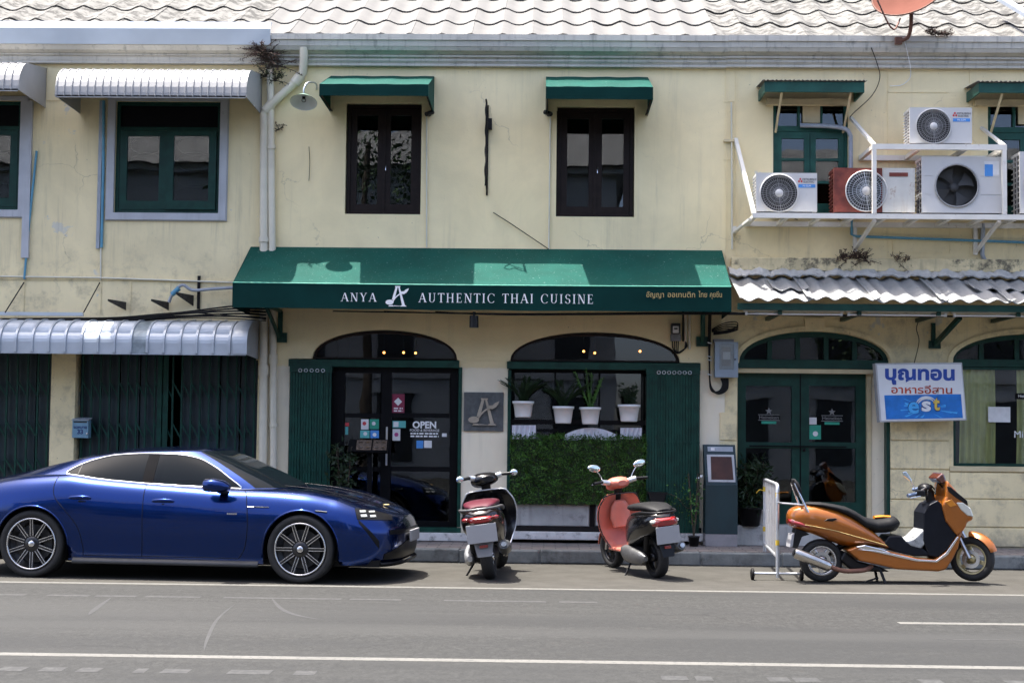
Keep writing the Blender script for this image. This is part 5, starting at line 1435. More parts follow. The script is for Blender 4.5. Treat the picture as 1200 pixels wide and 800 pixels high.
def body_rows():
    xs = []
    def arch_x(xw): return [(xw + AR * math.cos(math.pi - math.pi * i / 22), WZ + AR * math.sin(math.pi * i / 22)) for i in range(23)]
    for x in (-.9, -.75, -.6, -.5): xs.append((x, None))
    xs.append((-AR - .002, None)); xs += arch_x(0); xs.append((AR + .002, None))
    for i in range(1, 22): xs.append((AR + (WB - 2 * AR) * i / 22, None))
    xs.append((WB - AR - .002, None)); xs += [(x, z) for x, z in arch_x(WB) if x < 3.18]
    rows = []
    def top(xs_, ys, zs):
        zc = lerp(ZCt, xs_); out = []
        for k in range(1, 9):
            q = k / 8; out.append((xs_, ys * (1 - q), zc + (zs - zc) * (1 - q) ** 2.2 + .012 * math.sin(math.pi * q)))
        return out
    # tail, rounded
    for i in range(9):
        ph = math.pi / 2 * (1 - i / 9); row = []
        zs = .98 - .06 * math.sin(ph)
        for g in GL:
            z = ZSILL + .06 + (zs - ZSILL - .06) * g
            sy = side_y(-.9, z, zs)
            row.append((-.9 - .20 * math.sin(ph), sy * max(0, math.cos(ph)) ** .5, z))
        p = row[-1]; row += [(p[0], p[1] * (1 - k / 8), p[2] + .02 * math.sin(math.pi * k / 8)) for k in range(1, 9)]
        rows.append(row)
    for (x, zb) in xs:
        zs = lerp(ZSt, x); row = []
        for g in GL:
            z = ZSILL + (zs - ZSILL) * g
            if zb is not None: z = max(z, zb)
            row.append((x, side_y(x, z), z))
        rows.append(row + top(x, row[-1][1], zs))
    for i in range(0, 25):
        ph = math.pi / 2 * i / 24; zs = .890 - .235 * math.sin(ph) ** 1.4; row = []
        for g in GL:
            z = ZSILL - .0 + (zs - ZSILL) * g
            if i == 0 or True:
                dx = nose_pt(ph, z)[0] - WB
                if abs(dx) < AR: z = max(z, WZ + math.sqrt(max(0, AR * AR - dx * dx)))
            q = nose_pt(ph, min(z, zs), 0, 1); row.append(q)
        rows.append(row + top(row[-1][0], row[-1][1], zs))
    return rows
BR = body_rows()
mb = MB()
for s in (-1, 1):
    R_ = [[(p[0], s * p[1], p[2]) for p in r] for r in BR]
    if s > 0: R_ = [list(reversed(r)) for r in R_]
    mb.grid(R_)
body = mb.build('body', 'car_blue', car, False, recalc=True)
# wheel wells and under-body
mb = MB()
mb.box(-.85, 3.7, -.80, .80, .17, .24)
for xw in (0, WB):
    for s in (-1, 1):
        mb.lathe([(AR - .004, s * .50), (AR - .004, s * .968)], 20, (xw, 0, WZ), 'y', True, -.3, math.pi + .3)
        mb.lathe([(.01, s * .50), (AR - .004, s * .50)], 20, (xw, 0, WZ), 'y', False, -.3, math.pi + .3)
mb.build('underbody', 'car_black', car, False)
for s in (-1, 1):
    mb = MB(); rows = []
    for i in range(20):
        x = AR + .05 + (WB - 2 * AR - .1) * i / 19
        y = lerp(HWt, x)
        rows.append([(x, s * y * .90, .155), (x, s * (y * .985), .160), (x, s * (y * .975), .19), (x, s * (y * .945), .225), (x, s * y * .90, .23)])
    mb.grid(rows).build('side_skirt', 'car_trim_dark', car, False)
    # black lip of each wheel arch
    for xw in (0, WB):
        mb = MB(); P = []
        for i in range(25):
            a = math.pi * i / 24; x = xw + AR * math.cos(a); z = WZ + AR * math.sin(a)
            y = side_y(x, z) if x < NX0 else side_y(NX0, z) * .995
            P.append((x, s * (y + .0), z))
        mb.tube(P, .010, 6).build('arch_lip', 'car_blue', car, False)
# greenhouse
GX0 = 1.3
ZRt = [(-.9, .965), (-.5, 1.035), (-.2, 1.10), (.05, 1.165), (.5, 1.265), (.97, 1.318), (1.3, 1.33), (1.7, 1.325)]
YRt = [(-.9, .55), (-.2, .60), (.5, .575), (1.3, .570), (1.7, .565)]
ZRCt = [(-.9, .975), (-.5, 1.07), (-.2, 1.14), (.05, 1.205), (.5, 1.315), (.97, 1.372), (1.43, 1.385), (1.75, 1.36)]
XGF = [(0, 2.66), (.25, 2.46), (.5, 2.23), (.75, 1.99), (1.0, 1.72)]
def gh_pt(st, w_):
    """st: ('x', x) flank station or ('p', phi) around the windscreen; w_: 0 belt .. 1 roof edge"""
    if st[0] == 'x':
        x = st[1]; zb, yb = lerp(ZSt, x) - .012, lerp(YSt, x) - .004; zr, yr = lerp(ZRt, x), lerp(YRt, x)
        zr = max(zr, zb + .005)
        y = yb + (yr - yb) * (w_ * .75 + .25 * w_ * w_); return (x, y, zb + (zr - zb) * w_)
    ph = st[1]; xf = lerp(XGF, w_); x = GX0 + (xf - GX0) * math.sin(ph)
    zb0 = lerp(ZSt, min(x, 2.6)) - .012
    zb = zb0 + (.945 - zb0) * math.sin(ph) ** 2
    zr = 1.33 + .035 * math.sin(ph) ** 2
    yb, yr = .80, .570
    y = (yb + (yr - yb) * (w_ * .75 + .25 * w_ * w_)) * max(0, math.cos(ph)) ** .34
    return (x, y, zb + (zr - zb) * w_)
st_ = [('x', -.9 + i * .1) for i in range(22)] + [('p', math.pi / 2 * i / 30) for i in range(31)]
WL = [0, .04, .12, .22, .34, .46, .58, .70, .82, .90, .95, 1.0]
mbp, mbw = MB(), MB()
PH_A = R(50)
for s in (-1, 1):
    rows = [[(lambda q: (q[0], s * q[1], q[2]))(gh_pt(t_, w_)) for w_ in WL] for t_ in st_]
    for i in range(len(rows) - 1):
        ws = st_[i][0] == 'p' and st_[i][1] >= PH_A - .001
        for j in range(len(WL) - 1):
            q = [rows[i][j], rows[i + 1][j], rows[i + 1][j + 1], rows[i][j + 1]]
            (mbw if ws and 0 < j < len(WL) - 2 else mbp).add(q, [(0, 1, 2, 3)], True)
    # roof skin
    rr = []
    for i, t_ in enumerate(st_):
        e = rows[i][-1]
        if t_[0] == 'x': zc = lerp(ZRCt, t_[1])
        else: zc = lerp(ZRCt, min(e[0], 1.75)) 
        zc = max(zc, e[2]) if t_[0] == 'x' else e[2] + (zc - e[2]) * math.cos(t_[1])
        rr.append([(e[0], e[1] * (1 - k / 8), e[2] + (zc - e[2]) * (1 - (1 - k / 8) ** 2)) for k in range(9)])
    mbp.grid(rr)
mbp.build('roof', 'car_blue', car, False, recalc=True, smooth=True)
mbw.build('windscreen', 'car_glass', car, False, recalc=True, smooth=True)
def flank_y(x, z):
    """y of the greenhouse flank at (x, z)"""
    if x <= GX0:
        zb, zr = lerp(ZSt, x) - .012, lerp(ZRt, x); w_ = (z - zb) / max(.01, zr - zb); w_ = max(0, min(1, w_)); return gh_pt(('x', x), w_)[1]
    lo, hi = 0.0, 1.0
    for _ in range(30):
        w_ = (lo + hi) / 2; xf = lerp(XGF, w_); sp_ = min(1, (x - GX0) / (xf - GX0))
        q = gh_pt(('p', math.asin(sp_)), w_)
        if q[2] < z: lo = w_
        else: hi = w_
    return q[1]
TOP = [(.29, 1.105), (.38, 1.165), (.52, 1.225), (.78, 1.283), (1.12, 1.302), (1.42, 1.298), (1.66, 1.262), (1.88, 1.165), (2.06, 1.05), (2.19, .966)]
BOT = [(.29, 1.092), (.45, 1.072), (.7, 1.040), (1.06, 1.012), (1.6, .982), (2.0, .968), (2.19, .962)]
def dlo(x0, x1, off, n=30, m=8, s=-1):
    rows = []
    for i in range(n + 1):
        x = x0 + (x1 - x0) * i / n; zt, zb = lerp(TOP, x), lerp(BOT, x); zt = max(zt, zb + .002)
        rows.append([(x, s * (flank_y(x, zb + (zt - zb) * j / m) + off), zb + (zt - zb) * j / m) for j in range(m + 1)])
    return rows
for s in (-1, 1):
    for (x0, x1) in ((.295, .415), (.425, 1.135), (1.255, 2.185)):
        MB().grid(dlo(x0, x1, .006, s=s)).build('side_window', 'car_glass', car, False)
    MB().grid(dlo(1.137, 1.253, .008, 6, s=s)).build('door_pillar', 'pillar_black', car, False)
    MB().grid(dlo(.416, .424, .008, 2, s=s)).build('window_divider', 'car_black', car, False)
    P = []
    for i in range(41):
        x = .29 + (2.19 - .29) * i / 40; z = lerp(TOP, x) + .006; P.append((x, s * (flank_y(x, z) + .006), z))
    Q = []
    for i in range(41):
        x = 2.19 - (2.19 - .29) * i / 40; z = lerp(BOT, x) - .008; Q.append((x, s * (flank_y(x, z) + .008), z))
    MB().tube(P + Q + [P[0]], .0085, 6, False).build('window_trim', 'car_chrome', car, False)
    # shut lines of the doors
    def line(pts):
        return MB().tube([(x, s * (side_y(x, z) - .001), z) for x, z in smooth_path3(pts)], .0045, 5)
    def smooth_path3(pts): return [(v.x, v.z) for v in smooth_path([(x, 0, z) for x, z in pts], 8)]
    line([(1.20, .99), (1.205, .8), (1.21, .5), (1.20, .24)]).build('shut_line', 'car_black', car, False)
    line([(2.27, .935), (2.31, .85), (2.34, .6), (2.31, .36), (2.24, .24)]).build('shut_line', 'car_black', car, False)
    line([(.23, 1.06), (.22, .95), (.25, .84), (.36, .72), (.50, .55), (.56, .35), (.56, .24)]).build('shut_line', 'car_black', car, False)
    line([(1.20, .245), (1.9, .245), (2.24, .24)]).build('shut_line', 'car_black', car, False); line([(.56, .245), (1.20, .245)]).build('shut_line', 'car_black', car, False)
    # flush handles; a dark piece below each stands for the shade in its recess
    for xh, zh in ((.52, .845), (1.42, .825)):
        yy = side_y(xh, zh)
        MB().loft([(xh - .12, zh - .006, s * (yy + .0), .006, .012), (xh - .09, zh, s * (yy + .010), .012, .018), (xh, zh + .002, s * (yy + .012), .013, .020), (xh + .09, zh, s * (yy + .010), .012, .018), (xh + .12, zh - .006, s * yy, .006, .012)], 12).build('door_handle', 'car_blue', car, False)
        MB().loft([(xh - .07, zh - .045, s * (yy + .001), .006, .010), (xh, zh - .05, s * (yy + .003), .007, .024), (xh + .07, zh - .045, s * (yy + .001), .006, .010)], 12).build('handle_shade', 'car_black', car, False)
    # mirror
    mx, mz = 2.02, .985
    mr = MB().loft([(mx - .13, mz + .01, s * 1.015, .06, .045), (mx - .11, mz + .012, s * 1.02, .10, .068), (mx - .02, mz + .01, s * 1.015, .105, .072), (mx + .07, mz, s * 1.0, .09, .058), (mx + .13, mz - .01, s * .98, .04, .025)], 18, 2.6).build('wing_mirror', 'car_blue', car, False)
    MB().loft([(mx - .134, mz + .01, s * 1.015, .052, .038), (mx - .131, mz + .01, s * 1.015, .054, .040)], 16, 2.6).build('mirror_glass', 'chrome', mr, False)
    MB().bar((mx + .01, s * .95, mz - .05), (mx + .05, s * .83, mz - .075), .08, .04).build('mirror_arm', 'car_black', mr, False, bevel=.01)
    # front lamp, tear-shaped intake, marker, fender strip
    def patch(p0, p1, zlo, zhi, off, n=10, m=6):
        rows = []
        for i in range(n + 1):
            f = i / n; ph = p0 + (p1 - p0) * f
            za = zlo(f) if callable(zlo) else zlo; zb_ = zhi(f) if callable(zhi) else zhi
            rows.append([nose_pt(ph, za + (zb_ - za) * j / m, off, s) for j in range(m + 1)])
        return MB().grid(rows)
    hl = patch(R(24), R(62), lambda f: .665 - .02 * f, lambda f: .775 - .085 * f ** 1.5, .005).build('headlight', 'car_black', car, False)
    for i, (f0, f1) in enumerate(((28, 34), (37, 43))):
        for j, (z0, z1) in enumerate(((.69, .715), (.735, .755))):
            patch(R(f0), R(f1), z0 - .004 * i, z1 - .008 * i, .013, 4, 2).build('led_block', 'lamp_led', hl, False)
    patch(R(25), R(44), lambda f: .625 - .27 * f, lambda f: .665 - .225 * f, .003).build('air_curtain', 'car_black', car, False)
    patch(R(56), R(90), .50, .545, .006).build('upper_grille', 'car_black', car, False)
    patch(R(50), R(90), lambda f: .24 + .0 * f, lambda f: .30 + .14 * f, .005).build('lower_grille', 'car_black', car, False)
    mb = patch(R(46), R(90), .175, .205, .055, 10, 2); mb.build('front_splitter', 'car_black', car, False, solid=.02)
    P = [(x, s * (side_y(x, z) + .002), z) for (x, z) in ((3.05, .745), (3.12, .74), (3.17, .735))]
    MB().tube(P, .010, 6).build('side_marker', 'car_trim_dark', car, False)
    P = [(x, s * (side_y(x, .775) + .001), .775) for x in (2.33, 2.4, 2.5, 2.56)]
    MB().tube(P, .007, 6).build('fender_strip', 'car_black', car, False)
    P = [(x, s * (side_y(x, .775) + .003), .775) for x in (2.33, 2.36, 2.40)]
    MB().tube(P, .008, 6).build('fender_badge', 'car_chrome', car, False)
    mbx = MB(); 
    for k in range(5):
        x = 2.12 + k * .022; mbx.box(x, x + .014, s * (side_y(x, .70) + .004) - .001, s * (side_y(x, .70) + .004) + .001, .695, .712)
    mbx.build('door_script', 'car_chrome', car, False)
# number plate and badge on the nose
MB().box(3.905, 3.925, -.24, .24, .40, .52).build('number_plate', 'plate_white', car, False, bevel=.004)
MB().ball((3.60, 0, .775), .03, 8, 1.2, .9, .3).build('bonnet_badge', 'gold_print', car, False)
for s in (-1, 1):
    P = []
    for i in range(14):
        x = 2.45 + 1.2 * i / 13; zs = lerp(ZSt, min(x, 3.2)) if x < 3.2 else .80; zc = lerp(ZCt, x)
        q = .42; yy = .72 * (1 - q) * (1 - .25 * i / 13); P.append((x, s * yy, zc + .030 * (1 - i / 13) ** .5 + .010))
    MB().tube(P, .004, 5).build('bonnet_line', 'car_black', car, False)
# wheels
def car_wheel(x, y, s, rz=0):
    n_ = thing('wheel', None, None); n_.parent = car; n_.location = (x, y, WZ)
    bpy.data.objects.remove(n_)
    hubm = MB(); hubm.lathe([(.001, -s * -.02), (.272, -s * -.02), (.285, s * .09)], 32, (0, 0, 0), 'y')
    wh = hubm.build('wheel', 'alloy_black', car, False); wh.location = (x, y, WZ)
    ty = MB(); ty.lathe([(.272, -.10), (.30, -.12), (.335, -.118), (.350, -.10), (.354, -.05), (.354, .05), (.350, .10), (.335, .118), (.30, .12), (.272, .10), (.272, -.10)], 48, (0, 0, 0), 'y')
    ty.build('tyre', 'tyre_rubber', wh, False)
    rm = MB(); rm.lathe([(.272, s * .10), (.272, s * .118), (.262, s * .121), (.255, s * .112), (.255, s * .05)], 48, (0, 0, 0), 'y'); rm.build('rim', 'alloy', wh, False)
    dk = MB(); dk.lathe([(.20, s * .035), (.10, s * .035)], 32, (0, 0, 0), 'y'); dk.build('brake_disc', 'disc_dark', wh, False)
    sp0 = None
    for k in range(10):
        if sp0 is None:
            m2 = MB()
            for q in (-1, 1):
                m2.add([(.085, s * .100, q * .010), (.085, s * .100, q * .019), (.262, s * .112, q * .016), (.262, s * .112, q * .010), (.085, s * .07, q * .010), (.085, s * .07, q * .019), (.262, s * .08, q * .016), (.262, s * .08, q * .010)],
                       [(0, 1, 2, 3), (4, 7, 6, 5), (0, 4, 5, 1), (2, 6, 7, 3), (1, 5, 6, 2), (3, 7, 4, 0)])
            sp0 = m2.build('spoke', 'alloy', wh, False, recalc=True); o_ = sp0
        else: o_ = copies(sp0, wh, [(0, 0, 0)])[0]
        o_.rotation_euler = (0, rz + 2 * math.pi * k / 10, 0)
    sb = MB()
    for k in range(10):
        a = rz + 2 * math.pi * k / 10
        sb.bar((.06 * math.cos(a), s * .092, -.06 * math.sin(a)), (.262 * math.cos(a), s * .10, -.262 * math.sin(a)), .03, .012, (0, 1, 0))
    sb.build('spoke_core', 'alloy_black', wh, False)
    hc = MB(); hc.lathe([(.001, s * .112), (.03, s * .112), (.034, s * .106), (.034, s * .10)], 20, (0, 0, 0), 'y'); hc.build('hub_cap', 'alloy', wh, False)
    hb = MB(); hb.lathe([(.036, s * .104), (.075, s * .100), (.085, s * .08), (.085, 0)], 24, (0, 0, 0), 'y'); hb.build('hub', 'alloy_black', wh, False)
for (x, r_) in ((0, .30), (WB, .0)):
    for s in (-1, 1): car_wheel(x, s * .845, s, r_)
# ------------------------------------------------------------------ two-wheelers
pm('orange_metal', (.33, .098, .008), .28, .3, .05, 6, coat=.8); pm('seat_black', (.010, .010, .011), .6, 0, .2, 30, spec=.2); pm('plastic_dark', (.006, .007, .011), .42, 0, .2, 10, spec=.2)
pm('worn_grey', (.30, .31, .31), .6, .2, .25, 14, (.05, .055, .06, .8), 12, .5, .65); pm('lens_pale', (.55, .55, .48), .12, 0, .05, coat=1.0); pm('lens_red', (.24, .012, .012), .15, 0, .1, coat=1.0); pm('lens_amber', (.55, .20, .02), .2)
pm('screen_brown', (.10, .030, .018), .15, 0, .05, coat=1.0); pm('gold_alloy', (.42, .36, .20), .35, .7, .1, 8); pm('exhaust_steel', (.50, .48, .45), .22, .95, .1, 12, (.18, .13, .09, .6), 10, .55, .75); pm('grip_blue', (.10, .14, .22), .5)
pm('mirror_sky', (.70, .78, .80), .06, .9, .01)
def bike_wheel(par, x, z, r, wd, mat_rim, turn=0, spokes=5, name='wheel'):
    hub = MB(); hub.lathe([(.001, -wd * .5), (.045, -wd * .5), (.05, -wd * .3), (.05, wd * .3), (.045, wd * .5), (.001, wd * .5)], 16, (0, 0, 0), 'y')
    wh = hub.build(name, mat_rim, par, False); wh.location = (x, 0, z); wh.rotation_euler = (0, 0, turn)
    ri = r * .66
    ty = MB(); ty.lathe([(ri, -wd * .30), (ri + .02, -wd * .46), (r * .90, -wd * .50), (r * .97, -wd * .34), (r, 0), (r * .97, wd * .34), (r * .90, wd * .50), (ri + .02, wd * .46), (ri, wd * .30), (ri, -wd * .30)], 40, (0, 0, 0), 'y'); ty.build('tyre', 'tyre_rubber', wh, False)
    rm = MB(); rm.lathe([(ri + .006, -wd * .34), (ri - .012, -wd * .36), (ri - .018, -wd * .2), (ri - .018, wd * .2), (ri - .012, wd * .36), (ri + .006, wd * .34)], 40, (0, 0, 0), 'y'); rm.build('rim', mat_rim, wh, False)
    s0 = None
    for k in range(spokes):
        if s0 is None:
            m_ = MB(); m_.bar((.03, 0, 0), (ri - .012, 0, 0), wd * .32, .045, (0, 0, 1)); s0 = m_.build('spoke', mat_rim, wh, False, bevel=.006); o_ = s0
        else: o_ = copies(s0, wh, [(0, 0, 0)])[0]
        o_.rotation_euler = (0, .3 + 2 * math.pi * k / spokes, 0)
    MB().lathe([(.06, -wd * .36), (ri * .62, -wd * .36)], 28, (0, 0, 0), 'y').build('brake_disc', 'steel', wh, False)
    return wh
def panel(poly, hw, mat, name, par, y0=None, bevel=.02, seg=3):
    mb = MB(); mb.prism(poly, 'y', -hw if y0 is None else y0, hw)
    return mb.build(name, mat, par, False, bevel=bevel, seg=seg, recalc=True)

# --- orange maxi scooter, side on
g0, g1 = gnd(963, 682), gnd(1141, 683.5)
ob = thing('motor_scooter', 'orange maxi scooter with long black seat, up on its centre stand', 'scooter', (g0.x, g0.y + .05, 0), (0, 0, math.atan2(g1.y - g0.y, g1.x - g0.x)))
sB = (g1 - g0).length / 1.684; ob.scale = (sB, sB, sB)
def bk(X, Y): return ((X / 3.75 - 103) / 105.7, (152 - Y / 3.75) / 105.7)
def bks(*pts): return [bk(*p) for p in pts]
def secs(lst, tilt=0.0):
    out = []
    for (X, t_, b, hw) in lst:
        x, z1 = bk(X, t_); _, z0 = bk(X, b); out.append((x, (z0 + z1) / 2, 0, hw, (z1 - z0) / 2, tilt))
    return out
bike_wheel(ob, bk(386, 475)[0], .237, .237, .14, 'alloy')
bike_wheel(ob, bk(1054, 459)[0], .266, .245, .12, 'gold_alloy', R(-38), 3)
MB().loft(secs([(238, 272, 315, .05), (246, 258, 325, .10), (262, 246, 336, .14), (300, 234, 349, .17), (350, 232, 363, .185), (400, 240, 382, .19), (450, 252, 402, .19), (500, 272, 414, .19), (550, 302, 414, .19), (600, 338, 414, .185), (640, 374, 417, .18), (676, 410, 421, .17)]), 20, 2.7).build('tail_body', 'orange_metal', ob, False)
MB().loft(secs([(312, 228, 232, .07), (330, 222, 238, .12), (380, 222, 244, .145), (440, 230, 260, .16), (490, 240, 280, .17), (530, 258, 304, .175), (570, 283, 338, .18), (620, 294, 354, .18), (670, 286, 352, .175), (705, 280, 345, .16), (722, 296, 325, .11)]), 18, 2.6).build('seat', 'seat_black', ob, False)
MB().loft(secs([(620, 280, 293, .05), (655, 276, 290, .07), (690, 278, 292, .05)]), 12).build('fuel_cap', 'lens_amber', ob, False)
panel(bks((480, 425), (525, 408), (600, 416), (680, 430), (790, 455), (868, 460), (915, 425), (962, 358), (988, 335), (968, 412), (948, 452), (915, 505), (880, 514), (700, 506), (620, 488), (540, 472)), .195, 'orange_metal', 'lower_fairing', ob, bevel=.035, seg=4)
panel(bks((918, 118), (945, 148), (978, 190), (1008, 225), (1030, 268), (1034, 290), (1008, 297), (1000, 320), (985, 342), (962, 362), (940, 332), (912, 296), (900, 250), (895, 225), (912, 190), (914, 150)), .215, 'orange_metal', 'front_cowl', ob, bevel=.06, seg=5)
panel(bks((818, 262), (842, 226), (880, 206), (900, 226), (915, 298), (955, 345), (972, 338), (925, 412), (880, 452), (838, 446), (815, 380)), .185, 'plastic_dark', 'leg_shield', ob, bevel=.03)
panel(bks((668, 362), (720, 360), (745, 388), (800, 405), (868, 450), (780, 450), (690, 430), (640, 400)), .175, 'plastic_dark', 'foot_well', ob, bevel=.02)
panel(bks((738, 384), (775, 372), (828, 322), (860, 325), (846, 375), (806, 418), (760, 408)), .178, 'worn_grey', 'foot_board', ob, bevel=.02)
panel(bks((518, 410), (560, 402), (640, 420), (675, 436), (560, 424)), .199, 'chrome', 'side_grille', ob, bevel=.008)
panel(bks((520, 420), (600, 424), (690, 440), (790, 462), (868, 466), (912, 432), (962, 362), (968, 366), (920, 442), (872, 474), (780, 470), (680, 448), (600, 432)), .2005, 'car_chrome', 'trim_strip', ob, bevel=.004)
panel(bks((480, 430), (540, 476), (640, 500), (680, 520), (560, 520), (500, 510), (460, 470)), .12, 'plastic_black', 'engine', ob, bevel=.03)
panel(bks((380, 300), (400, 290), (432, 288), (440, 292), (420, 302)), .1925, 'plastic_black', 'grab_recess', ob, bevel=.005)
MB().loft(secs([(238, 290, 318, .06), (250, 287, 330, .13), (285, 300, 334, .172), (322, 325, 333, .180)]), 16).build('tail_lamp', 'lens_red', ob, False)
panel(bks((876, 112), (905, 86), (916, 100), (926, 130), (900, 135)), .15, 'screen_brown', 'wind_screen', ob, bevel=.02)
for s in (-1, 1):
    panel(bks((955, 214), (985, 214), (1018, 238), (1032, 276), (1005, 272), (975, 246)), s * .222, 'lens_pale', 'headlight', ob, y0=s * .13, bevel=.012)
    panel(bks((916, 146), (932, 148), (1003, 206), (1008, 226), (985, 214), (948, 190), (922, 168)), s * .219, 'plastic_black', 'cowl_stripe', ob, y0=s * .15, bevel=.006)
    panel(bks((905, 212), (935, 200), (958, 228), (930, 236)), s * .2195, 'lens_amber', 'indicator', ob, y0=s * .16, bevel=.006)
P = [(bk(X, Y)[0], -.193, bk(X, Y)[1]) for X, Y in ((300, 318), (360, 328), (430, 342), (520, 366), (600, 388), (655, 404))]
MB().tube(smooth_path(P, 4), .004, 5).build('pin_stripe', 'gold_print', ob, False)
# front fork, mudguard, both turned with the wheel
cx, cz = bk(1054, 459)
tn = R(-38)
def trn(x, y, z): 
    dx = x - cx; return (cx + dx * math.cos(tn) - y * math.sin(tn), dx * math.sin(tn) + y * math.cos(tn), z)
for s in (-1, 1): MB().tube([trn(cx + .0, s * .085, cz), trn(cx - .22, s * .085, cz + .42)], [.024, .018], 10).build('fork_leg', 'steel', ob, False)
for (a0, a1, hw) in ((18, 96, .085), (118, 196, .085)):
    rows = []
    for i in range(13):
        a = R(a0 + (a1 - a0) * i / 12); rr = .285
        tap = .55 + .45 * math.sin(math.pi * min(1, (i + 1.5) / 13))
        rows.append([trn(cx + (rr - .05 * (abs(j) / 4) ** 2) * math.cos(a), j / 4 * hw * tap, cz + (rr - .05 * (abs(j) / 4) ** 2) * math.sin(a)) for j in range(-4, 5)])
    MB().grid(rows).build('front_mudguard', 'orange_metal', ob, False, solid=.012)
# handlebar
hb = bk(862, 165)
MB().tube([(hb[0] + .03, 0, hb[1] - .14), (hb[0], 0, hb[1])], .05, 10).build('steering_stem', 'plastic_black', ob, False)
bar_r = [trn2 for trn2 in [(hb[0] - .33, -.33, bk(712, 186)[1]), (hb[0] - .22, -.27, bk(760, 178)[1]), (hb[0] - .08, -.12, hb[1] + .02), (hb[0] + .02, .06, hb[1] + .03), (hb[0] + .02, .24, hb[1] + .01), (hb[0] - .06, .36, hb[1] - .01)]]
MB().tube(smooth_path(bar_r, 4), .013, 8).build('handlebar', 'steel', ob, False)
MB().tube(bar_r[:2], .021, 8).build('grip', 'grip_blue', ob, False); MB().tube(bar_r[-2:], .021, 8).build('grip', 'grip_blue', ob, False)
q = Vector(bar_r[1]); MB().box(q.x - .0, q.x + .09, q.y - .04, q.y + .05, q.z - .03, q.z + .04).build('switch_box', 'plastic_black', ob, False, bevel=.012)
MB().tube([q + Vector((.06, -.02, -.02)), q + Vector((-.10, -.10, -.045))], .007, 6).build('brake_lever', 'chrome', ob, False)
q2 = Vector(bar_r[2]); MB().ball((q2.x + .04, 0, q2.z + .0), .07, 8, 1.1, 1.4, .8).build('instrument_pod', 'plastic_black', ob, False)
for (X, Y, y) in ((905, 140, -.12), (880, 150, -.05), (890, 165, .05)):
    a = bk(X, Y); MB().tube(smooth_path([(a[0] - .10, y - .08, a[1] - .1), (a[0] - .05, y, a[1] + .02), (a[0] + .04, y + .05, a[1] - .05)], 5), .008, 6).build('control_cable', 'cable_black', ob, False)
mst = Vector((bk(770, 158)[0], -.27, bk(770, 158)[1])); mtp = Vector((bk(745, 120)[0], -.30, bk(745, 120)[1]))
MB().tube([mst, mtp], .006, 6).build('mirror_stalk', 'chrome', ob, False)
a, b, c_ = bk(708, 88), bk(728, 80), bk(752, 122); mb = MB()
mb.prism([bk(710, 86), bk(726, 81), bk(750, 116), bk(752, 124), bk(744, 124), bk(716, 100)], 'y', -.31, -.29).build('mirror', 'mirror_sky', ob, False, bevel=.006)
# silencer
x0_, z0_ = bk(252, 438); x1_, z1_ = bk(408, 496)
MB().tube([(x0_, -.20, z0_), (x0_ + .02, -.20, z0_ - .006), (x1_ - .03, -.19, z1_ + .008), (x1_, -.19, z1_)], [.05, .058, .058, .045], 16).build('silencer', 'exhaust_steel', ob, False)
MB().tube([(x0_ - .004, -.20, z0_ + .001), (x0_ - .012, -.20, z0_ + .004)], .036, 12).build('silencer_tip', 'plastic_black', ob, False)
MB().tube(smooth_path([(x1_ - .01, -.19, z1_), bk(470, 515)[:1] + (-.17,) + bk(470, 515)[1:], bk(560, 512)[:1] + (-.14,) + bk(560, 512)[1:], bk(600, 495)[:1] + (-.1,) + bk(600, 495)[1:]], 5), .026, 10).build('exhaust_pipe', 'rust', ob, False)
# rear hugger, plate, rack, backrest, stand
panel(bks((268, 338), (300, 345), (330, 362), (296, 372), (276, 425), (252, 418), (262, 372)), .09, 'plastic_black', 'rear_mudguard', ob, bevel=.01)
panel(bks((250, 362), (262, 355), (254, 415), (240, 418)), .10, 'plate_white', 'number_plate', ob, bevel=.003)
MB().tube([bk(205, 228)[:1] + (-.10,) + bk(205, 228)[1:], bk(300, 234)[:1] + (-.13,) + bk(300, 234)[1:]], .009, 6).build('rack_bar', 'steel', ob, False); MB().tube([bk(205, 228)[:1] + (.10,) + bk(205, 228)[1:], bk(300, 234)[:1] + (.13,) + bk(300, 234)[1:]], .009, 6).build('rack_bar', 'steel', ob, False)
MB().tube([bk(205, 228)[:1] + (-.10,) + bk(205, 228)[1:], bk(205, 228)[:1] + (.10,) + bk(205, 228)[1:]], .009, 6).build('rack_bar', 'steel', ob, False)
for s in (-1, 1):
    MB().tube([bk(318, 268)[:1] + (s * .15,) + bk(318, 268)[1:], bk(298, 225)[:1] + (s * .145,) + bk(298, 225)[1:], bk(262, 140)[:1] + (s * .09,) + bk(262, 140)[1:]], [.016, .012, .010], 8).build('backrest_rod', 'chrome', ob, False)
MB().loft([(bk(292, 200)[0], bk(292, 200)[1], 0, .10, .018), (bk(285, 175)[0], bk(285, 175)[1], 0, .14, .028), (bk(272, 140)[0], bk(272, 140)[1], 0, .13, .026), (bk(264, 124)[0], bk(264, 124)[1], 0, .08, .014)], 14).build('backrest', 'seat_black', ob, False)
for s in (-1, 1): MB().tube([bk(632, 500)[:1] + (s * .10,) + bk(632, 500)[1:], (bk(652, 580)[0], s * .16, .006)], .016, 8).build('stand_leg', 'plastic_black', ob, False)
MB().tube([(bk(625, 545)[0], -.12, bk(625, 545)[1]), (bk(560, 560)[0], -.20, bk(560, 560)[1]), (bk(553, 558)[0], -.22, bk(553, 558)[1])], .010, 6).build('stand_foot', 'plastic_black', ob, False)
MB().tube([(bk(500, 400)[0], .02, bk(500, 400)[1]), (bk(400, 470)[0], .11, bk(400, 470)[1])], .035, 8).build('shock_absorber', 'plastic_black', ob, False)

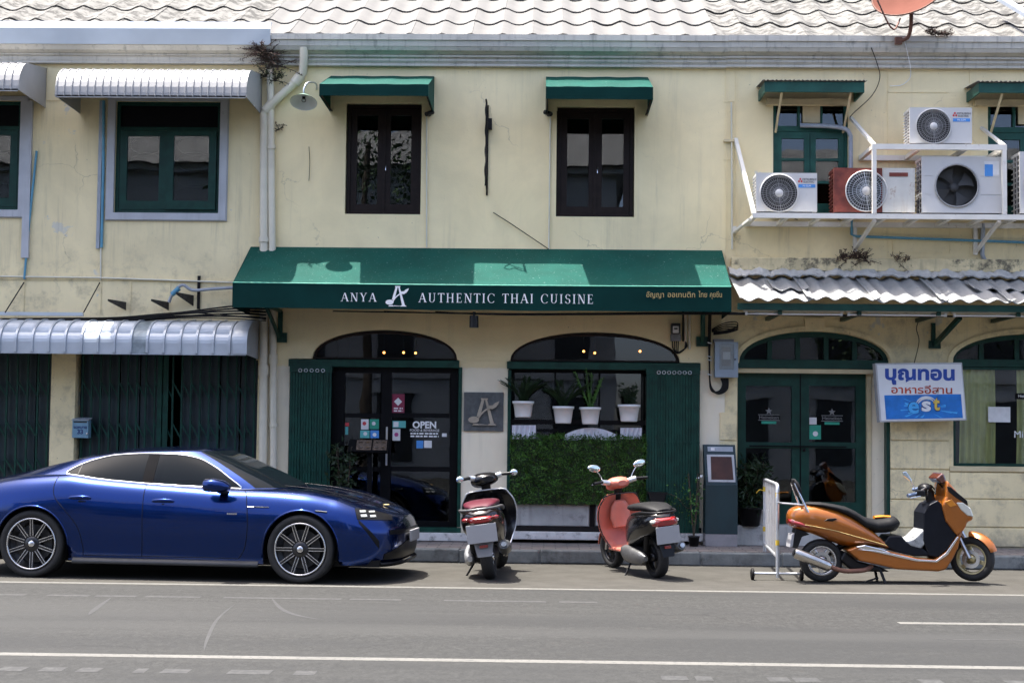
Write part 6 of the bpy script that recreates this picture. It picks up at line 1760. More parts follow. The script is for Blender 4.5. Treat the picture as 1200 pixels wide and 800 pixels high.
# --- small scooters
def moped(name, label, loc, yaw, lean, C, steer=0.0, round_mirrors=False, scl=(1, 1, 1), bw=1.0):
    g = thing(name, label, 'scooter', loc, (lean, 0, yaw), group='small scooters parked tail out'); g.scale = scl
    bike_wheel(g, 0, .228, .228, .105, 'alloy_black' if not round_mirrors else 'alloy', 0, 5); bike_wheel(g, 1.22, .225, .225, .095, 'alloy_black', steer, 5)
    # rear bodywork
    MB().loft([(-.335, .655, 0, .06, .030, 0), (-.30, .655, 0, .115, .075, 0), (-.22, .615, 0, .170, .125, 0), (.0, .58, 0, .185, .16, 0), (.22, .53, 0, .178, .19, 0), (.38, .48, 0, .155, .215, 0), (.46, .44, 0, .13, .18, 0)], 20, 2.6).build('tail_body', C['body'], g, False)
    MB().loft([(-.31, .745, 0, .07, .018, 0), (-.24, .765, 0, .125, .036, 0), (-.08, .782, 0, .150, .042, 0), (.12, .775, 0, .155, .045, 0), (.30, .760, 0, .135, .045, 0), (.45, .750, 0, .09, .035, 0), (.50, .745, 0, .04, .015, 0)], 18, 2.5).build('seat', C['seat'], g, False)
    P = [(.12, .172, .70), (-.10, .178, .735), (-.29, .13, .735), (-.37, .07, .735), (-.385, 0, .735), (-.37, -.07, .735), (-.29, -.13, .735), (-.10, -.178, .735), (.12, -.172, .70)]
    MB().tube(smooth_path(P, 4), .014, 8).build('grab_rail', C['rail'], g, False)
    # tail lamp: red bar with clear flanks
    lk = 1.0 if round_mirrors else 1.35
    MB().loft([(-.30, .630, 0, .105 * lk, .042 * lk, 0), (-.345, .625, 0, .095 * lk, .036 * lk, 0), (-.366, .622, 0, .07 * lk, .02 * lk, 0)], 16, 3).build('tail_lamp', 'lens_red', g, False)
    for s in (-1, 1):
        MB().loft([(-.30, .640, s * .125, .030, .022, 0), (-.34, .640, s * .115, .026, .020, 0), (-.35, .640, s * .112, .012, .010, 0)], 12).build('indicator', C['ind'], g, False)
    # number plate on its holder, mud flap, reflector
    MB().box(-.36, -.33, -.05, .05, .44, .58).build('plate_holder', 'plastic_black', g, False, bevel=.008)
    MB().box(-.372, -.362, -.125, .125, .40, .585).build('number_plate', 'plate_white', g, False, bevel=.004)
    mb = MB(); mb.add([(-.30, -.085, .42), (-.30, .085, .42), (-.335, .06, .255), (-.335, -.06, .255)], [(0, 1, 2, 3)]); mb.build('mud_flap', C['flap'], g, False, solid=.008)
    MB().box(-.338, -.322, -.035, .035, .345, .375).build('reflector', 'lens_red', g, False, bevel=.004)
    rows = []
    for i in range(9):
        a = R(30 + 120 * i / 8); rows.append([(.262 * math.cos(a), y, .228 + .262 * math.sin(a) - .02 * abs(y) / .06) for y in (-.07, -.035, 0, .035, .07)])
    MB().grid(rows).build('rear_mudguard', 'plastic_black', g, False, solid=.006)
    # engine, transmission cover, silencer
    MB().loft([(.52, .26, .03, .09, .09, 0), (.36, .25, .04, .12, .11, 0), (.18, .24, .06, .08, .09, 0), (.02, .23, .08, .03, .05, 0)], 14).build('engine', 'plastic_black', g, False)
    MB().loft([(.50, .27, .15, .035, .06, 0), (.38, .26, .165, .045, .095, 0), (.15, .24, .165, .045, .085, 0), (-.02, .23, .155, .040, .070, 0), (-.09, .235, .145, .02, .03, 0)], 16, 2.6).build('transmission_cover', C['cvt'], g, False)
    MB().tube([(.30, -.13, .20), (.12, -.15, .23), (-.02, -.155, .27)], .018, 8).build('exhaust_pipe', 'exhaust_steel', g, False)
    MB().tube([(.02, -.155, .28), (-.0, -.155, .285), (-.26, -.165, .345), (-.29, -.165, .352)], [.035, .055, .058, .042], 14).build('silencer', C['sil'], g, False)
    MB().tube([(-.29, -.165, .352), (-.315, -.165, .358)], .024, 10).build('silencer_tip', 'exhaust_steel', g, False)
    MB().tube([(.0, .11, .25), (-.10, .11, .55)], .028, 8).build('shock_absorber', 'plastic_black', g, False)
    MB().tube([(.34, .12, .20), (.30, .24, .012), (.33, .29, .008)], .010, 6).build('side_stand', 'plastic_black', g, False)
    # floor and leg shield
    MB().box(.40, .92, -.165, .165, .25, .295).build('foot_board', C['floor'], g, False, bevel=.02)
    rows = []; outl = []
    prof = [(.90, .28, .155), (.965, .36, .185), (.995, .48, .225), (.985, .62, .245), (.955, .74, .235), (.925, .83, .195), (.905, .88, .14)]
    for (x, z, hw) in prof:
        rows.append([(x - .07 * (abs(j) / 5) ** 2.2, j / 5 * hw, z) for j in range(-5, 6)]); outl.append((rows[-1][0], rows[-1][-1]))
    MB().grid(rows).build('leg_shield', C['shield'], g, False, solid=.016)
    MB().grid([[(p[0] + .03 + .05 * (1 - (abs(j) / 5) ** 2), p[1] * 1.0, p[2]) for j, p in zip(range(-5, 6), r)] for r in rows]).build('front_apron', C['front'], g, False, solid=.012)
    MB().tube(smooth_path([o_[0] for o_ in outl] + [o_[1] for o_ in reversed(outl)], 3), .007, 8).build('shield_trim', C['trim'], g, False)
    MB().loft([(.87, .50, 0, .10, .04), (.90, .62, 0, .12, .05), (.89, .74, 0, .10, .05), (.87, .80, 0, .06, .03)], 14).build('glove_box', C['glove'], g, False)
    MB().tube([(1.06, 0, .52), (.93, 0, .86), (.88, 0, .98)], [.035, .04, .045], 10).build('steering_column', 'plastic_black', g, False)
    # headset turned with the bars
    hs = MB(); ca, sa = math.cos(steer), math.sin(steer)
    def ht(x, y, z): return (.88 + x * ca - y * sa, x * sa + y * ca, z)
    m2 = MB(); m2.loft([(-.10, 1.005, 0, .05, .03, 0), (-.07, 1.005, 0, .10, .055, 0), (.0, 1.005, 0, .13, .07, 0), (.08, .985, 0, .11, .075, 0), (.14, .97, 0, .06, .045, 0)], 16)
    hs.add([ht(*p) for p in m2.v], m2.f, True); hs.build('headset', C['head'], g, False)
    for s in (-1, 1):
        b0, b1, b2 = ht(-.01, s * .10 * bw, 1.01), ht(-.03, s * .22 * bw, 1.035), ht(-.07, s * .355 * bw, 1.03)
        MB().tube([b0, b1], .030, 10).build('switch_housing', C['switch'], g, False)
        MB().tube([b1, b2], .018, 8).build('grip', 'plastic_black', g, False)
        MB().tube([ht(.02, s * .20 * bw, 1.03), ht(.03, s * .24 * bw, 1.03), ht(-.02, s * .36 * bw, 1.015)], .007, 6).build('brake_lever', 'chrome', g, False)
        if round_mirrors:
            e = Vector(ht(-.075, s * .375 * bw, 1.035)); mb = MB(); mb.lathe([(.001, -.014), (.030, -.014), (.034, -.006), (.034, .006), (.001, .010)], 18, e, 'x'); mb.build('bar_end_mirror', 'mirror_sky', g, False)
        else:
            a0 = Vector(ht(.02, s * .17, 1.05)); a1 = Vector(ht(.0, s * .24, 1.17)); MB().tube(smooth_path([a0, (a0 + a1) / 2 + Vector((0, 0, .01)), a1], 4), .006, 6).build('mirror_stalk', 'chrome', g, False)
            a1 = Vector(ht(.0, s * .27, 1.20)); mb = MB(); mb.lathe([(.001, -.012), (.8, -.008), (1.0, .0), (.85, .02), (.3, .035), (.001, .036)], 20, (0, 0, 0), 'x')
            mb.v = [tuple(Vector(ht(-.01 + v[0], s * .27 + v[1] * .075, 1.20 + v[2] * .042 + s * v[1] * .012))) for v in mb.v]; mb.build('mirror', 'mirror_sky', g, False)
    rows = []
    for i in range(11):
        a = R(15 + 150 * i / 10); rows.append([(1.22 + .258 * math.cos(a) - 0, y, .225 + .258 * math.sin(a) - .03 * (abs(y) / .07) ** 2) for y in (-.07, -.04, 0, .04, .07)])
    MB().grid(rows).build('front_mudguard', C['front'], g, False, solid=.01)
    for s in (-1, 1): MB().tube([(1.22, s * .075, .225), (1.10, s * .07, .50)], .016, 8).build('fork_leg', 'steel', g, False)
    return g
pm('maroon', (.085, .012, .022), .35, 0, .05, 5, coat=.3); pm('brown_black', (.012, .008, .008), .18, 0, .1, 4, coat=.4); pm('gloss_black', (.006, .006, .007), .2, 0, .05, 4, coat=.2); pm('salmon', (.55, .165, .115), .35, 0, .06, 5, (.4, .3, .27, .3), 8, .6, .8); pm('flap_grey', (.16, .16, .165), .6); pm('cvt_silver', (.45, .46, .47), .35, .6, .1, 10); pm('cvt_dark', (.13, .13, .13), .4, .5, .15, 10, (.3, .3, .3, .4), 20, .55, .7)
pA = gnd(575, 678)
moped('scooter', 'dark scooter with maroon seat and tiny round bar-end mirrors, seen from behind', (pA.x, pA.y, 0), R(88), R(-8),
      dict(body='brown_black', seat='maroon', rail='cvt_dark', ind='lens_red', flap='flap_grey', cvt='cvt_silver', sil='cvt_dark', floor='plastic_black', shield='gloss_black', front='gloss_black', trim='galvanised', glove='gloss_black', head='gloss_black', switch='galvanised'), R(22), True, (1.08, 1.32, 1.08), .68)
pB = gnd(771, 676.5)
moped('scooter', 'salmon pink and black scooter with two raised mirrors, angled before the hedge', (pB.x, pB.y, 0), R(110), R(-6),
      dict(body='gloss_black', seat='seat_black', rail='plastic_black', ind='lens_pale', flap='plastic_black', cvt='cvt_dark', sil='cvt_dark', floor='salmon', shield='salmon', front='salmon', trim='gloss_black', glove='salmon', head='salmon', switch='galvanised'), R(6), False, (1.04, 1.14, 1.04), .9)

# --- crowd barrier on castors, nearly edge on
A, B = gnd(911, 679.5), gnd(896, 661.5)
pm('tape_yellow', (.55, .38, .03), .6)
br_ = thing('crowd_barrier', 'white steel crowd barrier on castors, seen nearly edge on behind the orange scooter', 'barrier', ((A.x + B.x) / 2, (A.y + B.y) / 2, 0))
up_ = Vector((0, 0, 1)); hz, tz = .26, 1.07
def lp(f, z): return A + (B - A) * f + up_ * z
MB().tube(smooth_path([lp(0, .03), lp(0, .5), lp(0, tz - .06), lp(.04, tz - .01), lp(.12, tz), lp(.88, tz), lp(.96, tz - .01), lp(1, tz - .06), lp(1, .5), lp(1, .03)], 3), .021, 8).build('frame_tube', 'galvanised', br_)
MB().tube([lp(0, hz), lp(1, hz)], .018, 8).build('bottom_rail', 'galvanised', br_)
nb = 8; b0 = None
for i in range(1, nb):
    f = i / nb
    MB().bar(lp(f, hz), lp(f, tz), .014, .014, (1, 0, 0)).build('slat', 'steel_white', br_)
for (P_, sgn) in ((A, 1), (B, 1)):
    x0, x1 = P_.x - .28, P_.x + .27
    MB().tube([(x0, P_.y, .075), (x1, P_.y, .075)], .016, 8).build('foot_tube', 'galvanised', br_)
    for x in (x0, x1):
        ws = MB(); ws.lathe([(.001, -.018), (.05, -.018), (.066, -.012), (.066, .012), (.05, .018), (.001, .018)], 16, (x, P_.y, .066), 'x'); ws.build('castor', 'iron_black', br_)
for (f, z) in ((0, .95), (0, .42), (1, .95), (1, .45)):
    MB().tube([lp(f, z - .03), lp(f, z + .03)], .0225, 8).build('tape', 'tape_yellow', br_)
MB().tube(smooth_path([lp(1, .92) + Vector((0, 0, 0)), lp(1, .93) + Vector((-.06, 0, .01)), lp(1, .90) + Vector((-.10, .02, .0))], 4), .006, 5).build('ribbon', 'tape_yellow', br_)
# ------------------------------------------------------------------ shopfront things
# leaves
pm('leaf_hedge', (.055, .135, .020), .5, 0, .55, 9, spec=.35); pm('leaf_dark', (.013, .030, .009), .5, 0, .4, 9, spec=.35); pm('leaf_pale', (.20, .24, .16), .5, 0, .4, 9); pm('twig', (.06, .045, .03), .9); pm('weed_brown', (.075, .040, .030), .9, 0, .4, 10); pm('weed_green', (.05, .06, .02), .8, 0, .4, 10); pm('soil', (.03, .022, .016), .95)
def leaf(mb, p, u, n_, L, W):
    """one folded leaf: four triangles along a midrib"""
    u = u.normalized(); s = u.cross(n_).normalized(); k = u.cross(s).normalized() * (L * .08)
    a, b = p, p + u * L; m1 = p + u * L * .45
    mb.add([a, m1 + s * W / 2 + k, b, m1 - s * W / 2 + k, m1], [(0, 1, 4), (1, 2, 4), (4, 2, 3), (0, 4, 3)])
def rv(rn): return Vector((rn.gauss(0, 1), rn.gauss(0, 1), rn.gauss(0, 1))).normalized()
# hedge in the vitrine
hx0, hx1, hz0, hz1 = rect(597.5, 512, 756.5, 591, -.12)
hg = thing('hedge', 'clipped dark green hedge filling the restaurant window below the white pots', 'hedge', ((hx0 + hx1) / 2, .03, hz0))
rn = random.Random(5); mb = MB()
for i in range(10500):
    fx, fz = rn.random(), rn.random()
    edge = rn.random()
    y = -.12 + .05 * math.sin(fx * 23) * math.sin(fz * 17) + rn.gauss(0, .022)
    x, z = hx0 + (hx1 - hx0) * fx, hz0 + (hz1 - hz0) * fz
    if edge < .16: z = hz1 + rn.gauss(0, .018) + .012 * math.sin(fx * 40); y = rn.uniform(-.12, .18)
    elif edge > .95: x = hx1 + rn.gauss(0, .01); y = rn.uniform(-.12, .18)
    u = (Vector((0, -.8, .35)) + rv(rn) * .9).normalized()
    leaf(mb, Vector((x, y, z)), u, rv(rn), rn.uniform(.018, .048), rn.uniform(.012, .026))
mb.build('foliage', 'leaf_hedge', hg)
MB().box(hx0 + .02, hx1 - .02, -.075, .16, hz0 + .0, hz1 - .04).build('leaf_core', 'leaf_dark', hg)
for i in range(5): MB().tube([(hx0 + .15 + i * .4, .04, hz0 - .02), (hx0 + .17 + i * .4, .04, hz0 + .5)], .012, 6).build('stem', 'twig', hg)
# white pots with spiky plants hung over the hedge
def pot(name, label, px_, pyt, pyb, wpx, Y, kind, seed, group='white pots over the hedge'):
    rn = random.Random(seed)
    c0 = at(px_, pyb, Y); c1 = at(px_, pyt, Y); h = c1.z - c0.z; r = wpx / 2 / 87
    g = thing(name, label, 'potted plant', c0, group=group)
    MB().lathe([(.001, 0), (r * .72, 0), (r * .78, .02), (r * .95, h - .035), (r * 1.04, h - .034), (r * 1.06, h), (r * .96, h), (r * .93, h - .04)], 24, c0).build('pot', 'pot_white', g)
    MB().lathe([(.001, h - .03), (r * .94, h - .03)], 20, c0).build('soil', 'soil', g)
    top = c0 + Vector((0, 0, h - .03)); mb = MB()
    if kind == 'palm':
        for i in range(12):
            a = rn.uniform(0, 6.283); L = rn.uniform(.30, .50); d = Vector((math.cos(a) * .55, math.sin(a) * .3, 1)).normalized()
            P = [top + d * L * t_ + Vector((math.cos(a) * .25 * t_ * t_, -.02, -.22 * t_ ** 2.2)) * L for t_ in (0, .25, .5, .75, 1)]
            for k in range(4):
                for q in range(5):
                    p = P[k] + (P[k + 1] - P[k]) * q / 5
                    for s_ in (-1, 1): leaf(mb, p, (P[k + 1] - P[k]).normalized() * .7 + Vector((s_ * math.sin(a), s_ * -math.cos(a) * .5, .1)), Vector((0, -1, 0)), .075, .012)
    else:
        for i in range(7 if kind == 'spur' else 16):
            a = rn.uniform(0, 6.283); L = rn.uniform(.35, .62) if kind == 'spur' else rn.uniform(.18, .38); d = Vector((math.cos(a) * .42, math.sin(a) * .18, 1)).normalized()
            if kind == 'spur':
                mb.tube([top, top + d * L * .5, top + d * L + Vector((0, 0, .01))], [.012, .010, .006], 5)
                for q in range(34):
                    t_ = rn.uniform(.12, 1); p = top + d * L * t_
                    leaf(mb, p, rv(rn) + d * .2, rv(rn), rn.uniform(.03, .05), .018)
            else:
                for q in range(9): leaf(mb, top + d * L * q / 9, d * .5 + rv(rn) * .9, rv(rn), rn.uniform(.06, .11), .03)
    mb.build('foliage', 'leaf_dark' if kind != 'spur' else 'leaf_hedge', g)
    return g
pot('potted_plant', 'white pot with palm-like plant nearest the window post, hung a little higher', 613, 470, 489, 24, -.10, 'palm', 1)
pot('potted_plant', 'white pot with arching grey leaves, beside the gap in the pot row', 660, 476, 496, 24, -.10, 'palm', 2)
pot('potted_plant', 'white pot with tall spiky spreading stems, in the middle of the hedge', 691.5, 477, 497, 24, -.10, 'spur', 3)
pot('potted_plant', 'white pot with dim leafy plant, next to the folded green gate', 737, 474, 494, 25, -.10, 'bush', 4)
# draped cloth behind the pots
def drape(px0, px1, pyt, pyb, label, gather=False):
    rows = []
    for j in range(7):
        f = j / 6; row = []
        for i in range(31):
            g_ = i / 30
            sagy = (4 * (g_ - .5) ** 2) * 8 if gather else 3 * math.sin(g_ * 5)
            p_ = at(px0 + (px1 - px0) * g_, pyt + (pyb - pyt) * f + (sagy if gather else 0) * (1 - f * .3), -.045)
            row.append((p_.x, -.045 + .018 * math.sin(g_ * (30 if not gather else 46) + f * 3), p_.z))
        rows.append(row)
    return tag(MB().grid(rows).build('cloth_drape', 'cloth_white', solid=.004), label, 'cloth', 'white cloths draped behind the pots')
drape(600, 628, 498, 514, 'white cloth draped behind the pot nearest the window post'); drape(662, 722, 501, 514, 'white cloth gathered in a swag behind the middle pots', True); drape(727, 752, 501, 514, 'white cloth draped behind the pot by the folded gate')
# stone plaque with the emblem
pl = thing('wall_plaque', 'square dark grey stone plaque with raised emblem between door and hedge', 'plaque', at(566.5, 505, 0))
pm('slate', (.10, .105, .105), .75, 0, .2, 12, bump=.3); pm('bronze_pale', (.42, .36, .28), .45, .4, .1, 8)
bxm(543.5, 459.5, 590, 505, -.035, -.002).build('stone', 'slate', pl, bevel=.004)
p_ = at(567, 482, -.036); mb = emblem(p_.x, p_.z, .37, 0); mb.v = [(v[0], -.036 + (v[1] * 8), v[2]) for v in mb.v]; mb.build('emblem', 'bronze_pale', pl)
# menu stand and leafy plant by the entrance
ms = thing('menu_stand', 'black menu stand with slanted lit board before the entrance glass', 'menu stand', at(432, 600, -.2))
a, b = at(409, 523, -.25), at(455, 523, -.25); zb_ = PAV_Z
x_ = at(433, 560, -.2).x
MB().box(x_ - .03, x_ + .03, -.23, -.17, zb_ + .03, a.z - .02).build('post', 'black_frame', ms); MB().box(x_ - .2, x_ + .2, -.35, -.05, zb_, zb_ + .03).build('base', 'black_frame', ms)
mb = MB(); zA0, zA1 = at(432, 530, -.32).z, at(432, 515.5, -.2).z
mb.add([(a.x, -.34, zA0), (b.x, -.34, zA0), (b.x, -.20, zA1), (a.x, -.20, zA1)], [(0, 1, 2, 3)]); mb.build('board', 'black_frame', ms, solid=.03)
rn = random.Random(3); pm('menu_paper', (.10, .07, .05), .5, 0, .4, 30); pm('dish_food', (.55, .42, .25), .5, 0, .4, 20)
for (f0, f1) in ((.20, .58), (.62, .97)):
    def mp(f, g_): return Vector((a.x + (b.x - a.x) * f, -.34 + .14 * g_ - .02, zA0 + (zA1 - zA0) * g_ + .018))
    MB().add([mp(f0, .1), mp(f1, .1), mp(f1, .9), mp(f0, .9)], [(0, 1, 2, 3)]).build('menu_page', 'menu_paper', ms)
    for k in range(4):
        c_ = mp(f0 + (f1 - f0) * (.25 + .5 * (k % 2)), .3 + .42 * (k // 2)) + Vector((0, -.004, .004)); MB().lathe([(.001, 0), (.022, 0), (.026, .004)], 12, c_).build('dish_picture', 'dish_food' if k % 2 else 'pot_white', ms)
def bush(name, label, base, h, r, n, mat, seed, potmat='plastic_black', potr=.13, poth=.24, L=.10, W=.045, group=None):
    rn = random.Random(seed); g = thing(name, label, 'potted plant', base, group=group)
    MB().lathe([(.001, 0), (potr * .75, 0), (potr, poth), (potr * 1.06, poth), (potr * .95, poth - .02), (.001, poth - .03)], 18, base).build('pot', potmat, g)
    mb = MB(); st = MB()
    for i in range(7):
        a_ = rn.uniform(0, 6.283); d = Vector((math.cos(a_) * r * .5, math.sin(a_) * r * .5, h)); st.tube([Vector(base) + Vector((0, 0, poth - .03)), Vector(base) + d * .6, Vector(base) + d], [.010, .007, .004], 5)
        for k in range(n // 7):
            t_ = rn.uniform(.3, 1); p = Vector(base) + d * t_ + rv(rn) * r * rn.uniform(.1, .7); leaf(mb, p, rv(rn) + Vector((0, -.3, .1)), rv(rn), L * rn.uniform(.7, 1.2), W)
    st.build('stem', 'twig', g); mb.build('foliage', mat, g); return g
q = at(402, 600, -.3); bush('potted_plant', 'tall dark leafy plant between the car and the entrance glass', (q.x, -.32, PAV_Z), 1.25, .22, 320, 'leaf_dark', 11, 'pot_white', .15, .5, .10, .05)
q = at(815, 630, -.35); bush('potted_plant', 'thin young tree in a small black pot by the folded gate', (q.x - .02, -.35, PAV_Z), .95, .16, 90, 'leaf_hedge', 12, 'plastic_black', .075, .13, .055, .03)
q = at(878, 622, -.02); bush('potted_plant', 'bushy dark plant in a black pot before the eatery doors', (q.x, -.06, at(878, 616, -.1).z), .80, .24, 420, 'leaf_dark', 13, 'plastic_black', .17, .24, .12, .04)
q = at(889, 622, .05); bush('potted_plant', 'dark plant in a pale bucket behind the crowd barrier', (q.x + .02, -.01, at(889, 616, -.05).z), .85, .2, 260, 'leaf_dark', 14, 'pot_white', .10, .22, .11, .04)
hp = thing('hanging_planter', 'black trough hooked on the folded green gate with trailing sprigs', 'planter', at(770, 592, -.12))
x0, x1, z0, z1 = rect(761, 577, 779, 592, -.20)
MB().prism([(x0 - .02, z1), (x0 + .02, z0), (x1 - .02, z0), (x1 + .02, z1)], 'y', -.24, -.10).build('trough', 'plastic_black', hp, bevel=.006)
MB().box(x0 - .03, x1 + .03, -.25, -.095, z1 - .015, z1 + .008).build('trough_rim', 'plastic_black', hp)
rn = random.Random(9); mb = MB()
for i in range(70):
    t_ = rn.random(); leaf(mb, Vector((x1 - .02 + t_ * .45, -.18 - rn.random() * .06, z1 - .02 - .55 * (t_ - .35) ** 2 + rn.gauss(0, .10))), rv(rn), rv(rn), .045, .024)
mb.build('foliage', 'leaf_hedge', hp)
MB().tube(smooth_path([(x1 - .03, -.17, z1), (x1 + .15, -.2, z1 - .05), (x1 + .3, -.2, z1 - .2), (x1 + .42, -.2, z1 - .1), (x1 + .45, -.2, z1 + .18)], 4), .005, 5).build('stem', 'twig', hp)
for (dx, dz) in ((.44, .19), (.48, .22)): MB().ball((x1 + dx, -.21, z1 + dz), .025, 6).build('blossom', 'pot_white', hp)
# display case on the pavement
kc = thing('display_case', 'dark blue-green free-standing notice case with brown panel on the pavement', 'notice case', at(845, 638, -.3))
pm('case_paint', (.008, .028, .034), .45, 0, .15, 3); pm('case_foot', (.24, .23, .235), .8, 0, .1, 6); pm('panel_brown', (.055, .016, .010), .6, 0, .25, 6)
x0, x1, z0, z1 = rect(826.5, 568, 864.5, 640, -.33); z0 = PAV_Z; zf_ = at(845, 625.5, -.33).z
MB().box(x0, x1, -.33, -.04, zf_, z1).build('cabinet', 'case_paint', kc, bevel=.006); MB().box(x0 + .004, x1 - .004, -.326, -.045, z0, zf_ - .001).build('foot', 'case_foot', kc)
xa, xb, za, zb_ = rect(825, 521, 862, 567.5, -.28)
mb = MB(); yb0, yb1 = -.33, -.22
def kp(f, g_, o=0): return Vector((xa + (xb - xa) * f + .02 * (1 - g_), yb0 + (yb1 - yb0) * g_ - o, z1 + .002 + (zb_ - z1) * g_))
mb.add([kp(0, 0), kp(1, 0), kp(1, 1), kp(0, 1), (kp(0, 0).x, -.05, z1 + .002), (kp(1, 0).x, -.05, z1 + .002), (kp(1, 1).x, -.10, zb_), (kp(0, 1).x, -.10, zb_)], [(0, 1, 2, 3), (5, 4, 7, 6), (1, 5, 6, 2), (4, 0, 3, 7), (3, 2, 6, 7)]); mb.build('case_head', 'case_paint', kc)
mb = MB(); mb.add([kp(.08, .07, .004), kp(.94, .07, .004), kp(.94, .75, .004), kp(.08, .75, .004)], [(0, 1, 2, 3)]); mb.build('glazed_frame', 'grey_surround', kc, solid=.01)
mb = MB(); mb.add([kp(.18, .13, .012), kp(.88, .13, .012), kp(.86, .70, .012), kp(.20, .70, .012)], [(0, 1, 2, 3)]); mb.build('brown_panel', 'panel_brown', kc, solid=.006)
mb = MB(); mb.add([kp(.12, .83, .006), kp(.92, .83, .006), kp(.92, .95, .006), kp(.12, .95, .006)], [(0, 1, 2, 3)]); mb.build('title_strip', 'pipe_grey', kc, solid=.006)
mb = MB(); mb.add([kp(.22, .855, .013), kp(.34, .855, .013), kp(.34, .925, .013), kp(.22, .925, .013)], [(0, 1, 2, 3)]); mb.build('title_mark', 'sticker_white', kc)

# ------------------------------------------------------------------ electrics between the two fronts
em = thing('electric_meter', 'small old electric meter with looped cables under the green awning', 'electric meter', at(793, 415, 0))
pm('meter_black', (.02, .02, .02), .4); pm('meter_grey', (.20, .20, .21), .5, 0, .2, 15); pm('box_blue', (.26, .32, .38), .45, 0, .06, 5, (.12, .13, .14, .5), 9, .6, .8)
bxm(786.5, 378.5, 797.5, 391, -.11, -.02).build('meter_case', 'meter_black', em, bevel=.012); bxm(788.5, 382, 795.5, 390, -.125, -.111).build('meter_window', 'sticker_white', em, bevel=.006); bxm(790, 384, 794, 386, -.13, -.126).build('dial', 'meter_black', em)
bxm(786, 391.3, 798, 399.5, -.09, -.02).build('terminal_cover', 'meter_grey', em, bevel=.008)
for k in range(4):
    MB().tube(smooth_path([at(788 + k * 2.4, 399, -.05), at(788.5 + k * 2, 408 + k, -.06), at(794 + k * .8, 414 - k * .6, -.06), at(802 + k, 409 - k, -.05), at(803.5, 400, -.04)], 6), .008, 6).build('cable', 'cable_black', em)
for k, px_ in enumerate((803.5, 808)):
    MB().tube([at(px_, 364, -.03), at(px_, 409, -.03)], .017, 8).build('conduit', 'pipe_white', em)
MB().tube([at(800.5, 364, -.03), at(800.5, 400, -.03)], .012, 6).build('cable', 'cable_black', em)
mx = thing('meter_box', 'blue-grey electric meter box with window and looped black cables', 'meter box', at(850, 445, 0))
x0, x1, z0, z1 = rect(838, 400.5, 865, 442, -.20)
wx0, wx1, wz0, wz1 = rect(843, 403, 860, 433, -.20)
MB().box(x0 + .005, x1 - .005, -.17, -.02, z0 + .004, z1 - .004).build('case', 'box_blue', mx)
sheet(rc((x0, x1, z0, z1)), [rc((wx0, wx1, wz0, wz1))], -.20, -.172).build('lid', 'box_blue', mx, bevel=.006)
MB().box(wx0, wx1, -.184, -.180, wz0, wz1).build('lid_window', 'sign_glass', mx); MB().box(wx0 + .03, wx1 - .04, -.179, -.171, wz0 + .05, wz1 - .04).build('meter_plate', 'meter_grey', mx); bxm(847, 412, 856, 421, -.1795, -.1791).build('dial', 'sticker_white', mx)
p_ = at(861.5, 421, -.2); MB().ball((p_.x, -.203, p_.z), .012, 6).build('lock', 'meter_black', mx)
MB().box(x0 - .01, x1 - .05, -.14, -.03, z1 + .002, z1 + .04).build('top_clamp', 'meter_grey', mx)
for k in range(6):
    MB().tube(smooth_path([at(833 - k * .4, 364, -.05 - .01 * k), at(832 - k * .3, 400, -.05 - .01 * k), at(831.5, 430, -.05 - .01 * k), at(833, 452 + k * .8, -.06), at(842, 461 + k * .5 - .2 * k * k, -.08), at(852 - k, 456 - k, -.09), at(853 - k * 1.6, 443, -.09)], 6), .011, 6).build('cable', 'cable_black', mx)
for k in range(4):
    MB().tube(smooth_path([at(834, 386 + k, -.06), at(848, 379 + k * 2.2, -.07), at(862, 377 + k * 3, -.08), at(864, 382 + k * 1.5, -.08), at(852, 387 + k, -.07), at(836, 389 + k, -.06)], 6), .007, 6).build('spare_coil', 'cable_black', mx)
for (yy) in (401, 417, 421, 438): MB().tube([at(829, yy, -.12), at(834, yy + 1.5, -.12)], .008, 5).build('cable_clip', 'sticker_white', mx)
wr = thing('cable_run', 'black cables strung level under the awning to the corrugated canopy', 'cables', at(830, 365, -.9))
for k in range(3):
    MB().tube(smooth_path([at(390 + 60 * k, 364.5 + .4 * k, -1.05), at(600, 367.5 + k * .7, -1.05), at(820, 366 + k * 1.0, -1.03), at(990, 369 + k * .6, -.98), at(1240, 371.5, -.96)], 8), .009, 6).build('cable', 'cable_black', wr)
# lightbox sign
sg = thing('lightbox_sign', 'white and blue tilted lightbox sign with Thai lettering beside the curtained window', 'sign', at(1078, 493, 0))
YL0 = -.36
cTL, cTR, cBR, cBL = (1025.5, 425.5), (1127.5, 424.5), (1133, 492.5), (1031, 494.5)
def sq(fx, fz, Y): 
    px_ = (cTL[0] + (cTR[0] - cTL[0]) * fx) * (1 - fz) + (cBL[0] + (cBR[0] - cBL[0]) * fx) * fz
    py_ = (cTL[1] + (cTR[1] - cTL[1]) * fx) * (1 - fz) + (cBL[1] + (cBR[1] - cBL[1]) * fx) * fz
    return at(px_, py_, Y)
def sgq(f0, f1, g0_, g1_, Y, Yb):
    mb = MB(); c4 = [sq(f0, g1_, YL0), sq(f1, g1_, YL0), sq(f1, g0_, YL0), sq(f0, g0_, YL0)]
    mb.prism([(p.x, p.z) for p in c4], 'y', Y, Yb); return mb
pm('sign_white', (.74, .75, .76), .45, 0, .04, 3); pm('sign_blue_dark', (.015, .06, .34), .4, 0, .08, 9); pm('sign_red', (.42, .05, .02), .5, 0, .25, 6); pm('sign_blue', (.012, .17, .55), .4, 0, .18, 5); pm('sign_cyan', (.06, .38, .78), .4, 0, .05); pm('sign_yellow', (.62, .45, .08), .4); pm('sign_navy', (.01, .03, .14), .4)
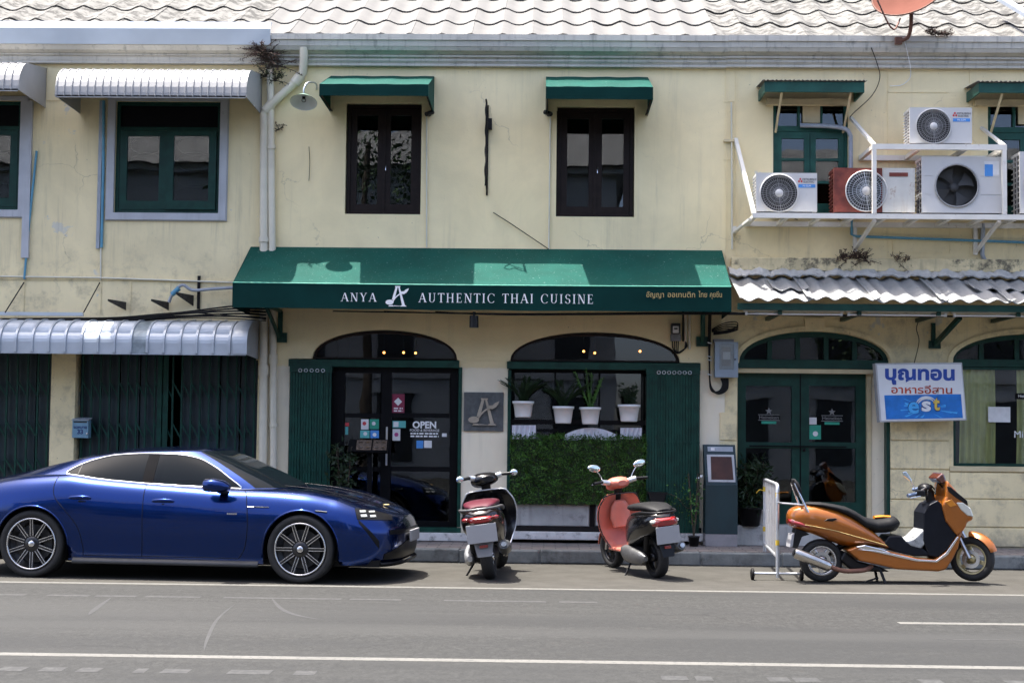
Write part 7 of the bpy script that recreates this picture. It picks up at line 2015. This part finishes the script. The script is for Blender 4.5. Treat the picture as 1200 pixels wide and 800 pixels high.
sgq(0, 1, 0, 1, YL0, YL0 + .16).build('case', 'grey_surround', sg, bevel=.006)
sgq(.02, .985, .03, .975, YL0 - .004, YL0 - .0005).build('face', 'sign_white', sg)
sgq(.075, .955, .545, .955, YL0 - .008, YL0 - .0045).build('blue_band', 'sign_blue', sg)
def sgtext(body, f, g_, h, wtarget, mat, shear=0, bold=0.004, Y=YL0 - .0065):
    c_ = sq(f, g_, YL0); mb = text_mb(body, h, 0, Y, 0, bold=bold, shear=shear)
    xs = [v[0] for v in mb.v]; zs_ = [v[2] for v in mb.v]; w0 = max(xs) - min(xs); k = wtarget / w0; xm = (max(xs) + min(xs)) / 2; zm = (max(zs_) + min(zs_)) / 2
    mb.v = [(c_.x + (v[0] - xm) * k, v[1], c_.z + (v[2] - zm)) for v in mb.v]; return mb
W_ = (sq(1, .5, YL0) - sq(0, .5, YL0)).length
sgtext("บุญทอน", .50, .24, .235, W_ * .80, 'sign_blue_dark', 0, .010).build('lettering', 'sign_blue_dark', sg)
sgtext("อาหารอีสาน", .51, .455, .135, W_ * .70, 'sign_red', 0, .002).build('lettering', 'sign_red', sg)
for (ch, f, g_, h, wd, m_) in (('e', .40, .765, .30, .155, 'sign_cyan'), ('s', .545, .745, .26, .135, 'sign_white'), ('t', .665, .71, .26, .095, 'sign_yellow')):
    sgtext(ch, f, g_, h, wd, m_, 0, .016, YL0 - .0105).build('lettering', 'sign_navy', sg); sgtext(ch, f, g_, h * .99, wd * .90, m_, 0, .008, YL0 - .0135).build('lettering', m_, sg)
mb = MB()
for (r_, k0) in ((.115, 0), (.14, 1)):
    c_ = sq(.55, .74, YL0); P = [(c_.x + r_ * math.cos(R(a)), YL0 - .010 - .001 * k0, c_.z + r_ * .85 * math.sin(R(a))) for a in range(40, 165, 8)]
    mb.tube(P, [.004 + .010 * math.sin(math.pi * i / (len(P) - 1)) for i in range(len(P))], 6)
mb.build('swoosh', 'sign_white', sg)
rn = random.Random(2); mb = MB(); c_ = sq(.55, .78, YL0)
for k in range(16):
    a = R(rn.uniform(0, 360)); r0, r1 = .16, rn.uniform(.25, .42); da = .05
    pts = [(c_.x + r0 * math.cos(a), c_.z + r0 * .5 * math.sin(a)), (c_.x + r1 * math.cos(a - da), c_.z + min(.12, max(-.12, r1 * .5 * math.sin(a - da)))), (c_.x + r1 * math.cos(a + da), c_.z + min(.12, max(-.12, r1 * .5 * math.sin(a + da))))]
    if abs(pts[1][1] - pts[2][1]) + abs(pts[1][0] - pts[2][0]) < .004: continue
    MB().prism(pts, 'y', YL0 - .0088 - .00002 * k, YL0 - .0084).build('light_ray', 'sign_cyan', sg)
for f in (.3, .75): c_ = sq(f, .5, YL0); MB().bar((c_.x, YL0 + .162, c_.z), (c_.x, -.023, c_.z + .02), .04, .04).build('wall_arm', 'iron_black', sg)
MB().tube(smooth_path([sq(.45, 0, YL0 + .1), at(1077, 400, -.1), at(1074, 385, -.03), at(1078, 372, -.03)], 5), .006, 5).build('cable', 'cable_black', sg)
# letter box on the gate
lb = thing('letter_box', 'light blue letter box numbered 33 hung on the folding gate', 'letter box', at(94, 513, 0))
pm('letterbox_blue', (.16, .30, .40), .45, 0, .08, 6, (.05, .07, .09, .5), 12, .6, .75); x0, x1, z0, z1 = rect(84.5, 491.5, 103.5, 513, -.06)
MB().box(x0, x1, -.06, .06, z0, z1).build('box', 'letterbox_blue', lb, bevel=.006); MB().prism([(-.075, z1 - .01), (-.075, z1 + .0), (.065, z1 + .03), (.065, z1 + .015)], 'x', x0 - .01, x1 + .01).build('lid', 'pipe_grey', lb)
MB().box(x0 + .02, x1 - .02, -.064, -.0605, z1 - .04, z1 - .022).build('slot', 'meter_black', lb)
p_ = at(94, 506, -.06); text_mb("33", .085, p_.x, -.0625, p_.z, bold=.003).build('lettering', 'sign_navy', lb); p_ = at(94, 500.5, -.06); text_mb("จดหมาย", .055, p_.x, -.0625, p_.z, bold=.001).build('lettering', 'sign_navy', lb)
MB().lathe([(.001, -.085), (.014, -.085), (.014, -.06)], 10, (x1 - .01, 0, z0 + .06), 'y').build('padlock', 'steel', lb)
# weeds rooted in the gutter and on the ledge
def weeds(name, label, spots, mat, seed, Ls, nb_, spread):
    rn = random.Random(seed); base = spots[0]; g = thing(name, label, 'weeds', base)
    mb = MB(); ml = MB()
    for b in spots:
        for i in range(nb_):
            a = rn.uniform(0, 6.283); L = rn.uniform(*Ls); d = Vector((math.cos(a) * spread, -abs(math.sin(a)) * .5, rn.uniform(-.2, 1))).normalized()
            P = [b + d * L * t_ + Vector((0, 0, -.25 * L * t_ * t_)) + rv(rn) * .012 for t_ in (0, .33, .66, 1)]
            mb.tube(P, [.006, .005, .004, .002], 4)
            for k in range(10): t_ = rn.uniform(.3, 1); leaf(ml, b + d * L * t_ + Vector((0, 0, -.25 * L * t_ * t_)), rv(rn), rv(rn), rn.uniform(.025, .05), .012)
    mb.build('stem', 'twig', g); ml.build('foliage', mat, g); return g
weeds('gutter_weeds', 'dry brown weeds growing from the gutter corner above the downpipes', [at(312, 66, -.18), at(316, 72, -.16), at(306, 62, -.22), at(325, 78, -.14)], 'weed_brown', 1, (.12, .38), 22, .9)
weeds('gutter_weeds', 'greenish weeds hanging beside the straight white downpipe', [at(312, 90, -.1), at(322, 95, -.1)], 'weed_green', 2, (.10, .28), 16, .6)
weeds('ledge_weeds', 'reddish dry weeds on the ledge above the corrugated canopy', [at(985, 303, -.06), at(995, 305, -.06), at(1004, 304, -.06), at(1011, 305, -.06)], 'weed_brown', 3, (.08, .26), 14, .5)
weeds('ledge_weeds', 'small dry weeds on the ledge below the blue pipe', [at(1049, 307, -.06), at(1061, 308, -.06)], 'weed_brown', 4, (.06, .2), 9, .4)
weeds('wall_tendril', 'withered tendril on the restaurant wall beside the downpipe', [at(326, 152, -.03)], 'weed_brown', 6, (.05, .16), 6, .8)
weeds('roof_litter', 'dead leaves caught in the eaves beside the dish arm', [at(1092, 40, -.3), at(1100, 41, -.3), at(1110, 41, -.3)], 'weed_brown', 5, (.05, .14), 12, .9)
# litter
tag(MB().add([(p.x, p.y, PAV_Z + z) for p, z in ((gnd(1126, 643, PAV_Z), .0), (gnd(1131, 643, PAV_Z), .02), (gnd(1130, 641, PAV_Z), .16), (gnd(1127, 641, PAV_Z), .12))], [(0, 1, 2, 3)]).build('paper_scrap', 'sticker_white', solid=.003), 'torn scrap of paper against the dado past the orange scooter', 'litter')
# ------------------------------------------------------------------ across the street (seen in the glass): a pale building and street trees
pm('far_white', (.40, .41, .41), .85, 0, .1, 1.0, (.2, .2, .19, .5), 2, .55, .75); pm('far_tile', (.17, .165, .16), .85, 0, .2, 3); pm('far_dark', (.03, .035, .04), .3)
def far_house(x0, x1, y, h, label, rh=2.2):
    g = thing('far_house', label, 'building', ((x0 + x1) / 2, y, 0))
    MB().box(x0, x1, y - 8, y, 0, h).build('wall', 'far_white', g)
    MB().box(x0 - .3, x1 + .3, y - 8, y + .35, h, h + .25).build('cornice', 'far_white', g)
    MB().prism([(y + .7, h + .25), (y - 4, h + .25 + rh), (y - 8.7, h + .25)], 'x', x0 - .5, x1 + .5).build('roof', 'far_tile', g, recalc=True)
    n = int((x1 - x0) / 3)
    for i in range(n):
        cx = x0 + (x1 - x0) * (i + .5) / n
        for (z0, z1) in ((.6, 3.0), (4.3, 6.2), (7.6, 9.6)):
            if z1 > h: continue
            wdw = MB().box(cx - .65, cx + .65, y + .003, y + .05, z0, z1).build('window', 'far_dark', g)
            MB().box(cx - .8, cx + .8, y + .003, y + .12, z1 + .002, z1 + .15).build('lintel', 'far_white', wdw)
    for z in (3.6,): MB().box(x0, x1, y + .003, y + .12, z, z + .2).build('band', 'far_white', g)
    return g
far_house(-32, 3, -32, 11.0, 'pale two-storey house across the street, mirrored in the glass')
far_house(6.5, 34, -33, 10.6, 'lower pale house across the street, mirrored in the eatery glass')
pm('leaf_tree', (.035, .07, .02), .6, 0, .4, 3, spec=.3); pm('bark', (.09, .07, .05), .9, 0, .3, 8, bump=.4)
def tree(x, y, h, label, seed):
    rn = random.Random(seed)
    g = thing('street_tree', label, 'tree', (x, y, 0), group='trees across the street')
    MB().tube(smooth_path([(x, y, 0), (x + .1, y, h * .25), (x - .1, y + .1, h * .5), (x, y, h * .75)], 4), [.22 - .16 * i / 12 for i in range(13)], 8).build('trunk', 'bark', g)
    mb = MB()
    for k in range(3200):
        a, b, r_ = rn.uniform(0, 6.283), rn.uniform(-1, 1), rn.random() ** .4
        lob = 1 + .25 * math.sin(a * 3 + b * 4 + seed)
        p = Vector((x + math.cos(a) * math.sqrt(1 - b * b) * r_ * h * .36 * lob, y + math.sin(a) * math.sqrt(1 - b * b) * r_ * h * .36 * lob, h * .68 + b * r_ * h * .32 * lob))
        u = Vector((rn.gauss(0, 1), rn.gauss(0, 1), rn.gauss(0, 1))).normalized(); v_ = u.orthogonal().normalized(); s_ = rn.uniform(.12, .24)
        mb.add([p - u * s_ * .5, p + v_ * s_ * .3, p + u * s_ * .5, p - v_ * s_ * .3], [(0, 1, 2, 3)])
    mb.build('crown', 'leaf_tree', g)
tree(-15.5, -28, 9.5, 'leafy tree across the street, mirrored in the car window', 1); tree(-5.5, -27.5, 15, 'tall leafy tree across the street, mirrored in the brown windows', 2); tree(12.0, -28, 10, 'leafy tree across the street, mirrored in the eatery doors', 3)
